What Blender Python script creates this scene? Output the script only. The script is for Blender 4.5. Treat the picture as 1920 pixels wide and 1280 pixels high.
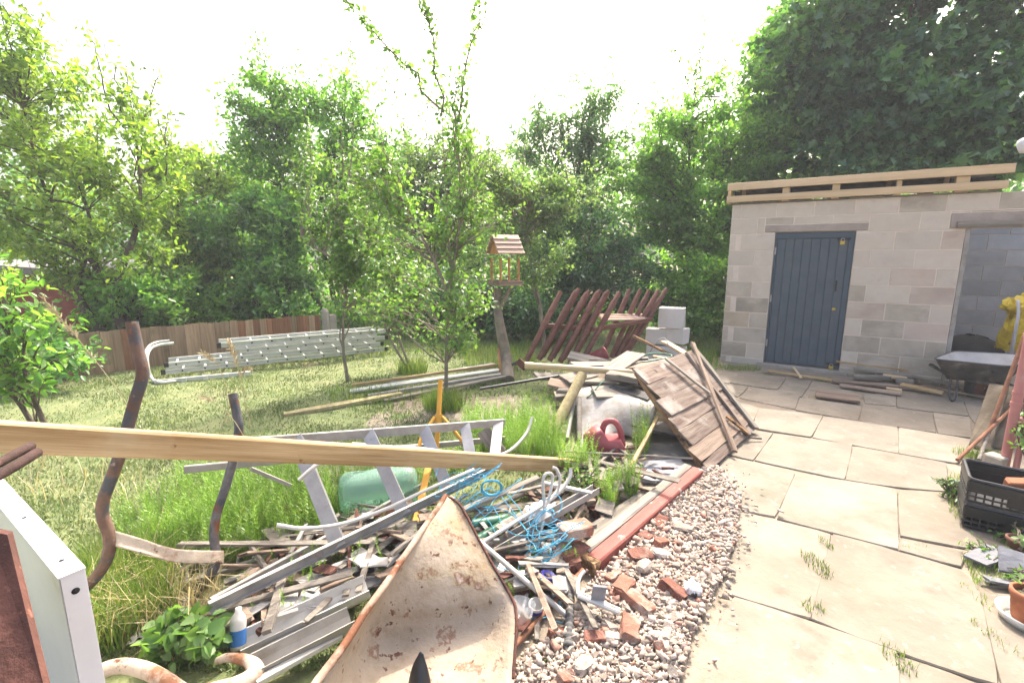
import bpy, math, random
import numpy as np
from mathutils import Vector, Matrix, noise

for o in list(bpy.data.objects):
    bpy.data.objects.remove(o, do_unlink=True)
SC = bpy.context.scene
COL = SC.collection
PI = math.pi
R = math.radians

# ------------------------------------------------------------------ camera, sky, sun, exposure
cam = bpy.data.cameras.new('camera')
cam.sensor_width = 36.0
cam.lens = 900.0 / 1920.0 * 36.0
cam.clip_start = 0.02
cam.clip_end = 900.0
cam_o = bpy.data.objects.new('camera', cam)
COL.objects.link(cam_o)
cam_o.location = (0, 0, 1.6)
cam_o.rotation_euler = (R(90 - 10.4), 0, 0)
SC.camera = cam_o

SUN_DIR = Vector((0.20, 0.62, 0.77)).normalized()      # towards the sun
world = bpy.data.worlds.new('World')
SC.world = world
world.use_nodes = True
wn = world.node_tree
bg = wn.nodes['Background']
sky = wn.nodes.new('ShaderNodeTexSky')
sky.sky_type = 'NISHITA'
sky.sun_disc = False
sky.sun_elevation = math.asin(SUN_DIR.z)
sky.sun_rotation = math.atan2(SUN_DIR.x, SUN_DIR.y)
sky.air_density = 1.0
sky.dust_density = 9.0
sky.ozone_density = 0.5
wn.links.new(sky.outputs[0], bg.inputs[0])
bg.inputs[1].default_value = 0.15
sun = bpy.data.lights.new('sun', 'SUN')
sun.energy = 2.0
sun.angle = R(0.6)
sun.color = (1.0, 0.95, 0.86)
sun_o = bpy.data.objects.new('sun', sun)
COL.objects.link(sun_o)
sun_o.location = (4, 14, 18)
sun_o.rotation_euler = SUN_DIR.to_track_quat('Z', 'Y').to_euler()
SC.view_settings.view_transform = 'Standard'
SC.view_settings.look = 'None'
SC.view_settings.gamma = 1.0
SC.view_settings.exposure = 1.95
SC.view_settings.use_curve_mapping = False
SC.cycles.max_bounces = 4
SC.cycles.volume_bounces = 0
SC.cycles.transparent_max_bounces = 6
SC.cycles.diffuse_bounces = 3
SC.cycles.glossy_bounces = 2
SC.cycles.transmission_bounces = 3

HAZE = 0.0033

# ------------------------------------------------------------------ materials
MATS = {}


def mat(name, c1, c2=None, scale=6.0, rough=0.8, metal=0.0, bump=0.25, bscale=None, spots=(),
        grain=None, rnd=0.0, spec=0.3, lo=0.35, hi=0.65, detail=6.0, bdist=0.01, k=0.85, stain=None):
    c1 = tuple(v * k for v in c1); c2 = tuple(v * k for v in c2) if c2 else None
    spots = [(tuple(v * k for v in s[0]), *s[1:]) for s in spots]
    m = bpy.data.materials.new(name)
    m.use_nodes = True
    nt = m.node_tree
    N = nt.nodes
    L = nt.links
    b = N['Principled BSDF']
    b.inputs['Roughness'].default_value = rough
    b.inputs['Metallic'].default_value = metal
    b.inputs['Specular IOR Level'].default_value = spec
    tc = N.new('ShaderNodeTexCoord')
    oi = N.new('ShaderNodeObjectInfo')
    mul = N.new('ShaderNodeMath'); mul.operation = 'MULTIPLY'
    mul.inputs[1].default_value = 41.0
    L.new(oi.outputs['Random'], mul.inputs[0])
    add = N.new('ShaderNodeVectorMath'); add.operation = 'ADD'
    L.new(tc.outputs['Object'], add.inputs[0])
    L.new(mul.outputs[0], add.inputs[1])
    vec = add.outputs[0]
    if grain:
        mp = N.new('ShaderNodeMapping')
        mp.inputs['Scale'].default_value = grain
        L.new(vec, mp.inputs[0])
        gvec = mp.outputs[0]
    else:
        gvec = vec
    def nz(sc, det, v):
        n = N.new('ShaderNodeTexNoise')
        n.inputs['Scale'].default_value = sc
        n.inputs['Detail'].default_value = det
        n.inputs['Roughness'].default_value = 0.62
        L.new(v, n.inputs['Vector'])
        return n.outputs['Fac']
    def ramp(fac, p0, p1):
        r = N.new('ShaderNodeMapRange')
        r.inputs['From Min'].default_value = p0
        r.inputs['From Max'].default_value = p1
        L.new(fac, r.inputs['Value'])
        return r.outputs[0]
    def mix(f, a, c):
        x = N.new('ShaderNodeMix'); x.data_type = 'RGBA'
        if f is not None:
            L.new(f, x.inputs['Factor'])
        if isinstance(a, tuple): x.inputs['A'].default_value = (*a, 1)
        else: L.new(a, x.inputs['A'])
        if isinstance(c, tuple): x.inputs['B'].default_value = (*c, 1)
        else: L.new(c, x.inputs['B'])
        return x.outputs['Result']
    c2 = c2 or tuple(min(1, v * 1.3) for v in c1)
    col = mix(ramp(nz(scale, detail, gvec), lo, hi), c1, c2)
    for (cs, ss, p0, p1) in spots:
        col = mix(ramp(nz(ss, 5.0, vec), p0, p1), col, cs)
    if stain:                       # smears that run on across neighbouring pieces: (colour, scale vector, lo, hi)
        gp = N.new('ShaderNodeNewGeometry')
        mp2 = N.new('ShaderNodeMapping'); mp2.inputs['Scale'].default_value = stain[1]
        L.new(gp.outputs['Position'], mp2.inputs[0])
        sm = nz(1.0, 7.0, mp2.outputs[0])
    if rnd:
        h = N.new('ShaderNodeHueSaturation')
        rr = N.new('ShaderNodeMapRange')
        rr.inputs['To Min'].default_value = 1 - rnd
        rr.inputs['To Max'].default_value = 1 + rnd
        L.new(oi.outputs['Random'], rr.inputs['Value'])
        L.new(rr.outputs[0], h.inputs['Value'])
        L.new(col, h.inputs['Color'])
        col = h.outputs[0]
    if stain:
        col = mix(ramp(sm, stain[2], stain[3]), col, stain[0])
    L.new(col, b.inputs['Base Color'])
    if bump:
        bp = N.new('ShaderNodeBump')
        bp.inputs['Strength'].default_value = bump
        bp.inputs['Distance'].default_value = bdist
        L.new(nz(bscale or scale * 5, 5.0, gvec), bp.inputs['Height'])
        L.new(bp.outputs[0], b.inputs['Normal'])
    MATS[name] = m
    return m


def leafmat(name, ca, cb, cc, trans=0.42, rough=0.38, spec=0.5, tcol=None):
    m = bpy.data.materials.new(name)
    m.use_nodes = True
    nt = m.node_tree; N = nt.nodes; L = nt.links
    b = N['Principled BSDF']
    b.inputs['Roughness'].default_value = rough
    b.inputs['Specular IOR Level'].default_value = spec
    g = N.new('ShaderNodeNewGeometry')
    r = N.new('ShaderNodeValToRGB')
    r.color_ramp.elements[0].color = (*ca, 1)
    r.color_ramp.elements[1].color = (*cc, 1)
    e = r.color_ramp.elements.new(0.5); e.color = (*cb, 1)
    L.new(g.outputs['Random Per Island'], r.inputs[0])
    nzt = N.new('ShaderNodeTexNoise'); nzt.inputs['Scale'].default_value = 1.6; nzt.inputs['Detail'].default_value = 2.0
    L.new(g.outputs['Position'], nzt.inputs['Vector'])
    mr = N.new('ShaderNodeMapRange'); mr.inputs['From Min'].default_value = 0.35; mr.inputs['From Max'].default_value = 0.65
    mr.inputs['To Min'].default_value = 0.72; mr.inputs['To Max'].default_value = 1.32
    L.new(nzt.outputs['Fac'], mr.inputs['Value'])
    hs = N.new('ShaderNodeHueSaturation')
    L.new(mr.outputs[0], hs.inputs['Value']); L.new(r.outputs[0], hs.inputs['Color'])
    lc = hs.outputs[0]
    L.new(lc, b.inputs['Base Color'])
    t = N.new('ShaderNodeBsdfTranslucent')
    h = N.new('ShaderNodeMix'); h.data_type = 'RGBA'; h.blend_type = 'MULTIPLY'
    h.inputs['Factor'].default_value = 1.0
    L.new(lc, h.inputs['A'])
    h.inputs['B'].default_value = (*(tcol or (1.75, 1.95, 0.6)), 1)
    L.new(h.outputs['Result'], t.inputs['Color'])
    x = N.new('ShaderNodeMixShader')
    x.inputs[0].default_value = trans
    L.new(b.outputs[0], x.inputs[1]); L.new(t.outputs[0], x.inputs[2])
    L.new(x.outputs[0], N['Material Output'].inputs['Surface'])
    MATS[name] = m
    return m


def glassy(name, col, alpha=0.35, rough=0.15):
    m = bpy.data.materials.new(name); m.use_nodes = True
    nt = m.node_tree; N = nt.nodes; L = nt.links
    b = N['Principled BSDF']
    b.inputs['Base Color'].default_value = (*col, 1)
    b.inputs['Roughness'].default_value = rough
    t = N.new('ShaderNodeBsdfTransparent'); t.inputs[0].default_value = (*[min(1, 0.35 + c) for c in col], 1)
    x = N.new('ShaderNodeMixShader'); x.inputs[0].default_value = 1 - alpha
    L.new(b.outputs[0], x.inputs[1]); L.new(t.outputs[0], x.inputs[2])
    L.new(x.outputs[0], N['Material Output'].inputs['Surface'])
    MATS[name] = m
    return m


RUST = (0.16, 0.055, 0.022)
mat('soil', (0.13, 0.10, 0.067), (0.26, 0.205, 0.145), 5, 0.95, bump=0.6, bscale=40, spots=[((0.09, 0.12, 0.035), 2.5, 0.55, 0.7)])
mat('turf', (0.13, 0.17, 0.065), (0.23, 0.25, 0.11), 5, 0.95, bump=0.8, bscale=60, spots=[((0.24, 0.235, 0.12), 1.8, 0.55, 0.75)])
mat('sand', (0.235, 0.19, 0.14), (0.32, 0.27, 0.205), 6, 0.95, bump=0.6, bscale=60, spots=[((0.13, 0.12, 0.05), 2.5, 0.58, 0.68)])
mat('slabstone', (0.205, 0.175, 0.135), (0.285, 0.246, 0.195), 2.6, 0.85, bump=0.6, bscale=24, rnd=0.10, stain=((0.15, 0.125, 0.092), (2.1, 2.1, 2.1), 0.48, 0.74), bdist=0.006,
    spots=[((0.26, 0.215, 0.16), 1.3, 0.48, 0.72), ((0.13, 0.108, 0.08), 5, 0.58, 0.82), ((0.36, 0.315, 0.26), 17, 0.60, 0.72), ((0.10, 0.078, 0.05), 30, 0.68, 0.74), ((0.15, 0.15, 0.10), 3.2, 0.60, 0.78)])
mat('block', (0.33, 0.285, 0.225), (0.43, 0.375, 0.30), 4, 0.95, bump=0.8, bscale=90, rnd=0.12, bdist=0.004, spots=[((0.45, 0.41, 0.37), 6, 0.55, 0.8)], k=1.0, stain=((0.52, 0.445, 0.365), (2.2, 2.2, 6.0), 0.52, 0.74))
mat('blockpale', (0.48, 0.42, 0.345), (0.56, 0.50, 0.42), 4, 0.95, bump=0.8, bscale=90, rnd=0.07, bdist=0.004, spots=[((0.44, 0.36, 0.31), 4, 0.55, 0.75)], k=1.0, stain=((0.52, 0.445, 0.365), (2.2, 2.2, 6.0), 0.47, 0.66))
mat('blockbuff', (0.37, 0.30, 0.21), (0.45, 0.37, 0.28), 4, 0.95, bump=0.8, bscale=90, rnd=0.1, bdist=0.004, k=1.0, stain=((0.52, 0.445, 0.365), (2.2, 2.2, 6.0), 0.47, 0.66))
mat('blockpink', (0.41, 0.325, 0.265), (0.48, 0.395, 0.33), 4, 0.95, bump=0.8, bscale=90, rnd=0.1, bdist=0.004, k=1.0, stain=((0.52, 0.445, 0.365), (2.2, 2.2, 6.0), 0.47, 0.66))
mat('blockblue', (0.33, 0.35, 0.36), (0.42, 0.44, 0.45), 4, 0.95, bump=0.4, bscale=130, rnd=0.1, bdist=0.004, k=1.0)
mat('mortar', (0.57, 0.49, 0.41), (0.67, 0.58, 0.49), 7, 0.95, bump=0.6, bscale=70, k=1.0)
mat('concrete', (0.34, 0.30, 0.25), (0.46, 0.41, 0.35), 6, 0.95, bump=0.5, bscale=60, spots=[((0.20, 0.17, 0.12), 6, 0.6, 0.75)])
mat('shadedslab', (0.10, 0.078, 0.052), (0.19, 0.155, 0.11), 5, 0.95, bump=0.6, bscale=40, spots=[((0.30, 0.26, 0.20), 7, 0.62, 0.75)])  # leaning slabs: shade of the camera-facing side put into the whole slab's colour
mat('lintel', (0.33, 0.28, 0.24), (0.45, 0.38, 0.33), 5, 0.9, bump=0.4, bscale=60)
mat('bluedoor', (0.066, 0.092, 0.115), (0.083, 0.110, 0.135), 5, 0.5, bump=0.06, bscale=20, spots=[((0.10, 0.13, 0.16), 3, 0.62, 0.8)])
mat('bluetrim', (0.052, 0.082, 0.112), (0.065, 0.098, 0.13), 5, 0.5, bump=0.06)
mat('newtimber', (0.58, 0.42, 0.24), (0.70, 0.53, 0.33), 1.6, 0.7, bump=0.12, bscale=14, grain=(0.7, 14, 14), rnd=0.06, spots=[((0.33, 0.17, 0.06), 4.5, 0.70, 0.76)])
mat('beamtimber', (0.33, 0.20, 0.08), (0.58, 0.41, 0.21), 3.0, 0.7, bump=0.25, bscale=12, grain=(0.5, 13, 13), detail=9.0, spots=[((0.60, 0.48, 0.30), 1.2, 0.55, 0.75), ((0.20, 0.10, 0.035), 7, 0.70, 0.74)])
mat('oldtimber', (0.19, 0.13, 0.095), (0.36, 0.28, 0.21), 2.0, 0.9, bump=0.5, bscale=10, grain=(0.8, 14, 14), rnd=0.2)
mat('greytimber', (0.17, 0.148, 0.12), (0.35, 0.31, 0.26), 2.0, 0.9, bump=0.5, bscale=10, grain=(0.8, 14, 14), rnd=0.18, spots=[((0.10, 0.08, 0.06), 8, 0.64, 0.74)])
mat('paneltimber', (0.15, 0.10, 0.078), (0.31, 0.25, 0.20), 2.4, 0.92, bump=0.6, bscale=9, grain=(0.9, 10, 10), rnd=0.2,
    spots=[((0.43, 0.38, 0.33), 4, 0.54, 0.7), ((0.07, 0.045, 0.03), 9, 0.64, 0.72)])
mat('fencewood', (0.28, 0.185, 0.115), (0.44, 0.30, 0.195), 2.5, 0.9, bump=0.4, bscale=10, grain=(12, 12, 0.8), rnd=0.3, spots=[((0.10, 0.14, 0.06), 3, 0.6, 0.8)])
mat('fencered', (0.27, 0.12, 0.06), (0.38, 0.19, 0.11), 2.5, 0.9, bump=0.4, bscale=10, grain=(12, 12, 0.8), rnd=0.25)
mat('brownpaint', (0.135, 0.055, 0.038), (0.21, 0.095, 0.068), 3, 0.55, bump=0.2, bscale=20, grain=(1, 8, 8), rnd=0.12)
mat('redpaint', (0.22, 0.055, 0.04), (0.30, 0.095, 0.075), 3, 0.7, bump=0.3, grain=(1, 6, 6), spots=[((0.50, 0.43, 0.38), 5, 0.60, 0.68)])
mat('rottenwood', (0.20, 0.10, 0.04), (0.42, 0.27, 0.14), 6, 0.95, bump=1.0, bscale=25, grain=(1, 5, 5), spots=[((0.05, 0.03, 0.02), 12, 0.55, 0.65)])
mat('postwood', (0.30, 0.24, 0.11), (0.47, 0.40, 0.22), 2.5, 0.85, bump=0.4, bscale=12, grain=(12, 12, 1))
mat('bark', (0.075, 0.058, 0.045), (0.17, 0.135, 0.105), 8, 0.95, bump=0.7, bscale=30)
mat('barkpale', (0.20, 0.165, 0.125), (0.34, 0.29, 0.23), 8, 0.95, bump=0.7, bscale=30)
mat('orangewood', (0.46, 0.21, 0.075), (0.58, 0.29, 0.12), 3, 0.7, bump=0.2, grain=(6, 6, 1))
mat('pinkslat', (0.44, 0.30, 0.22), (0.58, 0.43, 0.34), 3, 0.75, bump=0.2, grain=(1, 8, 8))
mat('alu', (0.34, 0.33, 0.325), (0.46, 0.45, 0.44), 9, 0.45, 0.5, bump=0.12, bscale=40, spots=[((0.24, 0.21, 0.17), 11, 0.60, 0.76)])
mat('aludull', (0.29, 0.275, 0.25), (0.42, 0.40, 0.37), 4, 0.55, 0.2, bump=0.15, bscale=40, spots=[((0.22, 0.19, 0.14), 5, 0.56, 0.75)])
mat('ladderalu', (0.58, 0.58, 0.53), (0.72, 0.71, 0.66), 3, 0.5, 0.1, bump=0.1, spots=[((0.26, 0.25, 0.18), 4, 0.58, 0.75)])
mat('rusttube', (0.105, 0.06, 0.042), (0.19, 0.12, 0.085), 9, 0.8, 0.1, bump=0.4, bscale=50,
    spots=[((0.075, 0.078, 0.088), 12, 0.46, 0.60), ((0.30, 0.22, 0.17), 22, 0.62, 0.7), ((0.28, 0.11, 0.04), 14, 0.62, 0.7)])
mat('bluetube', (0.06, 0.065, 0.075), (0.15, 0.14, 0.14), 12, 0.7, 0.1, bump=0.4, bscale=50, spots=[(RUST, 10, 0.54, 0.64)])
mat('rust', (0.085, 0.035, 0.026), (0.15, 0.062, 0.045), 7, 0.9, bump=0.7, bscale=50, spots=[((0.06, 0.025, 0.02), 8, 0.55, 0.7), ((0.32, 0.13, 0.09), 30, 0.62, 0.7)])
mat('rustdark', (0.045, 0.024, 0.02), (0.085, 0.045, 0.036), 9, 0.9, bump=0.6, bscale=50, spots=[((0.13, 0.06, 0.045), 20, 0.6, 0.7)])
mat('rustpole', (0.20, 0.085, 0.045), (0.31, 0.15, 0.085), 10, 0.85, bump=0.4, bscale=50, spots=[((0.12, 0.05, 0.03), 7, 0.55, 0.7)])
mat('creamrust', (0.33, 0.26, 0.19), (0.46, 0.39, 0.305), 3.0, 0.7, bump=0.45, bscale=40, lo=0.3, hi=0.7,
    spots=[((0.33, 0.23, 0.12), 3.0, 0.48, 0.66), ((0.23, 0.19, 0.08), 4.5, 0.56, 0.74), ((0.20, 0.09, 0.045), 9, 0.60, 0.65), ((0.12, 0.05, 0.03), 24, 0.61, 0.65), ((0.30, 0.23, 0.16), 14, 0.52, 0.7), ((0.60, 0.53, 0.44), 9, 0.64, 0.75)])
mat('creamrusty', (0.44, 0.35, 0.27), (0.58, 0.50, 0.41), 5, 0.75, bump=0.5, bscale=40, spots=[((0.26, 0.12, 0.06), 6, 0.50, 0.60), ((0.13, 0.05, 0.03), 13, 0.60, 0.66)])
mat('rimrust', (0.30, 0.19, 0.13), (0.44, 0.34, 0.26), 8, 0.8, bump=0.5, bscale=40, spots=[((0.19, 0.075, 0.035), 6, 0.46, 0.54), ((0.55, 0.48, 0.40), 12, 0.60, 0.68)])
mat('whitemetal', (0.66, 0.65, 0.67), (0.74, 0.73, 0.75), 3, 0.35, bump=0.03, spots=[((0.50, 0.48, 0.47), 5, 0.62, 0.8)])
mat('whiteplastic', (0.50, 0.48, 0.44), (0.62, 0.60, 0.56), 6, 0.5, bump=0.08, spots=[((0.40, 0.35, 0.28), 7, 0.60, 0.78)])
mat('whiteblock', (0.62, 0.59, 0.56), (0.70, 0.67, 0.64), 5, 0.95, bump=0.3, bscale=80, rnd=0.05)
mat('whitesheet', (0.27, 0.255, 0.235), (0.42, 0.405, 0.38), 5, 0.65, bump=0.3, spots=[((0.22, 0.185, 0.14), 6, 0.5, 0.68)])
mat('blackplastic', (0.012, 0.012, 0.013), (0.028, 0.028, 0.029), 8, 0.42, bump=0.08, spec=0.5, spots=[((0.07, 0.065, 0.06), 9, 0.60, 0.8)])
mat('blackdull', (0.018, 0.018, 0.019), (0.04, 0.04, 0.04), 8, 0.85, bump=0.4)
mat('darkgrey', (0.07, 0.07, 0.07), (0.13, 0.125, 0.12), 8, 0.8, bump=0.3, spots=[((0.28, 0.26, 0.23), 7, 0.58, 0.72)])
mat('barrowblack', (0.05, 0.05, 0.05), (0.12, 0.115, 0.11), 7, 0.85, bump=0.3, spots=[((0.24, 0.22, 0.20), 6, 0.55, 0.72)])
mat('barrowinside', (0.40, 0.38, 0.36), (0.52, 0.50, 0.48), 6, 0.9, bump=0.4)
mat('creampipe', (0.52, 0.40, 0.21), (0.60, 0.48, 0.28), 3, 0.5, bump=0.05)
mat('yellow', (0.62, 0.30, 0.03), (0.70, 0.38, 0.06), 6, 0.55, bump=0.1, spots=[((0.40, 0.17, 0.04), 9, 0.62, 0.7)])
mat('yellowcloth', (0.60, 0.44, 0.02), (0.72, 0.55, 0.05), 5, 0.6, bump=0.3, spots=[((0.10, 0.06, 0.02), 7, 0.62, 0.7)])
mat('silvertape', (0.45, 0.47, 0.52), (0.6, 0.6, 0.66), 9, 0.4)
mat('redcan', (0.30, 0.06, 0.068), (0.38, 0.105, 0.11), 4, 0.5, bump=0.1, spots=[((0.44, 0.20, 0.18), 6, 0.55, 0.8), ((0.20, 0.12, 0.09), 9, 0.62, 0.75)])
mat('brick', (0.25, 0.105, 0.07), (0.34, 0.165, 0.115), 8, 0.95, bump=0.9, bscale=45, rnd=0.2, spots=[((0.38, 0.30, 0.245), 9, 0.48, 0.62)])
mat('brickdark', (0.18, 0.075, 0.053), (0.26, 0.12, 0.088), 8, 0.95, bump=0.9, bscale=45, rnd=0.15, spots=[((0.34, 0.27, 0.22), 9, 0.54, 0.68)])
mat('rubble', (0.26, 0.205, 0.165), (0.40, 0.33, 0.275), 9, 0.95, bump=0.6, bscale=60, rnd=0.15, spots=[((0.40, 0.19, 0.13), 7, 0.60, 0.72)])
mat('palestone', (0.30, 0.25, 0.205), (0.43, 0.37, 0.315), 10, 0.95, bump=0.6, bscale=60, rnd=0.22)
mat('pinkpipe', (0.44, 0.17, 0.16), (0.52, 0.23, 0.21), 3, 0.45, bump=0.05, spots=[((0.56, 0.34, 0.31), 5, 0.58, 0.8)])
mat('terracotta', (0.34, 0.12, 0.06), (0.44, 0.19, 0.11), 6, 0.9, bump=0.3, spots=[((0.48, 0.36, 0.28), 6, 0.6, 0.75)])
mat('slate', (0.16, 0.165, 0.18), (0.27, 0.27, 0.29), 6, 0.8, bump=0.4, rnd=0.2)
mat('greenpipe', (0.03, 0.12, 0.07), (0.06, 0.20, 0.12), 4, 0.35, bump=0.05)
mat('bluetwine', (0.04, 0.32, 0.52), (0.10, 0.46, 0.66), 9, 0.6, bump=0)
mat('bluecup', (0.03, 0.03, 0.22), (0.05, 0.05, 0.32), 4, 0.3, bump=0)
mat('blueprint', (0.03, 0.14, 0.42), (0.06, 0.22, 0.52), 4, 0.5, bump=0)
mat('whitebag', (0.58, 0.60, 0.62), (0.72, 0.73, 0.74), 7, 0.5, bump=0.3, spots=[((0.06, 0.20, 0.48), 9, 0.60, 0.64)])
mat('whitecloth', (0.70, 0.70, 0.72), (0.80, 0.80, 0.81), 7, 0.8, bump=0.3)
mat('brass', (0.50, 0.36, 0.08), (0.62, 0.46, 0.12), 6, 0.35, 0.5, bump=0)
mat('steel', (0.30, 0.30, 0.30), (0.42, 0.42, 0.42), 6, 0.4, 0.6, bump=0.05)
mat('redwall', (0.20, 0.045, 0.035), (0.28, 0.075, 0.055), 5, 0.8)
mat('roofgrey', (0.16, 0.155, 0.15), (0.26, 0.25, 0.24), 5, 0.9, bump=0.4)
mat('tile', (0.13, 0.07, 0.05), (0.20, 0.11, 0.08), 6, 0.9)
mat('drystraw', (0.42, 0.34, 0.18), (0.52, 0.44, 0.27), 6, 0.9, bump=0)
glassy('greenplastic', (0.38, 0.60, 0.50), 0.38, 0.25)
glassy('clearplastic', (0.75, 0.78, 0.80), 0.35, 0.1)
leafmat('leaf_lime', (0.115, 0.196, 0.034), (0.172, 0.265, 0.052), (0.265, 0.333, 0.086), trans=0.5)
leafmat('leaf_green', (0.081, 0.184, 0.044), (0.121, 0.247, 0.063), (0.207, 0.322, 0.098), trans=0.54)
leafmat('leaf_mid', (0.069, 0.167, 0.053), (0.103, 0.224, 0.076), (0.184, 0.299, 0.115), trans=0.51)
leafmat('leaf_blue', (0.057, 0.127, 0.063), (0.086, 0.172, 0.092), (0.161, 0.241, 0.138), trans=0.48)
leafmat('leaf_grey', (0.086, 0.149, 0.069), (0.138, 0.218, 0.103), (0.230, 0.299, 0.161), trans=0.48)
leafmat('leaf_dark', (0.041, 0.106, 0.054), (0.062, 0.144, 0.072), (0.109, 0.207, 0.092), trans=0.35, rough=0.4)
leafmat('leaf_near', (0.085, 0.17, 0.045), (0.125, 0.23, 0.065), (0.20, 0.29, 0.11), trans=0.4)
leafmat('grass_lawn', (0.095, 0.155, 0.05), (0.14, 0.195, 0.07), (0.21, 0.235, 0.10), trans=0.3, tcol=(1.4, 1.4, 0.7))
leafmat('grass_long', (0.07, 0.15, 0.022), (0.13, 0.22, 0.045), (0.24, 0.28, 0.09), trans=0.35, tcol=(1.6, 1.6, 0.6))
leafmat('horsetail', (0.11, 0.22, 0.02), (0.17, 0.30, 0.03), (0.25, 0.37, 0.06), trans=0.35, tcol=(1.4, 1.5, 0.5))
leafmat('straw', (0.34, 0.28, 0.14), (0.45, 0.38, 0.20), (0.55, 0.48, 0.30), trans=0.3, tcol=(1.3, 1.2, 0.8))

# ------------------------------------------------------------------ object helpers
W = {}                       # world matrix of every object built


def mk(name, verts, faces, m, parent=None, M=None, smooth=False, origin=None):
    """mesh object; verts are local to matrix M, or in world space (then the origin is moved to `origin`)"""
    me = bpy.data.meshes.new(name)
    if M is None:
        org = Vector(origin) if origin is not None else Vector(verts[0])
        M = Matrix.Translation(org)
        verts = [Vector(v) - org for v in verts]
    me.from_pydata([tuple(v) for v in verts], [], faces)
    if smooth:
        me.polygons.foreach_set('use_smooth', [True] * len(me.polygons))
    me.materials.append(MATS[m])
    me.update()
    return ob(name, me, parent, M)


def ob(name, me, parent=None, M=None):
    o = bpy.data.objects.new(name, me)
    COL.objects.link(o)
    M = M or Matrix.Identity(4)
    if parent is not None:
        o.parent = parent
        o.matrix_parent_inverse = W[parent].inverted()
    o.matrix_basis = M
    W[o] = M.copy()
    return o


def T(name, label, cat, base, group=None):
    o = ob(name, None, None, Matrix.Translation(Vector(base)))
    o.empty_display_size = 0.1
    return tag(o, label, cat, group)


def tag(o, label=None, cat=None, group=None, kind=None):
    if label: o['label'] = label
    if cat: o['category'] = cat
    if group: o['group'] = group
    if kind: o['kind'] = kind
    return o


def frame(p0, p1, up=(0, 0, 1)):
    p0 = Vector(p0); p1 = Vector(p1)
    x = (p1 - p0).normalized()
    u = Vector(up)
    y = u.cross(x)
    if y.length < 1e-4:
        y = Vector((0, 1, 0)).cross(x)
    y.normalize()
    z = x.cross(y)
    M = Matrix((x, y, z)).transposed().to_4x4()
    M.translation = p0
    return M, (p1 - p0).length


def sweepmesh(profile, L, seg=1, jit=0.0, rng=None, taper=1.0, bow=0.0):
    """closed (y,z) profile swept along local x; returns verts, faces"""
    rng = rng or random
    n = len(profile)
    V = []; F = []
    for i in range(seg + 1):
        t = i / seg
        k = 1 + (taper - 1) * t
        b = bow * math.sin(PI * t)
        jx = rng.uniform(-jit, jit) if 0 < i < seg else 0
        for (y, z) in profile:
            e = rng.uniform(-jit, jit) * 2.0 if i in (0, seg) else 0
            V.append((L * t + jx + e, y * k + rng.uniform(-jit, jit), z * k + b + rng.uniform(-jit, jit)))
    for i in range(seg):
        for j in range(n):
            a = i * n + j; b2 = i * n + (j + 1) % n
            F.append((a, b2, b2 + n, a + n))
    F.append(tuple(reversed(range(n))))
    F.append(tuple(seg * n + j for j in range(n)))
    return V, F


def rect(w, h, c=0.12):
    """chamfered rectangle, y width w, z height h, centred"""
    k = min(w, h) * c
    a = w / 2; b = h / 2
    return [(-a + k, -b), (a - k, -b), (a, -b + k), (a, b - k), (a - k, b), (-a + k, b), (-a, b - k), (-a, -b + k)]


def bar(name, parent, p0, p1, w, h, m, up=(0, 0, 1), seg=1, jit=0.0, c=0.12, profile=None, taper=1.0, bow=0.0, seed=0):
    M, L = frame(p0, p1, up)
    V, F = sweepmesh(profile or rect(w, h, c), L, seg, jit, random.Random(seed + int(L * 1e4)), taper, bow)
    return mk(name, V, F, m, parent, M)


def spline(pts, n=8):
    """Catmull-Rom through pts"""
    P = [Vector(p) for p in pts]
    if len(P) < 3:
        return P
    P = [P[0] * 2 - P[1]] + P + [P[-1] * 2 - P[-2]]
    out = []
    for i in range(1, len(P) - 2):
        a, b, c, d = P[i - 1], P[i], P[i + 1], P[i + 2]
        for k in range(n):
            t = k / n
            out.append(0.5 * ((2 * b) + (c - a) * t + (2 * a - 5 * b + 4 * c - d) * t * t + (3 * b - a - 3 * c + d) * t ** 3))
    out.append(P[-2])
    return out


def tubemesh(pts, r, sides=8, caps=True):
    P = [Vector(p) for p in pts]
    n = len(P)
    rr = r if isinstance(r, (list, tuple)) else [r] * n
    V = []; F = []
    t0 = (P[1] - P[0]).normalized()
    ref = Vector((0, 0, 1)) if abs(t0.z) < 0.9 else Vector((1, 0, 0))
    u = t0.cross(ref).normalized()
    for i in range(n):
        t = (P[min(i + 1, n - 1)] - P[max(i - 1, 0)]).normalized()
        u = (u - t * u.dot(t))
        u = u.normalized() if u.length > 1e-6 else t.orthogonal().normalized()
        v = t.cross(u)
        for j in range(sides):
            a = 2 * PI * j / sides
            V.append(P[i] + (u * math.cos(a) + v * math.sin(a)) * rr[i])
    for i in range(n - 1):
        for j in range(sides):
            a = i * sides + j; b = i * sides + (j + 1) % sides
            F.append((a, b, b + sides, a + sides))
    if caps:
        for e, rev in ((0, True), (n - 1, False)):
            k = len(V)
            V += [V[e * sides + j].copy() for j in range(sides)]
            f = list(range(k, k + sides))
            F.append(tuple(reversed(f)) if rev else tuple(f))
    return V, F


def tube(name, parent, pts, r, m, sides=10, smoothpath=0, origin=None):
    if smoothpath:
        k = len(pts)
        if isinstance(r, (list, tuple)):
            r2 = []
            for i in range(k - 1):
                for q in range(smoothpath):
                    r2.append(r[i] + (r[i + 1] - r[i]) * q / smoothpath)
            r = r2 + [r[-1]]
        pts = spline(pts, smoothpath)
    V, F = tubemesh(pts, r, sides)
    return mk(name, V, F, m, parent, None, True, origin or pts[0])


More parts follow.
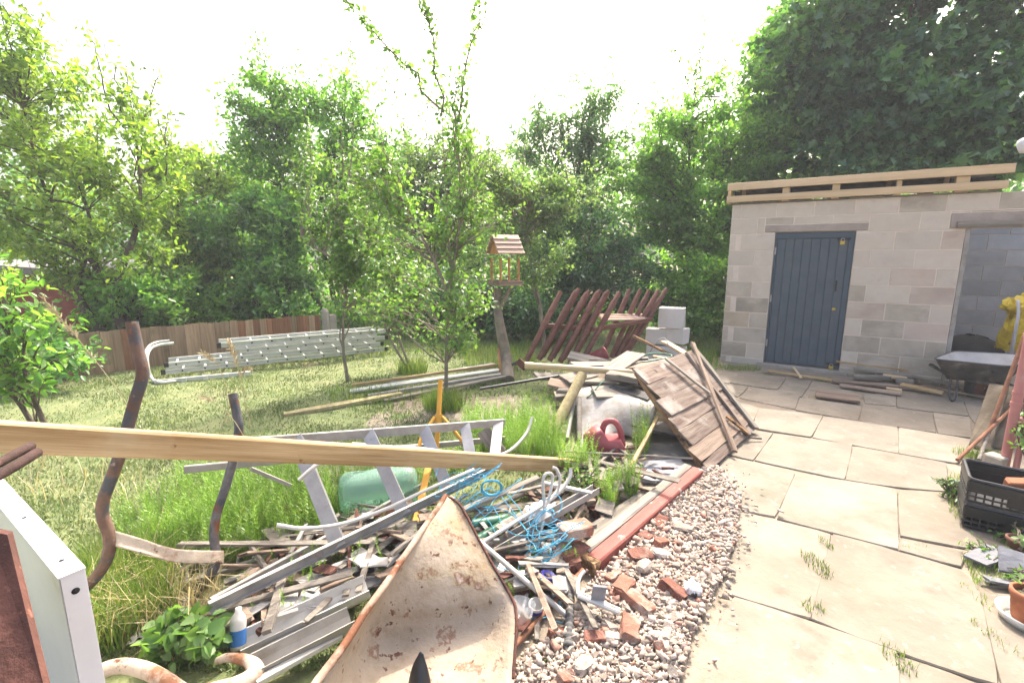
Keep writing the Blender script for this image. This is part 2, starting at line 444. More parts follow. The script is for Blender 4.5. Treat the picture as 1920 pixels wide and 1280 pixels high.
def prism(name, parent, poly, d, m, origin=None):
    """polygon (world points) extruded by vector d"""
    P = [Vector(p) for p in poly]; d = Vector(d); n = len(P)
    V = P + [p + d for p in P]
    F = [tuple(range(n)), tuple(reversed(range(n, 2 * n)))] + [(i, i + n, (i + 1) % n + n, (i + 1) % n) for i in range(n)]
    return mk(name, V, F, m, parent, None, False, origin)


def lathe(name, parent, base, axis, profile, m, sides=20, M=None):
    """profile of (radius, height) turned about axis at base"""
    ax = Vector(axis).normalized()
    u = ax.orthogonal().normalized(); v = ax.cross(u); b = Vector(base)
    V = []; F = []
    for (r, h) in profile:
        for j in range(sides):
            a = 2 * PI * j / sides
            V.append(b + ax * h + (u * math.cos(a) + v * math.sin(a)) * r)
    for i in range(len(profile) - 1):
        for j in range(sides):
            a = i * sides + j; c = i * sides + (j + 1) % sides
            F.append((a, c, c + sides, a + sides))
    return mk(name, V, F, m, parent, None, True, base)


def gridmesh(name, parent, rows, m, thick=0.0, smooth=True, sub=1, jit=0.0, seed=1):
    """rows of world points -> smooth bent sheet, refined by Catmull-Rom, optional thickness"""
    rng = random.Random(seed)
    rows = [spline(r, sub) if sub > 1 else [Vector(p) for p in r] for r in rows]
    if sub > 1:
        colsn = [spline([r[j] for r in rows], sub) for j in range(len(rows[0]))]
        rows = [[c[i] for c in colsn] for i in range(len(colsn[0]))]
    h = len(rows); w = len(rows[0])
    V = [p + Vector((rng.uniform(-jit, jit), rng.uniform(-jit, jit), rng.uniform(-jit, jit))) for r in rows for p in r]
    F = [(i * w + j, i * w + j + 1, (i + 1) * w + j + 1, (i + 1) * w + j) for i in range(h - 1) for j in range(w - 1)]
    if thick:
        nrm = [Vector((0, 0, 0)) for _ in V]
        for f in F:
            nn = (V[f[1]] - V[f[0]]).cross(V[f[3]] - V[f[0]])
            for k in f: nrm[k] += nn
        n = len(V)
        V = V + [V[i] - nrm[i].normalized() * thick for i in range(n)]
        F2 = [tuple(reversed([k + n for k in f])) for f in F]
        edge = [(j, j + 1) for j in range(w - 1)] + [((i) * w + w - 1, (i + 1) * w + w - 1) for i in range(h - 1)]
        edge += [((h - 1) * w + j + 1, (h - 1) * w + j) for j in range(w - 1)] + [((i + 1) * w, i * w) for i in range(h - 1)]
        F = F + F2 + [(b, a, a + n, b + n) for a, b in edge]
    return mk(name, V, F, m, parent, None, smooth, V[0])


def fastmesh(name, verts, nper, loops, nloop, m):
    """numpy mesh: verts (N,3), loops flat ints, all faces with nloop corners"""
    me = bpy.data.meshes.new(name)
    me.vertices.add(len(verts))
    me.vertices.foreach_set('co', np.ascontiguousarray(verts, dtype=np.float32).ravel())
    nf = len(loops) // nloop
    me.loops.add(len(loops))
    me.loops.foreach_set('vertex_index', np.ascontiguousarray(loops, dtype=np.int32))
    me.polygons.add(nf)
    me.polygons.foreach_set('loop_start', np.arange(0, nf * nloop, nloop, dtype=np.int32))
    me.materials.append(MATS[m])
    me.update(calc_edges=True)
    return me


def unit(a):
    return a / (np.linalg.norm(a, axis=1, keepdims=True) + 1e-9)


def leafmesh(name, pos, axis, nrm, ln, wd, m, lobed=False):
    """leaves at pos, pointing along axis, facing nrm; each leaf is two folded halves"""
    n = len(pos)
    a = unit(axis); s = unit(np.cross(nrm, a)); u = np.cross(a, s)
    ln = ln.reshape(-1, 1); wd = wd.reshape(-1, 1)
    if lobed:      # five-lobed leaf, two halves
        half = [(0.0, 0.0), (0.06, 0.30), (0.22, 0.52), (0.34, 0.24), (0.62, 0.58), (0.66, 0.22), (1.0, 0.0)]
    else:
        half = [(0.0, 0.0), (0.28, 0.42), (0.66, 0.40), (1.0, 0.0)]
    pts = []
    for (t, w) in half:
        pts.append(pos + a * ln * t + s * wd * w + u * (wd * w * 0.35 - ln * 0.18 * t * t))
    for (t, w) in reversed(half[1:-1]):
        pts.append(pos + a * ln * t - s * wd * w + u * (wd * w * 0.35 - ln * 0.18 * t * t))
    k = len(pts)
    V = np.stack(pts, axis=1).reshape(-1, 3)
    h = len(half)
    if lobed:
        tris = []
        mid = h - 1
        for i in range(1, h - 1):
            tris += [0, i, i + 1]
        other = [0] + list(range(k - 1, h - 1, -1)) + [mid]
        for i in range(1, len(other) - 1):
            tris += [other[0], other[i + 1], other[i]]
        base = np.array(tris, dtype=np.int32)
        nl = 3
    else:
        base = np.array([0, 1, 2, 3, 0, 3, 4, 5], dtype=np.int32)
        nl = 4
    loops = (base[None, :] + (np.arange(n, dtype=np.int32) * k)[:, None]).ravel()
    return fastmesh(name, V, k, loops, nl, m)


def joinlists(parts):
    V = []; F = []
    for v, f in parts:
        k = len(V); V += list(v); F += [tuple(i + k for i in q) for q in f]
    return V, F


# ------------------------------------------------------------------ ground, lawn, patio
V = [(-90, -90, -0.09), (90, -90, -0.09), (90, 90, -0.09), (-90, 90, -0.09)]
tag(mk('ground', V, [(0, 1, 2, 3)], 'soil', origin=(0, 0, -0.09)), kind='structure')


def pw(x, tab):
    for (a, b), (c, d) in zip(tab, tab[1:]):
        if x <= c:
            return b + (d - b) * max(0, (x - a)) / (c - a)
    return tab[-1][1]


LAWN_EDGE = [(0.5, -0.75), (1.6, -0.5), (2.6, 0.1), (3.4, 0.45), (4.5, 0.9), (6.0, 1.4), (7.0, 2.9), (9.0, 4.2), (14.0, 6.5)]


def ground_z(x, y):
    return 0.035 * noise.noise(Vector((x * 0.9, y * 0.9, 0.3))) + 0.014 * noise.noise(Vector((x * 4, y * 4, 1.3)))


V = []; F = []; idx = {}
nx, ny = 150, 140
for j in range(ny + 1):
    y = 0.2 + j * 0.1
    xe = pw(y, LAWN_EDGE)
    for i in range(nx + 1):
        x = -9.5 + (xe + 9.5) * i / nx
        z = ground_z(x, y) - (0.05 if i > nx - 2 else 0.0)
        V.append((x, y, z))
for j in range(ny):
    for i in range(nx):
        a = j * (nx + 1) + i
        F.append((a, a + 1, a + nx + 2, a + nx + 1))
tag(mk('lawn', V, F, 'turf', smooth=True, origin=(-3, 5, 0)), kind='structure')

V = []; F = []
for j in range(61):
    for i in range(41):
        x = -1.4 + i * 0.105; y = 0.6 + j * 0.105
        d = (x - pw(y, [(0.5, 0.2), (2.2, 0.75), (3.4, 1.35), (4.6, 1.6), (7, 2.0)]))
        V.append((x, y, -0.006 + 0.012 * math.exp(-(d / 0.5) ** 2) + 0.012 * noise.noise(Vector((x * 5, y * 5, 2))) if x < pw(y, [(0.5, 0.9), (2.2, 1.1), (3.4, 1.55), (4.6, 2.0), (7, 2.6)]) else -0.045))
for j in range(60):
    for i in range(40):
        a = j * 41 + i
        F.append((a, a + 1, a + 42, a + 41))
tag(mk('soil_bed', V, F, 'sand', smooth=True, origin=(0, 3, 0)), kind='structure')

patio = mk('patio', [(0.2, -0.5, -0.011), (6.5, -0.5, -0.011), (7.5, 4.9, -0.011), (3.2, 7.4, -0.011), (1.3, 5.6, -0.011)], [(0, 1, 2, 3, 4)], 'sand', origin=(2.5, 3, -0.016))
tag(patio, kind='structure')
SLABS = [
    [(2.898,6.436,0.000), (3.134,6.376,0.000), (2.723,5.827,0.000), (2.597,5.878,0.000)],
    [(3.149,6.376,0.000), (3.601,6.117,0.000), (3.168,5.539,0.000), (2.747,5.853,0.000)],
    [(3.622,6.117,0.000), (3.861,5.982,0.000), (3.294,5.257,0.000), (3.175,5.517,0.000)],
    [(4.064,5.341,0.000), (4.478,5.405,0.000), (4.101,4.926,0.000), (3.844,5.019,0.000)],
    [(4.469,5.362,0.000), (4.971,5.096,0.000), (4.578,4.600,0.000), (4.076,4.872,-0.000)],
    [(4.977,5.077,0.000), (5.103,5.000,0.000), (4.452,4.399,0.000), (4.588,4.600,0.000)],
    [(2.661,5.777,0.000), (2.863,5.632,0.000), (2.572,5.257,0.000), (2.515,5.320,0.000)],
    [(2.877,5.609,0.000), (3.396,5.449,0.000), (2.961,4.818,0.000), (2.565,5.216,0.000)],
    [(3.251,5.216,0.000), (3.755,4.944,0.000), (3.377,4.474,0.000), (2.952,4.783,0.000)],
    [(3.799,4.981,0.000), (4.288,4.698,0.000), (3.858,4.147,0.000), (3.387,4.459,0.000)],
    [(4.310,4.698,0.000), (4.538,4.552,0.000), (4.062,4.019,-0.000), (3.855,4.121,0.000)],
    [(2.477,5.155,-0.000), (2.590,4.836,0.000), (2.217,4.256,0.000), (2.012,4.552,0.000)],
    [(2.596,4.836,0.000), (3.128,4.616,0.000), (2.647,4.031,0.000), (2.242,4.256,0.000)],
    [(3.129,4.600,0.000), (3.623,4.298,0.000), (3.148,3.684,0.000), (2.666,4.031,0.000)],
    [(3.621,4.270,0.000), (4.034,3.969,0.000), (3.455,3.492,0.000), (3.148,3.674,0.000)],
    [(2.181,4.201,0.000), (2.366,4.134,0.000), (1.899,3.551,0.000), (1.709,3.695,0.000)],
    [(2.378,4.121,0.000), (2.889,3.851,0.000), (2.395,3.224,0.000), (1.912,3.551,0.000)],
    [(2.879,3.816,0.000), (3.364,3.492,0.000), (2.982,3.042,0.000), (2.688,3.103,0.000), (2.401,3.215,0.000)],
    [(1.647,3.622,0.000), (2.092,3.318,0.000), (1.626,2.725,0.000), (1.404,2.839,0.000)],
    [(2.104,3.318,0.000), (2.649,3.073,0.000), (2.125,2.392,0.000), (1.629,2.706,0.000)],
    [(2.665,3.065,0.000), (2.970,3.020,0.000), (2.656,2.596,0.000), (2.683,2.340,0.000), (2.238,2.519,0.000)],
    [(1.413,2.806,0.000), (1.852,2.541,0.000), (1.331,1.882,0.000), (1.002,2.057,0.000)],
    [(1.865,2.541,0.000), (2.104,2.373,0.000), (2.304,2.216,0.000), (2.272,2.087,0.000), (1.831,1.544,0.000), (1.552,1.715,0.000), (1.334,1.882,0.000)],
    [(2.227,2.498,0.000), (2.461,2.368,-0.000), (2.335,2.241,0.000), (2.123,2.383,0.000)],
    [(1.054,2.024,0.000), (1.578,1.707,0.000), (1.369,1.427,0.000), (0.545,1.427,0.000), (0.786,1.704,0.000)],
    [(1.574,1.685,0.000), (1.768,1.555,0.000), (1.532,1.281,0.000), (1.342,1.388,0.000)],
    [(0.539,1.407,0.000), (1.353,1.407,0.000), (1.158,1.158,0.000), (0.349,1.158,0.000)],
    [(2.249,2.050,0.000), (2.446,2.013,0.000), (2.073,1.447,0.000), (1.836,1.532,0.000)],
    [(4.352,4.284,0.000), (4.580,3.897,-0.000), (3.975,3.380,0.000), (3.484,3.492,0.000)],
    [(2.580,2.477,0.000), (2.863,2.250,-0.000), (2.602,2.087,0.000), (2.305,2.103,0.000)],
]
rs = random.Random(3)
for q in SLABS:
    pts = [Vector(p) for p in q]
    c = sum(pts, Vector()) / len(pts)
    dz = rs.uniform(-0.002, 0.004); tx, ty = rs.uniform(-0.005, 0.005), rs.uniform(-0.005, 0.005)
    n = len(pts)
    P = []
    for i in range(n):                      # uneven riven edge
        a, b = pts[i], pts[(i + 1) % n]
        k = max(2, int((b - a).length / 0.07))
        for s in range(k):
            p = a.lerp(b, s / k)
            e = (c - p).normalized()
            w = 0.003 * noise.noise(p * 9) + 0.0025 * noise.noise(p * 30)
            if s == 0: w += 0.007
            P.append(p + e * (w - 0.008))
    V = []; F = []
    m = len(P)
    for lvl, (ins, z) in enumerate(((0, -0.055), (0, -0.006), (0.005, 0.0))):
        for p in P:
            e = (c - p).normalized()
            zz = z + dz + (p.x - c.x) * tx + (p.y - c.y) * ty
            V.append(p + e * ins + Vector((0, 0, zz)))
    for l in range(2):
        for i in range(m):
            F.append((l * m + i, l * m + (i + 1) % m, (l + 1) * m + (i + 1) % m, (l + 1) * m + i))
    F.append(tuple(2 * m + i for i in range(m)))
    if (V[1] - V[0]).cross(V[2 * m] - V[0]).dot(c - V[0]) > 0:
        F = [tuple(reversed(f)) for f in F]
    mk('paving_slab', V, F, 'slabstone', patio, None, False, c)

# ------------------------------------------------------------------ block shed
SO = Vector((3.169, 7.142, 0)); SA = 0.574
SD = Vector((math.cos(SA), -math.sin(SA), 0)); SN = Vector((math.sin(SA), math.cos(SA), 0)); UZ = Vector((0, 0, 1))


def fp(s, z, off=0.0):
    return SO + SD * s + SN * off + UZ * z


SM = Matrix((SD, SN, UZ)).transposed().to_4x4()


def fbox(name, parent, s0, s1, z0, z1, o0, o1, m, ch=0.0, jit=0.0, rng=None):
    """box on the shed front; s along the wall, z up, o into the wall; front edges chamfered by ch"""
    M = SM.copy(); M.translation = fp((s0 + s1) / 2, z0, o0)
    a = (s1 - s0) / 2; h = z1 - z0; d = o1 - o0
    j = (lambda: rng.uniform(-jit, jit)) if jit else (lambda: 0)
    if ch:
        V = [(-a + ch + j(), j() * .5, ch + j()), (a - ch + j(), j() * .5, ch + j()), (a - ch + j(), j() * .5, h - ch + j()), (-a + ch + j(), j() * .5, h - ch + j()),
             (-a, ch, 0), (a, ch, 0), (a, ch, h), (-a, ch, h), (-a, d, 0), (a, d, 0), (a, d, h), (-a, d, h)]
        F = [(0, 1, 2, 3)] + [(4 + i, 4 + (i + 1) % 4, (i + 1) % 4, i) for i in range(4)] + [(8 + i, 8 + (i + 1) % 4, 4 + (i + 1) % 4, 4 + i) for i in range(4)] + [(11, 10, 9, 8)]
    else:
        V = [(-a, 0, 0), (a, 0, 0), (a, 0, h), (-a, 0, h), (-a, d, 0), (a, d, 0), (a, d, h), (-a, d, h)]
        F = [(0, 1, 2, 3), (7, 6, 5, 4), (4, 5, 1, 0), (5, 6, 2, 1), (6, 7, 3, 2), (7, 4, 0, 3)]
    return mk(name, V, F, m, parent, M)


shed = T('block_shed', 'grey concrete block outbuilding with blue plank door and new timber roof rails', 'shed', fp(2.2, 0, 1.2))
TOP = 2.28
OPEN_R = 4.15
for s0, s1, z0, z1 in ((0, 0.585, -0.1, 1.885), (1.5, 2.55, -0.1, 1.885), (0, 4.9, 1.885, TOP), (OPEN_R, 4.9, -0.1, 1.885)):
    fbox('mortar_wall', shed, s0 + 0.003, s1 - 0.003, z0, z1 - 0.002, 0.0022, 0.105, 'mortar')
fbox('side_wall', shed, 0.006, 0.10, -0.1, TOP - 0.01, 0.106, 2.2, 'block')
fbox('side_wall', shed, 2.40, 2.50, -0.1, TOP - 0.01, 0.106, 2.0, 'block')
fbox('side_wall', shed, 4.78, 4.89, -0.1, TOP - 0.01, 0.106, 2.2, 'block')
fbox('back_wall', shed, 0.006, 4.89, -0.1, TOP - 0.01, 2.11, 2.2, 'mortar')
fbox('shed_floor', shed, 0.1, 4.78, -0.09, -0.015, 0.11, 2.1, 'concrete')
rb = random.Random(11)
edges = [-0.1375 + 0.2225 * i for i in range(11)] + [TOP]
MJ = 0.013


def cut(z0, z1):
    """spans of wall free of openings for a course"""
    if z0 < 1.86:
        return [(0.0, 0.582), (1.503, 2.548), (OPEN_R, 4.9)]
    return None


for r in range(11):
    z0, z1 = edges[r], edges[r + 1]
    off = 1.68 if (r % 2) == 1 else 1.68 + 0.222
    joints = [off + 0.444 * k for k in range(-6, 10)]
    spans = [(a, b, z0, z1) for a, b in cut(z0, z1)] if z0 < 1.86 else None
    if spans is None and r == 9:
        spans = [(0, 0.445, z0, z1), (1.625, 2.395, z0, z1), (0.445, 1.625, 1.985, z1), (2.395, 4.9, 2.065, z1)]
    elif spans is None:
        spans = [(0, 4.9, z0, z1)]
    for a, b, q0, q1 in spans:
        js = [a] + [j for j in joints if a + 0.06 < j < b - 0.06] + [b]
        if a == 0 and r % 2 == 0 and r < 10:
            js = [0, 0.085] + [0.15] + [j for j in js[1:] if j > 0.2]
        for k in range(len(js) - 1):
            x0, x1 = js[k], js[k + 1]
            if a == 0 and r % 2 == 0 and r < 10 and k == 1:
                continue                     # wide mortar bed beside the corner block
            t = rb.random()
            if r >= 6:
                mm = 'blockpale' if t < 0.88 else ('blockpink' if t < 0.93 else 'block')
            else:
                mm = 'block' if t < 0.55 else 'blockpale' if t < 0.75 else 'blockbuff' if t < 0.88 else 'blockpink'
            fbox('concrete_block', shed, x0 + MJ / 2, x1 - MJ / 2, q0 + MJ / 2, q1 - MJ / 2, rb.uniform(-0.003, 0.000), 0.098, mm, 0.0025, 0.002, rb)
# blocks on the inner back wall, seen through the open doorway
for r in range(1, 10):
    z0, z1 = edges[r], edges[r + 1]
    for k in range(6):
        x0 = 2.5 + 0.444 * k + (0.222 if r % 2 else 0) - 0.222
        a, b = max(x0, 2.505), min(x0 + 0.444, 4.77)
        if b - a > 0.06:
            fbox('concrete_block', shed, a + 0.005, b - 0.005, z0 + 0.005, z1 - 0.005, 2.10 + rb.uniform(-0.002, 0.002), 2.14, 'blockblue', 0.003, 0.002, rb)
l1 = fbox('lintel', shed, 0.45, 1.62, 1.888, 1.98, -0.006, 0.1, 'lintel', 0.006, 0.003, rb)
l2 = fbox('lintel', shed, 2.40, 4.5, 1.888, 2.06, -0.012, 0.1, 'lintel', 0.008, 0.003, rb)
fbox('timber_plate', shed, 2.46, 4.5, 1.892, 1.965, -0.05, -0.014, 'greytimber', 0.006, 0.003, rb)
fbox('door_jamb', shed, 2.552, 2.60, 0.0, 1.88, 0.02, 0.11, 'aludull', 0.004)
# door
door = fbox('door', shed, 0.588, 1.497, 0.045, 1.878, 0.052, 0.072, 'bluetrim')
fbox('frame_rail', door, 0.59, 1.495, 1.80, 1.877, 0.020, 0.05, 'bluetrim', 0.003)
fbox('frame_stile', door, 1.435, 1.495, 0.047, 1.797, 0.020, 0.05, 'bluetrim', 0.003)
fbox('frame_stile', door, 0.59, 0.615, 0.047, 1.797, 0.020, 0.05, 'bluetrim', 0.003)
for k in range(8):
    a = 0.618 + k * 0.1018
    fbox('plank', door, a + 0.0015, a + 0.1003, 0.05, 1.795, 0.032 + rb.uniform(-0.001, 0.001), 0.05, 'bluedoor', 0.004)
for z in (0.28, 0.92, 1.58):
    fbox('hinge', door, 0.588, 0.612, z, z + 0.1, 0.008, 0.019, 'steel', 0.003)
fbox('handle', door, 1.345, 1.362, 1.10, 1.24, 0.004, 0.03, 'blackdull', 0.004)
lathe('lock_knob', door, fp(1.36, 0.86, 0.03), -SN, [(0.024, 0), (0.024, 0.012), (0.016, 0.02), (0.001, 0.022)], 'brass', 14)
for s, z in ((1.36, 1.77), (1.40, 0.10)):
    fbox('hasp', door, s - 0.05, s + 0.09, z, z + 0.03, 0.008, 0.0195, 'blackdull', 0.003)
    pl = fbox('padlock', door, s - 0.02, s + 0.035, z - 0.06, z - 0.012, -0.018, 0.006, 'brass', 0.006)
    tube('shackle', pl, [fp(s - 0.010, z - 0.013, -0.006), fp(s - 0.010, z + 0.012, -0.006), fp(s + 0.008, z + 0.022, -0.006), fp(s + 0.025, z + 0.012, -0.006), fp(s + 0.025, z - 0.013, -0.006)], 0.005, 'steel', 6, 3)
fbox('door_sill', shed, 0.50, 1.6, -0.05, 0.035, -0.03, 0.1, 'concrete', 0.008, 0.004, rb)
# new timber roof rails
roof = fbox('roof', shed, -0.02, 2.80, 2.545, 2.562, -0.03, 2.4, 'roofgrey')
for k in range(2):
    fbox('wall_plate', roof, -0.02 + k * 1.40, 1.36 + k * 1.40, TOP + 0.002, 2.305, 0.01, 0.10, 'greytimber', 0.004)
fbox('rail', roof, -0.07, 2.83, 2.31, 2.398, -0.075, -0.035, 'newtimber', 0.004, 0.001, rb)
fbox('rail', roof, -0.07, 2.86, 2.475, 2.572, -0.080, -0.040, 'newtimber', 0.004, 0.001, rb)
for s, w, pr in ((-0.066, 0.045, 0.0), (0.62, 0.085, 0.0), (1.185, 0.085, 0.0), (1.845, 0.05, 0.02), (2.39, 0.12, -0.012)):
    fbox('noggin', roof, s, s + w, 2.30, 2.472, -0.034 + min(0, pr) * 0, 0.10, 'newtimber', 0.004, 0.001, rb)
for k in range(5):
    fbox('joist', roof, 0.1 + k * 0.55, 0.15 + k * 0.55, 2.42, 2.54, 0.11, 2.3, 'oldtimber', 0.004)
fbox('fascia_inner', roof, 0.0, 2.75, 2.40, 2.47, 0.12, 0.15, 'blackdull')
for k in range(17):
    s = -0.02 + k * 0.172
    P = []
    for i in range(7):
        a = PI * i / 6
        P.append(fp(s + 0.06 - 0.05 * math.cos(a), 2.563 + 0.024 * math.sin(a) * (0.8 if k % 3 else 1.2), -0.02))
    prism('roof_tile', roof, P, SN * 0.5, 'tile', P[0])
# timber threshold boards by the door


# ------------------------------------------------------------------ trees and shrubs
def limb_path(a, b, rng, sag=0.12, n=5):
    a = Vector(a); b = Vector(b)
    d = b - a
    pts = [a]
    for i in range(1, n):
        t = i / n
        p = a + d * t
        p.z += sag * d.length * math.sin(PI * t) * 0.6
        j = d.length * 0.045
        p += Vector((rng.uniform(-j, j), rng.uniform(-j, j), rng.uniform(-j, j)))
        pts.append(p)
    pts.append(b)
    return pts


def tree(name, label, cat, base, trunk, blobs, leaf, lm, group=None, seed=1, rad=0.07, limbs=60, twigs=7, per=16,
         spread=0.30, shoots=(), bark='bark', lobed=False, flat=0.0, droop=0.25, nosurf=False):
    """trunk: polyline of world points (several allowed); blobs: (centre, radii, weight) volumes that the limbs reach into;
    leaf: (length, width); every limb ends in twigs carrying leaves"""
    rng = random.Random(seed)
    nr = np.random.default_rng(seed)
    root = T(name, label, cat, base, group)
    trunks = trunk if isinstance(trunk[0], list) else [trunk]
    parts = []
    tp = []
    tops = []
    limbs = int(limbs * LIMBK); per = max(2, int(per * PERK))
    for tr in trunks:
        path = spline(tr, 6)
        k = len(path)
        parts.append(tubemesh(path, [rad * (1 - i / (k - 1)) ** 1.15 + 0.004 for i in range(k)], 8))
        tp += path[max(1, k // 6):-max(1, k // 8)]
        tops.append(path[k // 2:])
    wsum = sum(b[2] for b in blobs)
    LP = []; LD = []; tips = []
    def leaves_along(p0, d, ln, n, sp):
        t = nr.random(n)
        P = np.array(p0)[None, :] + np.array(d)[None, :] * (t[:, None] * ln)
        P = P + nr.normal(0, sp, (n, 3)) * np.array([1, 1, 0.8 - 0.5 * flat])
        LP.append(P)
        D = np.array(d)[None, :] * 0.5 + nr.normal(0, 0.75, (n, 3))
        D[:, 2] -= droop
        LD.append(D)
    for up in tops:
        for a, b in zip(up, up[1:]):
            leaves_along(a, (b - a).normalized(), (b - a).length, int((b - a).length * TOPD) + 1, spread * 0.3)
    for i in range(limbs):
        x = rng.random() * wsum
        for c, r, w in blobs:
            x -= w
            if x <= 0: break
        v = Vector((rng.gauss(0, 1), rng.gauss(0, 1), rng.gauss(0, 1))).normalized()
        v *= rng.uniform(0.35, 1.0) ** 0.5
        tip = Vector(c) + Vector((v.x * r[0], v.y * r[1], v.z * r[2]))
        if tip.z < 0.25 and cat != 'plant': tip.z = 0.25 + rng.random() * 0.3
        best = min(tp, key=lambda q: (q - tip).length + max(0, q.z - tip.z + 0.25) * 3 + rng.random() * 0.5)
        L = (tip - best).length
        tips.append(tip.copy())
        pth = limb_path(best, tip, rng)
        parts.append(tubemesh(pth, [max(0.004, min(rad * 0.5, 0.012 * L + 0.004) * (1 - 0.8 * k / (len(pth) - 1))) for k in range(len(pth))], 4, False))
        out = (tip - best).normalized()
        for k in range(twigs):
            t = rng.uniform(0.45, 1.0)
            q = best.lerp(tip, t); q.z += 0.072 * L * math.sin(PI * t)
            d = (out * 0.8 + Vector((rng.gauss(0, 0.7), rng.gauss(0, 0.7), rng.gauss(0.1, 0.5) * (1 - flat)))).normalized()
            ln = spread * rng.uniform(0.6, 1.5)
            if k < 3:
                parts.append(tubemesh([q, q + d * ln * 0.5 + Vector((0, 0, 0.01)), q + d * ln], [0.004, 0.003, 0.0015], 3, False))
            leaves_along(q, d, ln, per, spread * 0.22)
    if cat == 'tree' and limbs > 30:            # loose shoots that break up the outline of the crown
        zs = sorted(t_.z for t_ in tips)
        zc = zs[int(len(zs) * 0.45)]
        sz = leaf[0] / 0.1
        for t_ in tips:
            if t_.z > zc and rng.random() < 0.5:
                e_ = t_ + Vector((rng.gauss(0, 0.25), rng.gauss(0, 0.25), rng.uniform(0.35, 0.95))) * min(1.0, spread / 0.3)
                parts.append(tubemesh([t_, t_.lerp(e_, 0.5) + Vector((0.02, 0, 0.01)), e_], [0.006, 0.004, 0.002], 4, False))
                leaves_along(t_, (e_ - t_).normalized(), (e_ - t_).length, rng.randint(10, 22), 0.035 * sz)
    for (p, q, n, sp) in shoots:
        pth = limb_path(p, q, rng, sag=0.03, n=7)
        parts.append(tubemesh(pth, [0.011 * (1 - 0.8 * k / 7) + 0.002 for k in range(8)], 5, False))
        for a, b in zip(pth, pth[1:]):
            leaves_along(a, (b - a).normalized(), (b - a).length, max(1, int(n / 7)), sp)
    V, F = joinlists(parts)
    mk('trunk', V, F, bark, root, None, True, base)
    P = np.concatenate(LP); D = np.concatenate(LD)
    n = len(P)
    nrm = nr.normal(0, 0.55, (n, 3)); nrm[:, 2] += 0.8
    s = nr.uniform(0.65, 1.25, n)
    P -= np.array(base)[None, :]
    me = leafmesh('crown', P, D, nrm, leaf[0] * s, leaf[1] * s, lm, lobed)
    o = ob('crown', me, root, Matrix.Translation(Vector(base)))
    return root


PERK = 1.0
LIMBK = 1.1
TOPD = 90


def grp(*b):
    return [(Vector(c), r, w) for c, r, w in b]


# left edge orchard tree: two forked stems
tree('fruit_tree', 'forked lime green fruit tree at the left behind the low fence', 'tree', (-5.9, 7.3, 0),
     [[(-5.9, 7.3, -0.05), (-6.0, 7.35, 0.9), (-6.867,7.400,2.340), (-7.078,7.400,4.376)], [(-5.9, 7.3, -0.05), (-6.482,7.200,0.929), (-6.235,7.300,2.026), (-6.773,7.600,3.284)], [(-5.85, 7.3, 0.0), (-5.962,7.200,0.929), (-5.575,7.300,1.949), (-5.488,7.400,2.720), (-5.554,7.500,4.273)]],
     grp(((-7.117,7.600,3.582), (1.1, 1.0, 1.0), 3), ((-7.256,7.600,4.522), (0.6, 0.7, 0.6), 1.0), ((-6.694,7.400,2.186), (1.3, 0.9, 0.9), 3), ((-5.668,7.400,2.944), (0.7, 0.7, 0.9), 1.6), ((-7.529,7.400,1.559), (1.1, 0.8, 0.7), 1.4), ((-6.057,7.300,1.638), (1.0, 0.7, 0.6), 1.2)),
     (0.085, 0.050), 'leaf_lime', seed=21, rad=0.075, limbs=105, twigs=8, per=15, spread=0.30,
     shoots=[((-5.670,7.400,3.458), (-6.028,7.400,4.819), 60, 0.05), ((-5.508,7.400,3.239), (-5.734,7.400,4.548), 60, 0.06), ((-5.405,7.400,3.312), (-5.007,7.400,4.098), 60, 0.06), ((-7.081,7.400,3.958), (-7.074,7.400,4.987), 50, 0.07), ((-5.111,7.400,2.720), (-4.957,7.400,3.602), 50, 0.06)])
tree('fruit_tree', 'slim lime tree standing in the gap right of the forked fruit tree', 'tree', (-4.75, 8.9, 0),
     [(-4.75, 8.9, -0.05), (-6.113,8.800,0.780), (-5.923,8.800,2.297), (-5.923,8.800,3.549)],
     grp(((-6.006,8.800,2.020), (0.75, 0.7, 0.9), 2), ((-6.171,8.800,2.932), (0.4, 0.5, 0.6), 1), ((-5.702,8.800,1.361), (0.8, 0.6, 0.6), 1)),
     (0.085, 0.05), 'leaf_lime', seed=22, rad=0.05, limbs=46, twigs=7, per=15, spread=0.28, shoots=[((-5.950,8.800,3.199), (-5.930,8.800,4.066), 40, 0.07)])
# dense bush on the far side of the fence
tree('leafy_bush', 'dense dark green bush behind the middle of the low fence', 'bush', (-4.3, 9.3, 0),
     [[(-4.3, 9.3, -0.05), (-5.275,9.200,1.149), (-5.251,9.200,2.329)], [(-4.2, 9.3, -0.05), (-4.664,9.400,1.139), (-4.437,9.400,2.540)]],
     grp(((-5.182,9.200,2.039), (1.2, 0.8, 0.75), 3), ((-4.783,9.000,0.961), (1.3, 0.8, 0.6), 3), ((-4.376,9.600,1.957), (0.8, 0.7, 0.8), 1.5)),
     (0.10, 0.058), 'leaf_mid', seed=23, rad=0.06, limbs=95, twigs=8, per=16, spread=0.30)
tree('leafy_bush', 'low sunlit bush leaning over the left part of the low fence', 'bush', (-5.5, 7.6, 0),
     [(-5.5, 7.6, -0.05), (-6.046,7.600,0.551), (-5.866,7.600,1.228)],
     grp(((-5.847,7.500,0.818), (0.9, 0.5, 0.45), 2), ((-5.560,8.200,0.836), (0.9, 0.5, 0.5), 2), ((-6.663,7.400,0.911), (0.6, 0.4, 0.5), 1)),
     (0.09, 0.055), 'leaf_green', seed=24, rad=0.04, limbs=60, twigs=8, per=15, spread=0.26)
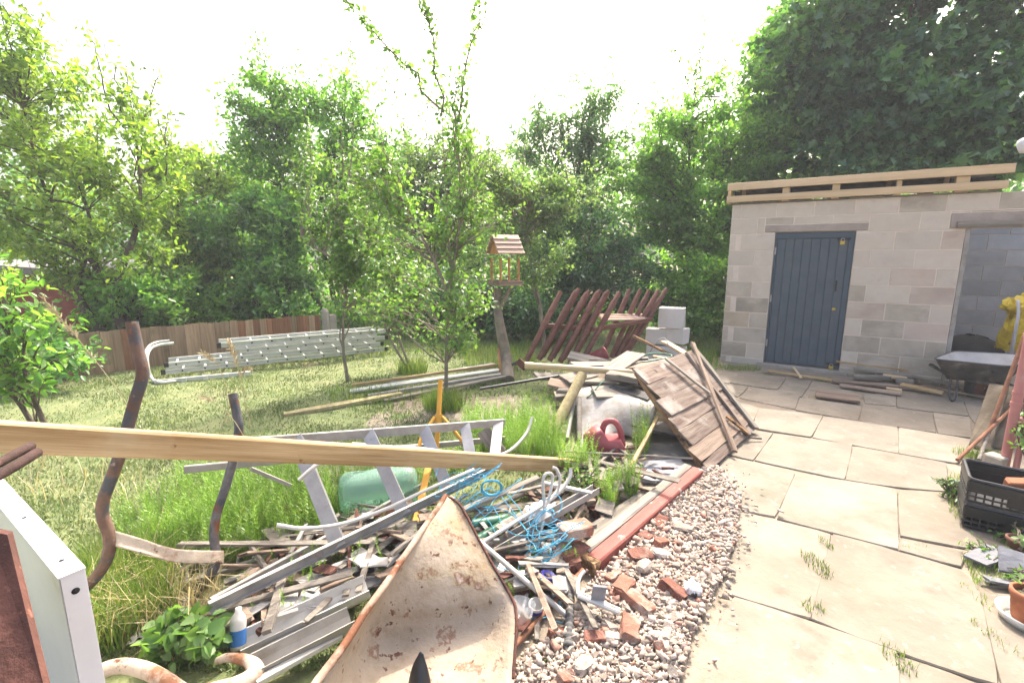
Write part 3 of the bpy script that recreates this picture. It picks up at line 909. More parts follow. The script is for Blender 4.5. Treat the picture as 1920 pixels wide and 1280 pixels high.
# tall thin tree behind
tree('birch_tree', 'tall loose tree with pointed top left of the foreground pear tree', 'tree', (-4.2, 11.0, 0),
     [[(-4.2, 11.0, -0.05), (-4.933,10.800,1.887), (-4.973,10.800,4.099), (-5.229,10.800,5.902)], [(-4.0, 11.0, 0), (-4.265,11.000,2.472), (-3.683,11.000,4.145), (-3.489,11.000,5.417)]],
     grp(((-5.020,10.800,3.562), (1.1, 1.0, 1.3), 3), ((-3.929,11.000,3.928), (1.3, 1.0, 1.3), 3.4), ((-4.602,10.600,1.994), (1.6, 0.9, 1.0), 2.5), ((-5.262,10.800,4.626), (0.5, 0.6, 0.9), 1.0), ((-3.094,11.200,3.295), (1.0, 0.9, 1.3), 2)),
     (0.105, 0.06), 'leaf_green', seed=25, rad=0.07, limbs=150, twigs=8, per=14, spread=0.36,
     shoots=[((-5.242,10.800,4.834), (-5.237,10.800,6.051), 70, 0.09), ((-5.643,10.800,4.731), (-6.156,10.800,5.144), 25, 0.06), ((-5.764,10.800,4.099), (-6.175,10.800,4.469), 25, 0.06), ((-3.434,11.000,4.469), (-3.402,11.000,5.931), 50, 0.08), ((-2.982,11.000,4.361), (-2.701,11.000,5.417), 50, 0.08), ((-4.121,11.000,4.469), (-3.981,11.000,5.624), 40, 0.08), ((-4.578,11.000,4.469), (-4.554,11.000,5.469), 50, 0.08)])
tree('birch_tree', 'pale grey green tree rising behind the pear tree shoots', 'tree', (-1.9, 12.6, 0),
     [(-1.9, 12.6, -0.05), (-2.162,12.500,2.329), (-2.236,12.500,4.121)],
     grp(((-2.125,12.500,3.492), (1.3, 1.0, 1.2), 3), ((-1.336,12.600,3.635), (1.0, 1.0, 1.1), 2), ((-0.336,12.600,3.250), (1.0, 0.9, 0.9), 1.6), ((-2.665,12.300,2.187), (1.6, 0.9, 1.2), 3), ((-1.070,12.300,1.927), (1.3, 0.9, 1.2), 2.5)),
     (0.115, 0.06), 'leaf_grey', seed=26, rad=0.07, limbs=120, twigs=8, per=14, spread=0.40,
     shoots=[((-2.616,12.500,4.492), (-2.768,12.500,5.523), 40, 0.09), ((-1.311,12.500,4.369), (-1.423,12.500,5.223), 40, 0.1), ((-2.097,12.500,4.369), (-2.069,12.500,5.223), 40, 0.1)])
tree('willow_tree', 'blue green feathery tree behind the bird table roof', 'tree', (1.4, 11.5, 0),
     [[(1.4, 11.5, -0.05), (1.466,11.300,2.259), (1.537,11.300,4.215), (1.718,11.300,5.308)], [(1.3, 11.5, 0.3), (0.977,11.300,2.259), (0.711,11.300,4.103)]],
     grp(((1.561,11.300,3.310), (1.1, 1.0, 1.2), 3), ((0.715,11.300,3.766), (0.6, 0.8, 0.9), 1.6), ((2.010,11.300,4.215), (0.7, 0.7, 0.8), 1.4), ((0.955,11.000,2.009), (1.4, 0.9, 1.1), 2.6)),
     (0.11, 0.042), 'leaf_blue', seed=27, rad=0.07, limbs=115, twigs=8, per=15, spread=0.36,
     shoots=[((1.705,11.300,4.547), (1.688,11.300,5.522), 40, 0.08), ((1.178,11.300,4.437), (1.047,11.300,5.146), 30, 0.08), ((2.116,11.300,4.547), (2.460,11.300,5.308), 30, 0.07), ((0.591,11.300,4.215), (0.526,11.300,4.875), 40, 0.08)])
tree('hornbeam_tree', 'bright layered green tree left of the shed with slim dark trunk', 'tree', (3.75, 10.6, 0),
     [[(3.75, 10.6, -0.05), (3.780,10.400,0.631), (3.688,10.400,2.206), (3.646,10.400,4.007), (3.732,10.400,5.404)], [(3.9, 10.6, 0.4), (4.314,10.500,2.212), (4.403,10.500,3.926)]],
     grp(((3.626,10.400,3.489), (1.3, 1.0, 1.1), 3.4), ((4.539,10.600,4.157), (1.0, 1.0, 1.2), 2.4), ((2.943,10.200,2.831), (1.0, 0.9, 0.9), 2.4), ((4.000,10.000,2.183), (1.3, 0.8, 0.8), 2.5), ((3.135,9.900,1.651), (1.1, 0.7, 0.6), 1.6)),
     (0.095, 0.052), 'leaf_green', seed=28, rad=0.07, limbs=150, twigs=9, per=15, spread=0.36, flat=0.75,
     shoots=[((3.652,10.400,4.715), (3.718,10.400,5.598), 50, 0.08), ((3.989,10.400,4.514), (4.551,10.600,5.969), 35, 0.06), ((3.531,10.400,4.914), (3.163,10.400,5.695), 25, 0.05), ((2.736,10.300,3.159), (2.611,10.300,4.586), 45, 0.08), ((3.041,10.300,3.574), (2.909,10.300,4.980), 40, 0.08), ((3.725,10.400,5.209), (3.803,10.400,6.313), 20, 0.04)])
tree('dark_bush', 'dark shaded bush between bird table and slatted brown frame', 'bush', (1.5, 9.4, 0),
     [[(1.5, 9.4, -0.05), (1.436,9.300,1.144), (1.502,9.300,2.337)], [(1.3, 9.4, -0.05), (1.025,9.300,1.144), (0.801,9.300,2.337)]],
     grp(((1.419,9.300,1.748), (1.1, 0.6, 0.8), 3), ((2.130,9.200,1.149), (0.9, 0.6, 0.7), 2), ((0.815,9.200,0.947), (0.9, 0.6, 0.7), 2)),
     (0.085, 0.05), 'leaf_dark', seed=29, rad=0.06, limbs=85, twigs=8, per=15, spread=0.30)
tree('grey_apple_tree', 'small grey green apple tree right beside the bird table', 'tree', (0.55, 7.7, 0),
     [(0.55, 7.7, -0.05), (0.422,7.600,0.892), (0.206,7.600,1.883), (0.325,7.600,2.517)],
     grp(((0.204,7.600,2.282), (0.75, 0.6, 0.5), 3), ((0.410,7.500,1.558), (0.6, 0.5, 0.5), 2), ((-0.243,7.600,2.673), (0.6, 0.5, 0.35), 1.5), ((0.814,7.600,2.439), (0.45, 0.45, 0.35), 1.2)),
     (0.062, 0.036), 'leaf_grey', seed=30, rad=0.035, limbs=80, twigs=7, per=14, spread=0.24, bark='barkpale')
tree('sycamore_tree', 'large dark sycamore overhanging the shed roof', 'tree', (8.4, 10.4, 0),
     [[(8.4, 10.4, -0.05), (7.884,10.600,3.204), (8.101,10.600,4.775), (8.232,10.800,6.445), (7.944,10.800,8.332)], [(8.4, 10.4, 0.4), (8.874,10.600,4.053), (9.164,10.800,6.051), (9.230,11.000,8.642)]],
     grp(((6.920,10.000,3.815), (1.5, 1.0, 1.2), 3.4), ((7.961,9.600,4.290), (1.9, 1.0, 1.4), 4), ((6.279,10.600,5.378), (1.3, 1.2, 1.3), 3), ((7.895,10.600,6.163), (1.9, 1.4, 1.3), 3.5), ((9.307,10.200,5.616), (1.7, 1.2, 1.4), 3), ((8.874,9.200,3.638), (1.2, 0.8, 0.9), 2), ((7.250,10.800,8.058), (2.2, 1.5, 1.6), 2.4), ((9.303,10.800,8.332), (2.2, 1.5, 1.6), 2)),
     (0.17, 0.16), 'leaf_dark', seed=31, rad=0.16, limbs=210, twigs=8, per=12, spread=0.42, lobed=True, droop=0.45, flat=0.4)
tree('sycamore_tree', 'mid green sycamore at the left shoulder of the big dark one', 'tree', (5.6, 11.4, 0),
     [[(5.6, 11.4, -0.05), (5.864,11.300,2.259), (5.794,11.300,4.215), (5.843,11.300,6.049), (5.882,11.300,6.772)]],
     grp(((5.899,11.200,4.954), (1.0, 1.0, 1.2), 3), ((5.578,11.000,3.598), (1.0, 0.9, 0.9), 2.5), ((6.187,11.300,6.049), (0.8, 1.0, 0.8), 2.5), ((5.137,10.600,2.440), (0.9, 0.8, 0.8), 1.6)),
     (0.14, 0.12), 'leaf_mid', seed=32, rad=0.1, limbs=120, twigs=8, per=12, spread=0.40, lobed=True, droop=0.35, flat=0.3)
tree('hazel_tree', 'pale green tree filling the gap behind the dense fence bush', 'tree', (-6.6, 11.6, 0),
     [(-6.6, 11.6, -0.05), (-6.984,11.400,1.536), (-6.883,11.400,2.976), (-6.905,11.400,3.842)],
     grp(((-6.896,11.400,2.858), (1.0, 0.9, 0.8), 3), ((-7.389,11.400,3.325), (0.7, 0.8, 0.6), 1.5), ((-6.354,11.500,3.340), (0.8, 0.8, 0.8), 1.8), ((-7.092,11.200,1.658), (1.3, 0.8, 0.7), 2)),
     (0.10, 0.06), 'leaf_lime', seed=41, rad=0.06, limbs=70, twigs=8, per=13, spread=0.36)
# understorey right of the trellis, towards the shed corner
tree('leafy_bush', 'sunlit bush filling the corner between white blocks and shed', 'bush', (3.1, 8.7, 0),
     [(3.1, 8.7, -0.05), (3.373,8.600,0.414), (3.509,8.600,1.179)],
     grp(((3.468,8.600,1.084), (0.7, 0.5, 0.45), 2), ((3.321,8.200,0.283), (0.6, 0.4, 0.4), 2), ((3.101,9.000,0.762), (0.7, 0.5, 0.5), 1.5)),
     (0.085, 0.055), 'leaf_green', seed=33, rad=0.03, limbs=62, twigs=8, per=14, spread=0.26)
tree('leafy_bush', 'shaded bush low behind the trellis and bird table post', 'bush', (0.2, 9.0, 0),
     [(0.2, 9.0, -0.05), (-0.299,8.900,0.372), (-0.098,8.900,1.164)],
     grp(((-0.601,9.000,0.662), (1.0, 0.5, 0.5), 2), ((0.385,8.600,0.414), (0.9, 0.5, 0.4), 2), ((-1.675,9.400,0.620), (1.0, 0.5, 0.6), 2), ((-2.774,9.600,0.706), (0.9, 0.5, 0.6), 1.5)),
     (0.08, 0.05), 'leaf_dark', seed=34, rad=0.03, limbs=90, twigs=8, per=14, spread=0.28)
# foreground pear tree with long shoots
tree('pear_tree', 'young pear tree in the lawn with long shoots into the white sky', 'tree', (-0.72, 5.0, 0),
     [[(-0.72, 5.0, -0.05), (-0.689,5.000,0.682), (-0.634,5.000,1.355), (-0.657,5.000,1.996), (-0.685,5.000,2.977)], [(-0.639,5.000,1.134), (-0.854,4.900,1.678), (-1.152,4.900,2.191), (-1.544,4.900,2.637)], [(-0.648,5.000,1.245), (-0.528,5.000,1.996), (-0.532,5.000,2.855)]],
     grp(((-0.865,4.900,1.360), (0.50, 0.38, 0.46), 3), ((-1.165,4.900,1.886), (0.50, 0.34, 0.36), 2.4), ((-0.523,4.950,2.499), (0.20, 0.2, 0.40), 1.4), ((-1.416,4.900,1.144), (0.34, 0.3, 0.3), 1.2), ((-0.529,5.000,1.079), (0.24, 0.3, 0.26), 1.6), ((-0.671,4.950,0.692), (0.3, 0.25, 0.15), 0.9), ((-0.595,5.000,1.891), (0.22, 0.25, 0.4), 1.4), ((-1.408,4.900,2.292), (0.35, 0.3, 0.25), 1.2), ((-0.563,5.000,0.797), (0.2, 0.2, 0.2), 0.6), ((-0.161,5.000,2.048), (0.4, 0.25, 0.18), 1.1)),
     (0.052, 0.036), 'leaf_near', seed=35, rad=0.019, limbs=84, twigs=6, per=7, spread=0.19, bark='barkpale',
     shoots=[((-0.685,5.000,2.953), (-0.797,5.000,4.023), 170, 0.03), ((-0.695,5.000,2.977), (-1.597,5.000,3.956), 220, 0.028), ((-0.532,5.000,2.855), (-0.274,5.000,3.978), 170, 0.03), ((-0.539,5.000,2.508), (-0.552,4.900,3.300), 110, 0.045)])
tree('pear_sapling', 'slender sapling with curved stem left of the pear tree', 'tree', (-2.08, 5.9, 0),
     [[(-2.08, 5.9, -0.05), (-2.113,5.900,0.517), (-2.030,5.900,1.311), (-2.041,5.900,1.944)], [(-2.022,5.900,1.440), (-2.319,5.900,1.631), (-2.567,5.900,1.757)]],
     grp(((-1.992,5.900,1.181), (0.30, 0.3, 0.35), 2), ((-2.045,5.900,1.882), (0.42, 0.35, 0.40), 2.4), ((-1.743,5.900,1.567), (0.35, 0.3, 0.4), 1.5), ((-2.295,6.000,2.508), (0.4, 0.35, 0.35), 1.2)),
     (0.058, 0.038), 'leaf_near', seed=36, rad=0.022, limbs=56, twigs=6, per=11, spread=0.19, bark='barkpale')
tree('pear_sapling', 'thin multi stemmed sapling growing from a grass tuft mid lawn', 'tree', (-1.35, 6.4, 0),
     [[(-1.35, 6.4, -0.05), (-1.548,6.400,0.572), (-1.474,6.400,1.146)], [(-1.38, 6.4, -0.05), (-1.692,6.400,0.572), (-1.743,6.400,1.004)]],
     grp(((-1.533,6.400,0.933), (0.45, 0.3, 0.35), 2), ((-1.376,6.400,1.286), (0.4, 0.3, 0.3), 1.4)),
     (0.055, 0.036), 'leaf_grey', seed=37, rad=0.02, limbs=34, twigs=6, per=11, spread=0.2, bark='barkpale')
# near shrub at the left edge
tree('near_shrub', 'broad leaved shrub at the left picture edge above the timber beam', 'shrub', (-3.75, 3.7, 0),
     [[(-3.75, 3.7, -0.05), (-4.020,3.700,0.663), (-3.869,3.700,1.131)], [(-3.72, 3.7, -0.05), (-3.864,3.700,0.706), (-3.739,3.700,1.048)]],
     grp(((-3.886,3.700,1.255), (0.35, 0.25, 0.25), 2), ((-3.740,3.750,1.083), (0.25, 0.22, 0.14), 1.2), ((-3.852,3.750,0.694), (0.30, 0.22, 0.2), 1.6), ((-4.008,3.700,0.836), (0.25, 0.2, 0.3), 1.0), ((-3.753,3.900,0.839), (0.2, 0.2, 0.12), 0.6)),
     (0.085, 0.045), 'leaf_green', seed=38, rad=0.02, limbs=26, twigs=5, per=4, spread=0.20)
tree('dark_bush', 'dark bush in shade at the left end of the low fence', 'bush', (-5.6, 5.7, 0),
     [(-5.6, 5.7, -0.05), (-5.705,5.600,0.508), (-5.585,5.600,0.827)],
     grp(((-5.347,5.500,0.207), (0.45, 0.3, 0.25), 1.4), ((-5.883,5.600,0.572), (0.6, 0.4, 0.5), 2)),
     (0.075, 0.045), 'leaf_mid', seed=39, rad=0.025, limbs=44, twigs=7, per=11, spread=0.2)
# far wood that reads as one mass
nr = np.random.default_rng(5)
n = 32000
X = nr.uniform(-24, 26, n); Yv = nr.uniform(17, 21, n)
hmax = 4.2 + 1.1 * np.sin(X * 0.6) + 0.7 * np.sin(X * 1.7 + 1) + np.where(X > 5, 3.0, 0)
Z = hmax * nr.random(n) ** 0.8
P = np.stack([X, Yv, Z], 1)
D = nr.normal(0, 1, (n, 3)); D[:, 2] -= 0.3
nrm = nr.normal(0, 0.6, (n, 3)); nrm[:, 1] -= 0.5; nrm[:, 2] += 0.6
me = leafmesh('far_wood', P, D, nrm, nr.uniform(0.16, 0.34, n), nr.uniform(0.10, 0.2, n), 'leaf_mid')
tag(ob('far_wood', me), 'green wood closing the view behind all the garden trees', 'wood', kind='stuff')

n = 26000
X = nr.uniform(-9, 6.5, n); Yv = nr.uniform(9.6, 12.5, n)
Z = (0.9 + 0.35 * np.sin(X * 1.9) + 0.25 * np.sin(X * 4.1 + 2)) * nr.random(n)
P = np.stack([X, Yv, Z], 1)
D = nr.normal(0, 1, (n, 3)); nrm = nr.normal(0, 0.5, (n, 3)); nrm[:, 2] += 0.8
me = leafmesh('undergrowth', P, D, nrm, nr.uniform(0.07, 0.13, n), nr.uniform(0.04, 0.075, n), 'leaf_mid')
tag(ob('undergrowth', me), 'low green undergrowth beneath the trees beyond the lawn', 'undergrowth', kind='stuff')


# ------------------------------------------------------------------ fence, ladders, red outbuilding
FA = Vector((-6.3, 5.62, 0)); FB = Vector((-3.42, 8.6, 0))
fence = T('board_fence', 'low weathered board fence running behind the ladders on the lawn', 'fence', (FA + FB) / 2)
fd = (FB - FA); fl = fd.length; fd.normalize(); fn = Vector((fd.y, -fd.x, 0))
rf = random.Random(4)
x = 0.0; k = 0
while x < fl - 0.1:
    w = rf.uniform(0.10, 0.125)
    t = x / fl
    h = 0.58 - 0.06 * t + rf.uniform(-0.012, 0.012)
    p = FA + fd * (x + w / 2) + fn * (0.012 if k % 2 else 0)
    mm = 'fencered' if (0.26 < t < 0.36 and k % 3 == 0) or (t > 0.62 and rf.random() < 0.55) else 'fencewood'
    M = Matrix((fd, -fn, UZ)).transposed().to_4x4() @ Matrix.Rotation(rf.uniform(-0.012, 0.012), 4, 'Y')
    M.translation = p
    a = w / 2 - 0.003
    V = [(-a, 0, -0.05), (a, 0, -0.05), (a, 0, h), (-a, 0, h), (-a, 0.012, -0.05), (a, 0.012, -0.05), (a, 0.012, h), (-a, 0.012, h)]
    mk('board', V, [(0, 1, 2, 3), (7, 6, 5, 4), (4, 5, 1, 0), (5, 6, 2, 1), (6, 7, 3, 2), (7, 4, 0, 3)], mm, fence, M)
    x += w * 0.93; k += 1
for t in (0.18, 0.42):
    bar('rail', fence, FA + fn * -0.03 + UZ * (t), FB + fn * -0.03 + UZ * (t - 0.03), 0.04, 0.06, 'fencewood')
post = FB + fd * 0.05
mk('post', [post + Vector((math.cos(a) * 0.07, math.sin(a) * 0.07, z)) * 1 for z, rr in ((-0.05, 1), (0.56, 1)) for a in [2 * PI * i / 8 for i in range(8)]] + [post + Vector((math.cos(2 * PI * i / 8) * 0.04, math.sin(2 * PI * i / 8) * 0.04, 0.62)) for i in range(8)],
   [(i, (i + 1) % 8, (i + 1) % 8 + 8, i + 8) for i in range(8)] + [(i + 8, (i + 1) % 8 + 8, (i + 1) % 8 + 16, i + 16) for i in range(8)] + [tuple(range(16, 24))], 'concrete', fence, None, False, post)
bar('post', fence, post + fd * 0.12 + UZ * -0.05, post + fd * 0.12 + UZ * 0.5, 0.1, 0.14, 'concrete', up=tuple(fd))
# gravel board piece beyond the post
LF0 = Vector((-4.521,5.956,0.000)); LF1 = Vector((-1.935,7.575,0.000))
ld = (LF1 - LF0).normalized(); lb = Vector((-ld.y, ld.x, 0))


def ladder(label, s0, s1, z, back, h=0.075, w=0.34, rung0=0.12, tilt=0.0, capm='blackplastic'):
    a = LF0 + ld * s0 + lb * back + UZ * z; b = LF0 + ld * s1 + lb * back + UZ * (z + tilt)
    L = T('aluminium_ladder', label, 'ladder', a, 'aluminium ladders stacked in front of the fence')
    prof = [(-0.013, -h / 2), (0.013, -h / 2), (0.013, -h / 2 + 0.012), (-0.003, -h / 2 + 0.012), (-0.003, h / 2 - 0.012), (0.013, h / 2 - 0.012), (0.013, h / 2), (-0.013, h / 2)]
    pr = [(-y, zz) for y, zz in reversed(prof)]
    bar('rail', L, a, b, 0, 0, 'ladderalu', profile=pr)
    bar('rail', L, a + lb * w, b + lb * w, 0, 0, 'ladderalu', profile=prof)
    x = rung0; n = (b - a).length
    while x < n - 0.05:
        p = a.lerp(b, x / n)
        g = tube('rung', L, [p - lb * 0.0145, p + lb * (w + 0.0145)], 0.015, 'ladderalu', 8)
        tube('rung_cap', g, [p - lb * 0.0150, p - lb * 0.0185], 0.0115, capm, 8)
        x += 0.25
    for e in (a, b):
        s = -1 if e == a else 1
        bar('foot', L, e + ld * s * -0.02, e + ld * s * 0.03, 0.032, h + 0.006, 'blackplastic')
    return L


ladder('bottom aluminium ladder, longest of the stack by the fence', 0.06, 2.95, 0.10, 0.0, 0.056, rung0=0.2)
ladder('second aluminium ladder from the ground in the stack', 0.10, 2.9, 0.185, 0.03, 0.058, rung0=0.1)
ladder('third aluminium ladder with its end set back in the stack', 0.85, 2.98, 0.275, 0.05, 0.058, rung0=0.18)
ladder('topmost aluminium ladder of the stack near the fence', 0.70, 3.05, 0.375, 0.07, 0.066, rung0=0.14)
hk = T('roof_hook', 'bent white tube hook at the left end of the ladder stack', 'ladder hook', LF0)
tube('tube', hk, [(-4.587,6.400,0.403), (-4.703,6.300,0.400), (-4.716,6.150,0.379), (-4.663,6.000,0.305), (-4.631,5.950,0.163), (-4.608,5.950,0.037), (-4.362,5.741,0.030), (-4.223,5.844,0.023)], 0.019, 'ladderalu', 8, 4)
tube('tube', hk, [(-4.857,6.700,0.386), (-4.952,6.600,0.381), (-4.963,6.450,0.357), (-4.921,6.300,0.269), (-4.886,6.250,0.090), (-4.732,6.106,0.024)], 0.016, 'ladderalu', 8, 4)
bar('foot_rail', hk, (-4.429,5.761,0.032), (-3.488,6.225,0.030), 0.03, 0.05, 'ladderalu')
for px in range(4):
    p = Vector((-4.363,5.761,0.032)).lerp(Vector((-3.488,6.225,0.030)), 0.25 + px * 0.23)
    bar('bracket', hk, p + UZ * -0.028, p + UZ * 0.028, 0.05, 0.06, 'ladderalu', up=tuple(ld))
hut = T('red_hut', 'dark red timber hut glimpsed through the leaves at far left', 'hut', (-9.5, 9.2, 0))
prism('wall', hut, [(-10.307,9.000,0.256), (-8.202,9.000,0.154), (-8.039,9.000,1.159), (-10.093,9.000,1.306)], (0.4, 1.8, 0), 'redwall')
prism('roof', hut, [(-10.022,8.850,1.311), (-7.761,8.850,1.147), (-7.743,8.850,1.263), (-9.996,8.850,1.436)], (0.45, 2.1, 0.1), 'roofgrey')
# dark bar fence behind, at the right of the wood
pf = T('steel_bar_fence', 'dark upright steel bar fence in the shade left of the shed', 'fence', (3.6, 11.6, 0))
for i in range(26):
    p = Vector((1.7 + i * 0.145, 11.7 - i * 0.012, 0))
    bar('bar', pf, p, p + UZ * 1.55, 0.025, 0.02, 'blackdull', up=(0, 1, 0))
for z in (0.25, 1.35):
    bar('rail', pf, (1.65, 11.72, z), (5.4, 11.41, z), 0.03, 0.04, 'blackdull')

# ------------------------------------------------------------------ bird table
bt = T('bird_table', 'wooden bird table with slatted roof on a crooked log post', 'bird table', (-0.056,6.090,0.000))
tube('post', bt, [(-0.047,5.868,0.030), (-0.077,6.170,0.239), (-0.126,6.200,0.498), (-0.167,6.200,0.745), (-0.187,6.220,0.938), (-0.173,6.240,1.150)], [0.082, 0.078, 0.07, 0.060, 0.05, 0.04], 'barkpale', 10, 3)
bar('split', bt, (-0.137,5.991,0.026), (-0.181,6.140,0.367), 0.03, 0.03, 'orangewood', up=(0, 1, 0), seg=3, jit=0.006)
bar('bracket', bt, (-0.180,6.200,0.828), (-0.027,6.200,1.153), 0.045, 0.06, 'oldtimber', up=(0, 1, 0))
bar('bracket', bt, (-0.208,6.220,0.847), (-0.221,6.240,1.157), 0.045, 0.05, 'oldtimber', up=(0, 1, 0))
bx = Vector((0.87, 0.5, 0)).normalized(); by = Vector((-0.5, 0.87, 0)).normalized()
tc = Vector((-0.090,6.240,1.205))
Mx = Matrix((bx, by, UZ)).transposed().to_4x4()


def tb(name, par, cx, cy, cz, sx, sy, sz, m):
    V, F = sweepmesh(rect(sy, sz, 0.1), sx, 1)
    M = Mx.copy(); M.translation = tc + bx * (cx - sx / 2) + by * cy + UZ * cz
    return mk(name, V, F, m, par, M)


tray = tb('tray', bt, 0, 0, 0.0, 0.34, 0.30, 0.018, 'orangewood')
for q in (-1, 1):
    tb('lip', tray, 0, q * 0.154, 0.022, 0.34, 0.012, 0.055, 'oldtimber')
    tb('lip', tray, q * 0.176, 0, 0.022, 0.012, 0.296, 0.055, 'oldtimber')
for qx in (-0.13, 0.13):
    for qy in (-0.12, 0.12):
        V, F = sweepmesh(rect(0.024, 0.024), 0.33, 1)
        M = Matrix((UZ, bx, by)).transposed().to_4x4(); M.translation = tc + bx * qx + by * qy + UZ * 0.01
        mk('corner_post', V, F, 'orangewood', bt, M)
rg = tc + UZ * 0.62
for sy in (-1, 1):
    for k in range(4):
        a0 = 0.01 + k * 0.066
        for_edge = Vector((0, 0, -1)) * 0.82 + by * sy * 0.62
        p = rg + for_edge * (a0 + 0.035) + UZ * (0.012 - 0.004 * k)
        nrmv = (by * sy * 0.82 + UZ * 0.62).normalized()
        V, F = sweepmesh(rect(0.080, 0.016), 0.38 + 0.0 * k, 1, 0.001, random.Random(k))
        yv = for_edge.normalized() + nrmv * 0.22
        yv.normalize(); zv = bx.cross(yv)
        M = Matrix((bx, yv, zv)).transposed().to_4x4(); M.translation = p - bx * 0.19 + bx * 0.02 * (k - 1.5) * 0
        mk('roof_slat', V, F, 'pinkslat', bt, M)
for q in (-0.15, 0.15):
    prism('gable', bt, [rg + bx * q + UZ * -0.03, rg + bx * q + by * -0.15 + UZ * -0.235, rg + bx * q + by * 0.15 + UZ * -0.235], bx * 0.012, 'orangewood')

# ------------------------------------------------------------------ brown slatted frame (two rows of rails joined by a slatted shelf)
tr = T('slatted_frame', 'brown painted slatted wooden frame tipped over on the rubbish heap', 'wooden frame', (0.756,6.624,0.000))
def q7(x, y): return None
FT = [(0.602,5.900,1.142), (0.785,5.900,1.149), (0.916,5.900,1.123), (1.047,5.900,1.129), (1.152,5.900,1.123), (1.321,5.900,1.136)]
FBm = [(0.178,5.800,0.294), (0.330,5.800,0.307), (0.462,5.800,0.294), (0.594,5.800,0.274), (0.714,5.800,0.253), (0.871,5.800,0.294)]
BTp = [(1.603,6.550,1.121), (1.748,6.550,1.121), (1.872,6.550,1.113), (1.995,6.550,1.113), (2.103,6.550,1.128)]
BBt = [(1.231,6.450,0.208), (1.364,6.450,0.193), (1.437,6.450,0.193), (1.510,6.450,0.208), (1.554,6.450,0.208)]
def rod(a, b, r=0.035):
    a = Vector(a); b = Vector(b); d = (b - a).normalized(); L = (b - a).length
    V, F = tubemesh([a, a + d * (L * 0.86), a + d * (L * 0.87), a + d * (L * 0.985), b], [r, r, r * 0.8, r * 0.8, r * 0.55], 10)
    return mk('slat', V, F, 'brownpaint', tr, None, True, a)
for a, b in zip(FBm, FT): rod(a, b)
off = Vector((0.05, 0.10, 0.02))
for a, b in list(zip(FBm, FT))[1:5]: rod(Vector(a) + off, Vector(b) + off)
for a, b in zip(BBt, BTp): rod(a, b)
bar('cross_rail', tr, Vector(FBm[0]).lerp(Vector(FT[0]), 0.5) + Vector((-0.02, 0.06, 0)), Vector(FBm[5]).lerp(Vector(FT[5]), 0.44) + Vector((0.05, 0.06, 0)), 0.045, 0.06, 'brownpaint')
bar('cross_rail', tr, Vector(BBt[0]).lerp(Vector(BTp[0]), 0.55) + Vector((-0.05, 0.05, 0)), Vector(BBt[4]).lerp(Vector(BTp[4]), 0.60) + Vector((0.05, 0.05, 0)), 0.045, 0.06, 'brownpaint')
bar('shelf_rail', tr, (0.995,5.820,0.678), (1.907,6.500,0.718), 0.05, 0.055, 'brownpaint')
for k in range(4):
    bar('shelf_slat', tr, Vector((1.120,5.950,0.779)) + Vector((0.0, 0.07 * k, 0.012 * k)), Vector((1.849,6.450,0.725)) + Vector((-0.02, 0.07 * k, 0.012 * k)), 0.05, 0.022, 'pinkslat')
bar('shelf_rail', tr, (0.458,6.000,0.704), (0.687,6.000,0.691), 0.05, 0.04, 'pinkslat')

# ------------------------------------------------------------------ white blocks stacked behind
def wblock(label, p, w, h, d, yaw, m='whiteblock'):
    o = mk('concrete_block', *sweepmesh(rect(d, h, 0.03), w, 1, 0.002, random.Random(int(p[0] * 900))), m, None, Matrix.Translation(Vector(p)) @ Matrix.Rotation(yaw, 4, 'Z'))
    return tag(o, label, 'concrete block', 'pale concrete blocks stacked behind the brown frame')
for lab, pa, pb, z in (('upper right pale concrete block of the stack behind the brown frame', (2.139,6.900,0.554), (2.449,6.750,0.577), 0),
                       ('lower right pale concrete block of the stack behind the brown frame', (2.276,6.900,0.334), (2.475,6.720,0.367), 0),
                       ('lower middle pale concrete block of the stack behind the brown frame', (1.999,7.020,0.304), (2.261,6.900,0.326), 0),
                       ('pale concrete block nearest the ground under the stack', (2.016,6.980,0.061), (2.476,6.720,0.118), 0)):
    pa = Vector(pa); pb = Vector(pb)
    d = pb - pa; d.z = 0
    hh = 0.285 if 'upper' in lab else 0.215
    wblock(lab, pa + UZ * (hh / 2), d.length, hh, 0.22, math.atan2(d.y, d.x))

# ------------------------------------------------------------------ rubbish heap in the middle distance
def single(o, label, cat, group=None):
    return tag(o, label, cat, group)
B = lambda name, p0, p1, w, h, m, label, cat, group=None, **k: single(bar(name, None, p0, p1, w, h, m, **k), label, cat, group)
TU = lambda name, pts, r, m, label, cat, group=None, **k: single(tube(name, None, pts, r, m, **k), label, cat, group)
gm = 'strips and planks on the grass left of the bird table'
B('timber_plank', (-2.264,4.550,0.023), (-1.247,5.200,0.048), 0.10, 0.04, 'postwood', 'pale square timber lying alone on the lawn, lower end of the plank group', 'plank', seg=4, jit=0.003)
B('metal_strip', (-1.879,5.350,0.036), (-0.174,6.100,0.105), 0.12, 0.02, 'ladderalu', 'wide flat metal strip on the grass beside the bird table post', 'metal strip', gm, seg=3, jit=0.004)
B('metal_strip', (-1.620,5.200,0.023), (-0.136,5.950,0.079), 0.06, 0.035, 'aludull', 'narrow dull metal channel on the grass beside the wide strip', 'metal strip', gm, seg=3, jit=0.004)
B('timber_plank', (-1.913,5.550,0.050), (-0.217,6.350,0.111), 0.05, 0.03, 'beamtimber', 'thin yellow batten along the far side of the metal strips', 'plank', gm, seg=3, jit=0.004)
B('timber_plank', (-1.401,5.050,0.020), (-0.100,5.850,0.077), 0.07, 0.025, 'greytimber', 'grey plank nearest the camera among the metal strips', 'plank', gm, seg=3, jit=0.004)
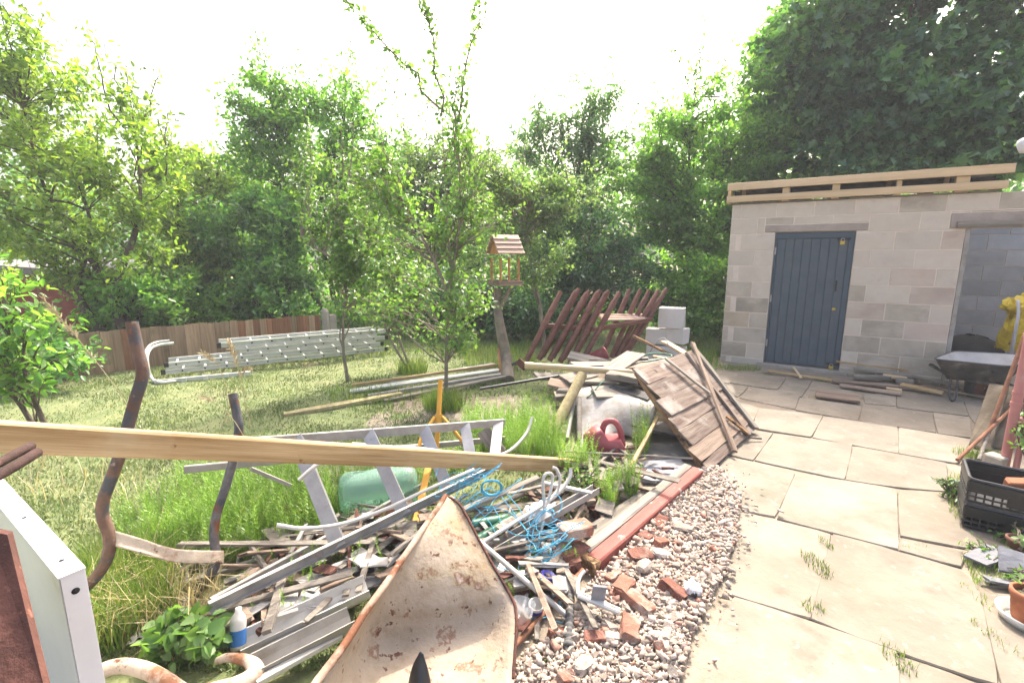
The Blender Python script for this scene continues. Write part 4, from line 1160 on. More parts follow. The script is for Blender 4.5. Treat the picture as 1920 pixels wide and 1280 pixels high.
B('metal_strip', (-1.517,5.750,0.042), (-0.259,6.500,0.091), 0.08, 0.02, 'whiteplastic', 'white plastic strip farthest back beside the bird table post', 'plastic strip', gm, seg=3, jit=0.004)
TU('black_pole', [(-0.338,4.900,0.191), (0.234,5.100,0.236), (0.758,5.300,0.264), (1.130,5.500,0.271)], 0.016, 'blackplastic', 'long black plastic pole reaching from the heap over the green weeds', 'pole')
cp = T('cream_pipe', 'cream plastic drainpipe with rusty bracket laid across the heap', 'pipe', (0.164,4.800,0.469))
tube('pipe', cp, [(0.164,4.800,0.469), (0.705,4.750,0.447), (1.252,4.700,0.415)], 0.032, 'creampipe', 14)
tube('socket', cp, [(0.219,4.800,0.466), (0.132,4.810,0.469)], 0.036, 'creampipe', 14)
bar('bracket', cp, (0.142,4.800,0.441), (0.061,4.850,0.508), 0.07, 0.03, 'rust', up=(0, 1, 0))
bar('bracket_arm', cp, (0.088,4.850,0.508), (0.011,4.900,0.457), 0.05, 0.03, 'darkgrey')
TU('round_post', [(0.326,3.968,0.020), (0.502,4.250,0.220), (0.680,4.500,0.450)], [0.052, 0.05, 0.048], 'postwood', 'thick round yellow fence post leaning on the heap', 'post', sides=14)
TU('grey_stake', [(0.473,3.918,0.030), (0.590,4.400,0.224), (0.630,4.500,0.380)], 0.02, 'aludull', 'thin grey metal stake beside the round yellow post', 'stake')
TU('grey_stake', [(0.576,3.896,0.020), (0.625,4.300,0.281)], 0.022, 'greytimber', 'short upright grey stick right of the round yellow post', 'stick')
# bulk of the heap: grey boards and sheets lying over one another
rh = random.Random(8)
core = []
gb = 'weathered boards heaped under the leaning panel'
def board(label, p0, p1, w, h, m='greytimber', upv=(0, 0, 1), **k):
    return B('weathered_board', p0, p1, w, h, m, label, 'board', gb, up=upv, seg=3, jit=0.004, **k)
board('broad grey board at the left face of the heap', (0.492,4.750,0.239), (1.193,4.500,0.257), 0.28, 0.03)
board('grey board under the cream pipe at the top of the heap', (0.702,4.900,0.289), (1.347,4.600,0.337), 0.22, 0.025)
board('short pale board stack end under the cream pipe', (0.947,4.600,0.424), (1.224,4.450,0.410), 0.16, 0.06)
board('dark grey board edge below the short pale stack', (0.994,4.550,0.318), (1.301,4.300,0.265), 0.2, 0.035, 'darkgrey')
board('dark board sloping under the panel near the red can', (1.064,4.150,0.101), (1.526,3.950,0.066), 0.26, 0.03, 'darkgrey')
board('charcoal sheet low under the leaning panel', (0.959,3.611,0.028), (1.425,3.663,0.028), 0.28, 0.025, 'darkgrey')
board('lower charcoal sheet sticking out under the panel', (0.936,3.435,0.026), (1.302,3.411,0.020), 0.26, 0.02, 'slate')
board('grey sheet touching the ground under the panel', (0.929,3.250,0.020), (1.225,3.215,0.029), 0.22, 0.02, 'slate')
board('long grey strip along the foot of the heap', (0.725,3.503,0.022), (1.139,3.127,0.020), 0.09, 0.03, 'aludull')
board('weathered board on top of the heap behind the panel', (0.890,5.200,0.344), (1.951,5.200,0.453), 0.2, 0.03)
board('pale split board at the far right of the heap', (1.835,5.700,0.554), (2.049,5.300,0.431), 0.10, 0.03, 'newtimber')
board('thin yellow lath over the far end of the heap', (1.626,5.400,0.434), (1.923,5.200,0.429), 0.05, 0.02, 'beamtimber')
board('dark rotten pole pointing left at the heap top', (1.542,6.000,0.568), (1.887,5.500,0.413), 0.03, 0.03, 'rottenwood')
board('black plastic strip across the heap under the brown frame', (0.891,5.400,0.371), (1.537,5.300,0.431), 0.10, 0.03, 'blackplastic')
board('second black strip above the pale board end', (1.105,5.100,0.398), (1.512,4.900,0.388), 0.06, 0.04, 'blackplastic')
board('bare grey plank low behind the round post', (0.452,4.900,0.114), (0.960,4.900,0.155), 0.2, 0.05)
rh2 = random.Random(19)
HB = [('cracked grey board slanting up towards the brown frame', 0.75, 4.95, 0.33, 0.6, 0.5), ('warped plank sticking out left of the round post', 0.6, 4.75, 0.26, 2.9, 0.45), ('silvery plank end peeping out under the cream pipe', 0.95, 5.15, 0.40, 0.2, 0.6),
      ('dark plank wedged beneath the brown frame', 1.0, 5.45, 0.36, -0.4, 0.7), ('short grey plank below the pale curled sheet', 0.98, 4.42, 0.30, 0.1, 0.4), ('split plank at the right shoulder of the heap', 1.55, 5.2, 0.38, -0.7, 0.6),
      ('broad plank lying behind the leaning hatch top', 1.45, 4.95, 0.44, 0.3, 0.6), ('thin board poking over the weeds at the heap foot', 0.72, 4.5, 0.16, 0.9, 0.4), ('dusty board at the back left of the heap', 0.55, 5.3, 0.22, 0.35, 0.6), ('crooked lath across the heap crown', 1.2, 5.0, 0.47, 0.9, 0.6),
      ('stubby board end above the curled sheet', 1.25, 4.62, 0.40, -0.2, 0.35), ('flat board scrap near the white blocks', 1.75, 5.6, 0.22, 0.2, 0.6)]
for k, (lab, x_, y_, z_, yw, L_) in enumerate(HB):
    d_ = Vector((math.cos(yw), math.sin(yw), rh2.uniform(-0.15, 0.15))) * L_ / 2
    c_ = Vector((x_, y_, z_))
    board(lab, c_ - d_, c_ + d_, rh2.uniform(0.1, 0.24), 0.022, rh2.choice(['greytimber', 'oldtimber', 'greytimber', 'darkgrey']), (rh2.uniform(-0.2, 0.2), rh2.uniform(-0.4, 0.1), 1), seed=k)
# crumpled pale sheet and grey lump
gs = gridmesh('bent_sheet', None, [[(0.560,4.500,0.257), (0.795,4.550,0.307), (1.025,4.450,0.299), (1.252,4.300,0.265), (1.302,4.200,0.256)],
                                   [(0.599,4.300,0.141), (0.771,4.300,0.219), (1.007,4.250,0.271), (1.213,4.120,0.232), (1.262,4.050,0.196)],
                                   [(0.596,4.038,0.032), (0.747,4.050,0.087), (0.954,4.100,0.169), (1.154,4.020,0.118), (1.191,3.980,0.084)],
                                   [(0.557,3.628,0.020), (0.704,3.735,0.020), (0.928,4.000,0.032), (1.084,3.914,0.032), (1.091,3.802,0.020)]], 'whitesheet', 0.012, True, 4, 0.004)
tag(gs, 'bent pale sheet with curled lip on the front of the heap', 'sheet')
lump = gridmesh('rubbish_heap', None, [[(0.45, 5.7, -0.03), (0.7, 5.9, 0.06), (1.2, 6.1, 0.1), (1.8, 5.9, 0.08), (2.2, 5.6, -0.03)],
                                       [(0.5, 5.2, 0.0), (0.75, 5.3, 0.20), (1.2, 5.4, 0.30), (1.7, 5.3, 0.25), (2.2, 5.1, -0.03)],
                                       [(0.55, 4.8, 0.0), (0.8, 4.85, 0.26), (1.15, 4.9, 0.36), (1.6, 4.8, 0.30), (2.1, 4.5, -0.03)],
                                       [(0.6, 4.55, 0.0), (0.85, 4.55, 0.16), (1.15, 4.5, 0.26), (1.5, 4.35, 0.22), (1.95, 4.15, -0.03)],
                                       [(0.65, 4.4, -0.05), (0.85, 4.35, -0.03), (1.1, 4.2, -0.02), (1.4, 4.0, -0.02), (1.75, 3.85, -0.05)]], 'soil', 0, True, 6, 0.03, 3)
tag(lump, 'mixed dark rubbish filling the core of the heap', 'rubbish', kind='stuff')
for k, (lab, pts, r, m) in enumerate((('loose green hose looped over the heap top', [(1.084,5.000,0.392), (1.276,5.100,0.475), (1.624,5.300,0.493), (1.772,5.200,0.477), (1.394,5.100,0.428)], 0.010, 'greenpipe'),
                       ('black cable trailing over the pale boards', [(0.686,5.000,0.333), (0.931,5.100,0.380), (1.279,5.100,0.410), (1.598,5.000,0.392)], 0.012, 'blackplastic'),
                       ('thin grey wire arching at the far end of the heap', [(1.639,5.600,0.443), (1.721,5.600,0.572), (1.807,5.600,0.611), (1.837,5.500,0.527)], 0.006, 'aludull'),
                       ('green cord hanging over the front of the heap', [(1.096,4.800,0.441), (0.878,4.500,0.380), (0.751,4.400,0.277), (0.711,4.400,0.250)], 0.006, 'greenpipe'))):
    TU('hose', pts, r, m, lab, 'hose', None, sides=6, smoothpath=5)
rbk = T('red_bucket', 'red plastic bucket tipped over inside the brown frame', 'bucket', (1.033,5.750,0.332))
lathe('shell', rbk, (0.940,5.700,0.323), (0.9, 0.2, 0.25), [(0.0, 0.0), (0.075, 0.0), (0.10, 0.2), (0.106, 0.2), (0.106, 0.215), (0.096, 0.215), (0.07, 0.01), (0, 0.01)], 'redcan', 20)
# leaning rotten board panel
PA, PB, PC, PD = [Vector(p) for p in ((1.104,4.150,0.598), (1.919,4.950,0.595), (2.190,4.125,0.029), (1.450,3.296,0.023))]
pn = T('boarded_hatch', 'rotten brown board panel leaning against the rubbish heap', 'board panel', (PC + PD) / 2)
nP = (PB - PA).cross(PD - PA).normalized()
if nP.y > 0: nP = -nP
rp = random.Random(6)
t = 0.0; k = 0
ws = [0.19, 0.16, 0.17, 0.12, 0.15, 0.13, 0.08]
for w in ws:
    t0, t1 = t + 0.006, t + w - 0.006
    l0 = PA.lerp(PD, (t0 + t1) / 2); r0 = PB.lerp(PC, (t0 + t1) / 2)
    d = (r0 - l0).normalized()
    wid = (PD - PA).length * (t1 - t0)
    M, L = frame(l0 - d * rp.uniform(-0.03, 0.05), r0 + d * rp.uniform(-0.01, 0.03), tuple(nP))
    V, F = sweepmesh(rect(wid, 0.022), L, 5, 0.006, rp)
    M.translation += nP * rp.uniform(-0.008, 0.008)
    mk('plank', V, F, 'paneltimber' if k != 5 else 'oldtimber', pn, M)
    t += w; k += 1
def onp(u, v, h=0.0): return PA.lerp(PB, u).lerp(PD.lerp(PC, u), v) + nP * h
bar('batten', pn, onp(0.97, -0.06, 0.03), onp(0.99, 1.0, 0.03), 0.05, 0.03, 'greytimber', up=tuple(nP), seg=4, jit=0.004)
bar('batten', pn, onp(0.80, 0.02, 0.03), onp(0.80, 1.0, 0.03), 0.04, 0.025, 'paneltimber', up=tuple(nP), seg=4, jit=0.004)
bar('rail', pn, onp(0.02, 0.03, -0.04), onp(0.03, 0.97, -0.04), 0.06, 0.04, 'rottenwood', up=tuple(nP), seg=4, jit=0.006)
bar('rail', pn, onp(0.95, 0.0, -0.04), onp(0.95, 0.97, -0.04), 0.06, 0.04, 'rottenwood', up=tuple(nP), seg=4, jit=0.006)
gl = 'loose laths lying on the leaning panel'
B('loose_lath', onp(0.40, 0.02, 0.045), onp(0.63, 0.52, 0.06), 0.035, 0.02, 'greytimber', 'pale lath slanting across the upper middle of the leaning panel', 'lath', gl, up=tuple(nP), seg=3, jit=0.002)
B('loose_lath', onp(0.92, -0.05, 0.085), onp(0.40, 1.02, 0.05), 0.04, 0.02, 'oldtimber', 'long brown lath running corner to corner down the leaning panel', 'lath', gl, up=tuple(nP), seg=4, jit=0.003)
B('loose_lath', onp(0.66, 0.76, 0.04), onp(0.78, 0.98, 0.04), 0.035, 0.02, 'rottenwood', 'short dark lath at the lower right of the leaning panel', 'lath', gl, up=tuple(nP), seg=2, jit=0.002)
TU('dark_twig', [(2.051,3.938,0.032), (2.161,3.936,0.023)], 0.008, 'bark', 'short dark twig sticking out over the paving from the panel foot', 'twig')
B('cut_stick', (0.556,2.670,0.032), (1.223,3.850,0.247), 0.026, 0.022, 'beamtimber', 'thin pale stick leaning from the long red beam up to the panel', 'stick', seg=4, jit=0.0015)
# red jerry can
rc = T('jerry_can', 'red plastic jerry can lying in the weeds before the heap', 'jerry can', (0.755,3.546,0.020))
JY = 3.85
out = [(0.578,3.520,0.036), (0.571,3.520,0.164), (0.631,3.520,0.225), (0.683,3.520,0.259), (0.709,3.520,0.233), (0.752,3.520,0.172), (0.851,3.520,0.172), (0.888,3.520,0.102), (0.882,3.520,0.032), (0.784,3.486,0.029)]
def rounded(name, par, poly, depth, m, c=0.2):
    P = [Vector(p) for p in poly]; cen = sum(P, Vector()) / len(P); n = len(P)
    V = []; F = []
    rings = [(0.80, 0), (0.95, depth * 0.06), (1.0, depth * c), (1.0, depth * (1 - c)), (0.95, depth * 0.94), (0.80, depth)]
    for s, dd in rings:
        V += [cen + (p - cen) * s + Vector((0, dd, 0)) for p in P]
    for r in range(len(rings) - 1):
        for i in range(n):
            F.append((r * n + i, r * n + (i + 1) % n, (r + 1) * n + (i + 1) % n, (r + 1) * n + i))
    F += [tuple(reversed(range(n))), tuple((len(rings) - 1) * n + i for i in range(n))]
    return mk(name, V, F, m, par, None, True, cen)
rounded('body', rc, out, 0.17, 'redcan')
hp = [(0.712,3.600,0.202), (0.719,3.600,0.255), (0.743,3.600,0.295), (0.789,3.600,0.304), (0.827,3.600,0.277), (0.855,3.600,0.220), (0.870,3.600,0.149), (0.881,3.600,0.100)]
M_, F_ = tubemesh(spline(hp, 4), 0.024, 10)
mk('handle', M_, F_, 'redcan', rc, None, True, hp[0])
lathe('spout', rc, (0.621,3.600,0.158), (-0.6, 0, 0.8), [(0.022, -0.02), (0.022, 0.03), (0.027, 0.03), (0.027, 0.055), (0.0, 0.056)], 'redcan', 12)
# long painted beam along the rubble
LB0, LB1 = Vector((0.408,2.231,0.026)), Vector((1.336,3.266,0.029))
bm = T('painted_beam', 'long rotten beam with red painted side lying along the rubble', 'beam', LB0)
ldv = (LB1 - LB0).normalized(); sv = UZ.cross(ldv).normalized()
bar('red_face', bm, LB0 - sv * 0.015 + UZ * 0.005, LB1 - sv * 0.015 + UZ * 0.005, 0.085, 0.075, 'redpaint', seg=8, jit=0.002)
bar('grey_top', bm, LB0 + sv * 0.06 + ldv * 0.03 + UZ * 0.012, LB1 + sv * 0.06 + UZ * 0.012, 0.062, 0.07, 'greytimber', seg=8, jit=0.003)
bar('rotten_end', bm, LB0 - ldv * 0.05 - sv * 0.0, LB0 + ldv * 0.015, 0.11, 0.08, 'rottenwood', seg=4, jit=0.010)
B('short_plank', (0.408,2.420,0.057), (0.910,2.975,0.020), 0.085, 0.03, 'greytimber', 'shorter grey plank lying against the left side of the painted beam', 'plank', seg=5, jit=0.003)


# ------------------------------------------------------------------ foreground: beam, ladder, barrow, tubes
B('timber_beam', (-1.625,1.360,1.067), (0.445,3.350,0.048), 0.05, 0.095, 'beamtimber', 'long new timber beam crossing the left foreground', 'beam', seg=6, jit=0.0012)
B('timber_batten', (-0.960,2.720,0.470), (0.486,3.420,0.033), 0.03, 0.028, 'newtimber', 'slim batten lying along the far end of the long beam', 'batten', seg=3, jit=0.002)
B('timber_batten', (-0.357,3.020,0.277), (0.344,3.300,0.063), 0.022, 0.03, 'beamtimber', 'short split batten on the near side of the beam tip', 'batten', seg=3, jit=0.002)
# aluminium step ladder on its side
sl = T('step_ladder', 'aluminium step ladder lying on its side under the timber beam', 'ladder', (-1.243,1.871,0.100))
U0, U1 = Vector((-1.394,2.280,0.658)), Vector((-0.059,3.350,0.382))
L0, L1 = Vector((-1.243,1.740,0.168)), Vector((-0.124,2.980,0.197))
chan = [(-0.011, -0.026), (0.011, -0.026), (0.011, -0.022), (-0.006, -0.022), (-0.006, 0.022), (0.011, 0.022), (0.011, 0.026), (-0.011, 0.026)]
chan2 = [(-y, z) for y, z in reversed(chan)]
bar('side_rail', sl, U0, U1, 0, 0, 'alu', profile=chan)
bar('side_rail', sl, L0, L1, 0, 0, 'alu', profile=chan2)
def on(a, b, px):                    # point of a rail where the tread meets it
    return a.lerp(b, px)
for tu, tl in ((0.165, 0.34), (0.40, 0.575), (0.615, 0.77), (0.80, 0.90), (0.97, 1.0)):
    p = on(U0, U1, tu) + UZ * 0.012; q = on(L0, L1, tl) + UZ * -0.012
    tv = (q - p).normalized()
    tr_ = bar('tread', sl, p, q, 0.072, 0.006, 'alu', up=tuple((Vector((0.15, -1, 0.35)))), c=0.05)
    nv = Vector((0.15, -1, 0.35)); nv = (nv - tv * nv.dot(tv)).normalized(); wv = tv.cross(nv)
    for s in (-1, 1):
        bar('tread_lip', tr_, p + wv * s * 0.0345 - nv * 0.0155, q + wv * s * 0.0345 - nv * 0.0155, 0.004, 0.024, 'alu', up=tuple(nv), c=0.05)
bar('back_leg', sl, (-1.717,2.350,0.488), (-0.062,3.550,0.178), 0.02, 0.04, 'aludull')
bar('back_leg', sl, (-1.276,1.800,0.149), (-0.573,3.000,0.084), 0.02, 0.036, 'aludull')
bar('brace', sl, (-1.396,2.400,0.470), (-1.240,2.500,0.321), 0.012, 0.02, 'aludull')
bar('brace', sl, (-1.123,2.200,0.096), (-1.123,2.400,0.137), 0.02, 0.03, 'aludull')
bar('end_board', sl, (-0.211,3.280,0.351), (-0.083,3.200,0.206), 0.10, 0.02, 'greytimber', up=(0.3, -1, 0.2))
# perforated rail and other metal lying left
rl = T('slotted_rail', 'dull slotted metal rail lying in the weeds left of the ladder', 'rail', (-1.541,2.317,0.000))
bar('top_flange', rl, (-1.751,2.139,0.026), (-1.199,2.539,0.024), 0.02, 0.02, 'aludull')
bar('bottom_flange', rl, (-1.667,2.023,0.032), (-1.139,2.396,0.020), 0.03, 0.02, 'aludull')
for k in range(9):
    f = (k + 0.5) / 9
    bar('web', rl, Vector((-1.752,2.139,0.020)).lerp(Vector((-1.188,2.514,0.034)), f), Vector((-1.682,2.042,0.023)).lerp(Vector((-1.139,2.397,0.026)), f), 0.012, 0.03, 'aludull')
TU('metal_rod', [(-1.992,1.961,0.028), (-1.798,2.060,0.021)], 0.012, 'alu', 'thin bright rod lying in the grass left of the rusty frame', 'rod')
B('metal_strip', (-1.397,2.080,0.029), (-1.181,2.255,0.028), 0.035, 0.015, 'aludull', 'dirty metal strip beside the brown board', 'metal strip')
bb = prism('brown_board', None, [(-1.358,1.915,0.029), (-0.944,2.015,0.027), (-1.063,2.180,0.026), (-1.374,2.092,0.020)], (0, 0, -0.02), 'oldtimber')
tag(bb, 'dusty brown board lying under the end of the step ladder', 'board')
ws_ = prism('foam_slab', None, [(-1.039,2.050,0.069), (-0.814,2.220,0.076), (-0.662,2.100,0.055), (-0.883,1.960,0.048)], (0, 0, -0.028), 'whitesheet')
tag(ws_, 'white foam panel lying flat below the step ladder', 'panel')
dk = T('dark_strip', 'black metal guard lying on the white foam panel', 'metal strip', (-0.917,2.050,0.071))
bar('top', dk, (-0.909,2.020,0.085), (-0.681,2.120,0.087), 0.05, 0.025, 'blackdull')
bar('flange', dk, (-0.893,2.000,0.056), (-0.672,2.100,0.055), 0.02, 0.012, 'whiteplastic')
B('thin_strip', (-0.897,1.900,0.023), (-0.626,2.100,0.043), 0.05, 0.012, 'whitesheet', 'flat white strip below the black guard', 'plastic strip')
gu = 'pale plastic profiles lying parallel at the lower left'
def gutter(label, p0, p1, w, m):
    M, L = frame(p0, p1)
    pr = [(-w, 0.04), (-w * 0.85, -0.0), (-w * 0.4, -0.03), (w * 0.4, -0.03), (w * 0.85, 0.0), (w, 0.04), (w * 0.93, 0.04), (w * 0.78, 0.004), (w * 0.36, -0.024), (-w * 0.36, -0.024), (-w * 0.78, 0.004), (-w * 0.93, 0.04)]
    V, F = sweepmesh(pr, L, 3, 0.001, random.Random(2))
    return tag(mk('gutter', V, F, m, None, M), label, 'gutter', gu)
gutter('widest pale gutter behind the rusty tray', (-1.086,1.680,0.035), (-0.647,1.920,0.115), 0.06, 'whiteplastic')
gutter('dull gutter lying nearest the camera beside the rusty tray', (-0.964,1.520,0.077), (-0.660,1.740,0.106), 0.05, 'aludull')
B('plastic_profile', (-0.916,1.470,0.092), (-0.684,1.680,0.096), 0.03, 0.02, 'whiteplastic', 'narrow white strip left of the rusty tray rim', 'plastic strip', gu, seg=2, jit=0.001)
B('plastic_profile', (-1.009,1.600,0.055), (-0.724,1.860,0.096), 0.05, 0.012, 'alu', 'shiny flat strip lying between the two gutters', 'metal strip', gu, seg=2, jit=0.001)
B('weathered_strip', (-0.980,2.520,0.063), (-0.544,2.200,0.036), 0.03, 0.015, 'greytimber', 'grey lath crossing under the ladder treads', 'lath', seg=2, jit=0.003)
B('weathered_strip', (-0.769,2.420,0.044), (-0.498,2.400,0.072), 0.10, 0.012, 'rust', 'dark rusty plate under the ladder near the tray tip', 'plate', seg=2, jit=0.004)
B('weathered_strip', (-1.061,2.500,0.026), (-0.849,2.700,0.025), 0.06, 0.01, 'whitesheet', 'small white scrap of board under the middle treads', 'board', seg=2, jit=0.004)
B('weathered_strip', (-0.993,2.740,0.020), (-0.589,2.550,0.028), 0.03, 0.012, 'oldtimber', 'short brown lath under the green plastic drum', 'lath', seg=2, jit=0.004)
# yellow prop stand
ys = T('yellow_stand', 'yellow steel tripod prop standing behind the step ladder', 'stand', (-0.572,2.976,0.000))
tube('pole', ys, [(-0.507,3.300,0.717), (-0.514,3.200,0.464), (-0.519,3.100,0.269)], 0.017, 'yellow', 10)
tube('hub', ys, [(-0.511,3.210,0.495), (-0.516,3.180,0.412)], 0.026, 'yellow', 10)
tube('leg', ys, [(-0.538,3.190,0.479), (-0.608,3.050,0.386), (-0.647,2.850,0.160)], 0.012, 'yellow', 8)
tube('leg', ys, [(-0.488,3.200,0.479), (-0.401,3.150,0.400), (-0.196,3.000,0.180)], 0.012, 'yellow', 8)
bar('leg', ys, (-0.540,3.100,0.296), (-0.553,2.500,0.076), 0.04, 0.012, 'yellow', up=(0, -1, 0.3))
# green translucent plastic drum
gd = T('plastic_drum', 'translucent green plastic drum lying behind the ladder treads', 'drum', (-0.900,2.872,0.000))
lathe('shell', gd, (-1.075,2.800,0.113), (1.0, 0.22, 0.04), [(0.05, 0.0), (0.105, 0.0), (0.125, 0.03), (0.128, 0.1), (0.122, 0.14), (0.128, 0.18), (0.128, 0.3), (0.122, 0.34), (0.128, 0.38), (0.12, 0.44), (0.10, 0.47), (0.04, 0.475)], 'greenplastic', 28)
# white conduits
gc = 'white plastic conduits curving over the scrap'
TU('white_conduit', [(-1.074,2.250,0.478), (-0.990,2.320,0.537), (-0.856,2.420,0.558), (-0.668,2.580,0.515), (-0.509,2.700,0.451), (-0.274,2.900,0.330), (-0.055,3.100,0.250), (0.097,3.300,0.307), (0.150,3.400,0.405)], 0.0105, 'whiteplastic', 'white conduit arching over the timber beam', 'conduit', gc, sides=8, smoothpath=5)
TU('white_conduit', [(-1.045,1.950,0.414), (-0.949,2.000,0.367), (-0.816,2.100,0.328), (-0.643,2.220,0.334), (-0.456,2.380,0.358), (-0.222,2.600,0.369)], 0.0095, 'whiteplastic', 'white conduit curving across the front of the ladder treads', 'conduit', gc, sides=8, smoothpath=5)
TU('white_conduit', [(-0.165,2.250,0.123), (0.000,2.360,0.170), (0.187,2.500,0.211), (0.286,2.600,0.243), (0.341,2.650,0.295), (0.350,2.680,0.338)], 0.011, 'whiteplastic', 'white conduit rising to the right from the scrap with bent tip', 'conduit', gc, sides=8, smoothpath=5)
TU('white_conduit', [(0.004,1.736,0.034), (0.062,1.971,0.020), (0.127,2.300,0.027), (0.178,2.450,0.187), (0.173,2.500,0.337), (0.192,2.520,0.381), (0.231,2.550,0.354), (0.210,2.500,0.256), (0.178,2.460,0.197)], 0.009, 'whiteplastic', 'white conduit standing up with a closed loop at its top', 'conduit', gc, sides=8, smoothpath=5)
TU('white_conduit', [(0.178,2.460,0.214), (0.260,2.580,0.247), (0.279,2.600,0.310), (0.261,2.620,0.360), (0.236,2.620,0.373)], 0.009, 'whiteplastic', 'short hooked white conduit end beside the loop', 'conduit', gc, sides=8, smoothpath=5)
TU('white_pole', [(-0.195,2.250,0.165), (0.038,2.020,0.108), (0.250,1.868,0.020)], 0.0125, 'whiteplastic', 'straight white pole pointing down towards the rubble', 'pole', sides=10)
TU('rusty_pipe', [(-0.017,1.663,0.029), (0.143,1.887,0.020), (0.358,2.178,0.028)], 0.0125, 'rustpole', 'rusty brown pipe sloping up from the tray to the painted beam', 'pipe', sides=10)
TU('grey_pipe', [(-0.277,2.600,0.046), (-0.034,2.850,0.031), (0.259,3.100,0.053), (0.611,3.400,0.068)], 0.019, 'greytimber', 'long grey brown pole behind the blue twine', 'pole', sides=10)
ac = T('metal_channel', 'dull metal channel lying across the scrap beside the white conduits', 'channel', (-0.171,2.200,0.090))
bar('channel', ac, (-0.183,2.180,0.092), (0.514,2.720,0.187), 0, 0, 'aludull', profile=[(-0.028, -0.02), (0.028, -0.02), (0.028, 0.02), (0.024, 0.02), (0.024, -0.016), (-0.024, -0.016), (-0.024, 0.02), (-0.028, 0.02)])
B('metal_strip', (0.197,2.750,0.210), (0.477,2.650,0.193), 0.03, 0.02, 'aludull', 'short metal strip at the raised end of the dull channel', 'metal strip')
B('weathered_strip', (-0.285,2.620,0.106), (0.173,2.900,0.172), 0.05, 0.02, 'greytimber', 'grey plank below the blue twine coil', 'plank', seg=3, jit=0.002)
for k, (lab, p0, p1, r) in enumerate((('dark green pipe half hidden behind the rusty tray tip', (-0.228,2.500,0.076), (0.079,2.620,0.061), 0.035), ('lighter green pipe beneath the white conduit', (-0.225,2.300,0.084), (0.000,2.500,0.109), 0.03))):
    p0 = Vector(p0); p1 = Vector(p1)
    g_ = T('green_pipe', lab, 'pipe', p0)
    tube('pipe', g_, [p0, p1], r, 'greenpipe', 14)
    tube('collar', g_, [p0.lerp(p1, 0.7), p0.lerp(p1, 0.85)], r * 1.15, 'greenpipe', 14)
cb = gridmesh('crumpled_bag', None, [[(0.079,2.620,0.123), (0.160,2.660,0.136), (0.258,2.680,0.118)], [(0.055,2.540,0.115), (0.145,2.500,0.198), (0.254,2.560,0.117)], [(0.072,2.480,0.088), (0.153,2.420,0.147), (0.241,2.480,0.104)]], 'whitebag', 0.002, False, 5, 0.006, 5)
tag(cb, 'crumpled silver white plastic bag under the white conduits', 'bag')
# blue twine
tw = T('blue_twine', 'tangled bright blue twine spilling through the scrap', 'twine', (-0.034,2.774,0.000))
rt = random.Random(12)
def tangle(c, rad, n, seg, r=0.0021):
    parts = []
    c = Vector(c)
    for k in range(n):
        p = c + Vector((rt.gauss(0, rad[0] * .6), rt.gauss(0, rad[1] * .6), rt.gauss(0, rad[2] * .6)))
        pts = [p]; a = rt.uniform(0, 6.28)
        for i in range(seg):
            a += rt.gauss(0.5, 0.5)
            p = p + Vector((math.cos(a) * 0.05, math.sin(a) * 0.04, math.sin(a * 1.3) * 0.03))
            p = p + (c - p) * 0.10
            pts.append(p)
        parts.append(tubemesh(spline(pts, 3), r, 4, False))
    V, F = joinlists(parts)
    mk('strand_tangle', V, F, 'bluetwine', tw, None, True, c)
tangle((-0.288,2.620,0.286), (0.09, 0.05, 0.05), 11, 12)
tangle((-0.168,2.550,0.246), (0.08, 0.05, 0.04), 9, 12)
parts = []
for k in range(9):
    c = Vector((-0.114,2.500,0.308)); rr = 0.055 + rt.uniform(-0.008, 0.008)
    pts = [c + Vector((math.cos(i * 0.5) * rr, rt.uniform(-0.01, 0.01), math.sin(i * 0.5) * rr * 0.8)) for i in range(14)]
    parts.append(tubemesh(pts, 0.0021, 4, False))
V, F = joinlists(parts); mk('coil', V, F, 'bluetwine', tw, None, True, (-0.114,2.500,0.308))
for c0 in ((0.206,2.250,0.153), (0.190,2.200,0.066), (0.226,2.320,0.185), (0.221,2.089,0.028)):
    tangle(c0, (0.05, 0.04, 0.06), 5, 14)
for a, m_, b in (((-0.060,2.500,0.256), (0.071,2.350,0.151), (0.190,2.200,0.036)), ((-0.106,2.500,0.191), (0.000,2.300,0.152), (0.219,2.250,0.183)), ((0.186,2.150,0.071), (0.207,2.016,0.026), (0.245,1.954,0.020)), ((-0.031,2.550,0.246), (0.044,2.450,0.203), (0.087,2.400,0.137)),
                 ((-0.166,2.500,0.191), (-0.015,2.420,0.204), (0.112,2.300,0.121)), ((0.160,2.150,0.042), (0.104,2.100,0.034), (-0.091,2.100,0.112)), ((0.192,2.051,0.028), (0.234,1.855,0.020), (0.185,1.831,0.028)), ((0.060,1.911,0.028), (0.094,1.855,0.020), (0.165,1.862,0.028)), ((-0.245,2.550,0.196), (-0.134,2.450,0.139), (-0.086,2.350,0.120))):
    tube('strand', tw, [a, m_, b], 0.0022, 'bluetwine', 5, 6)

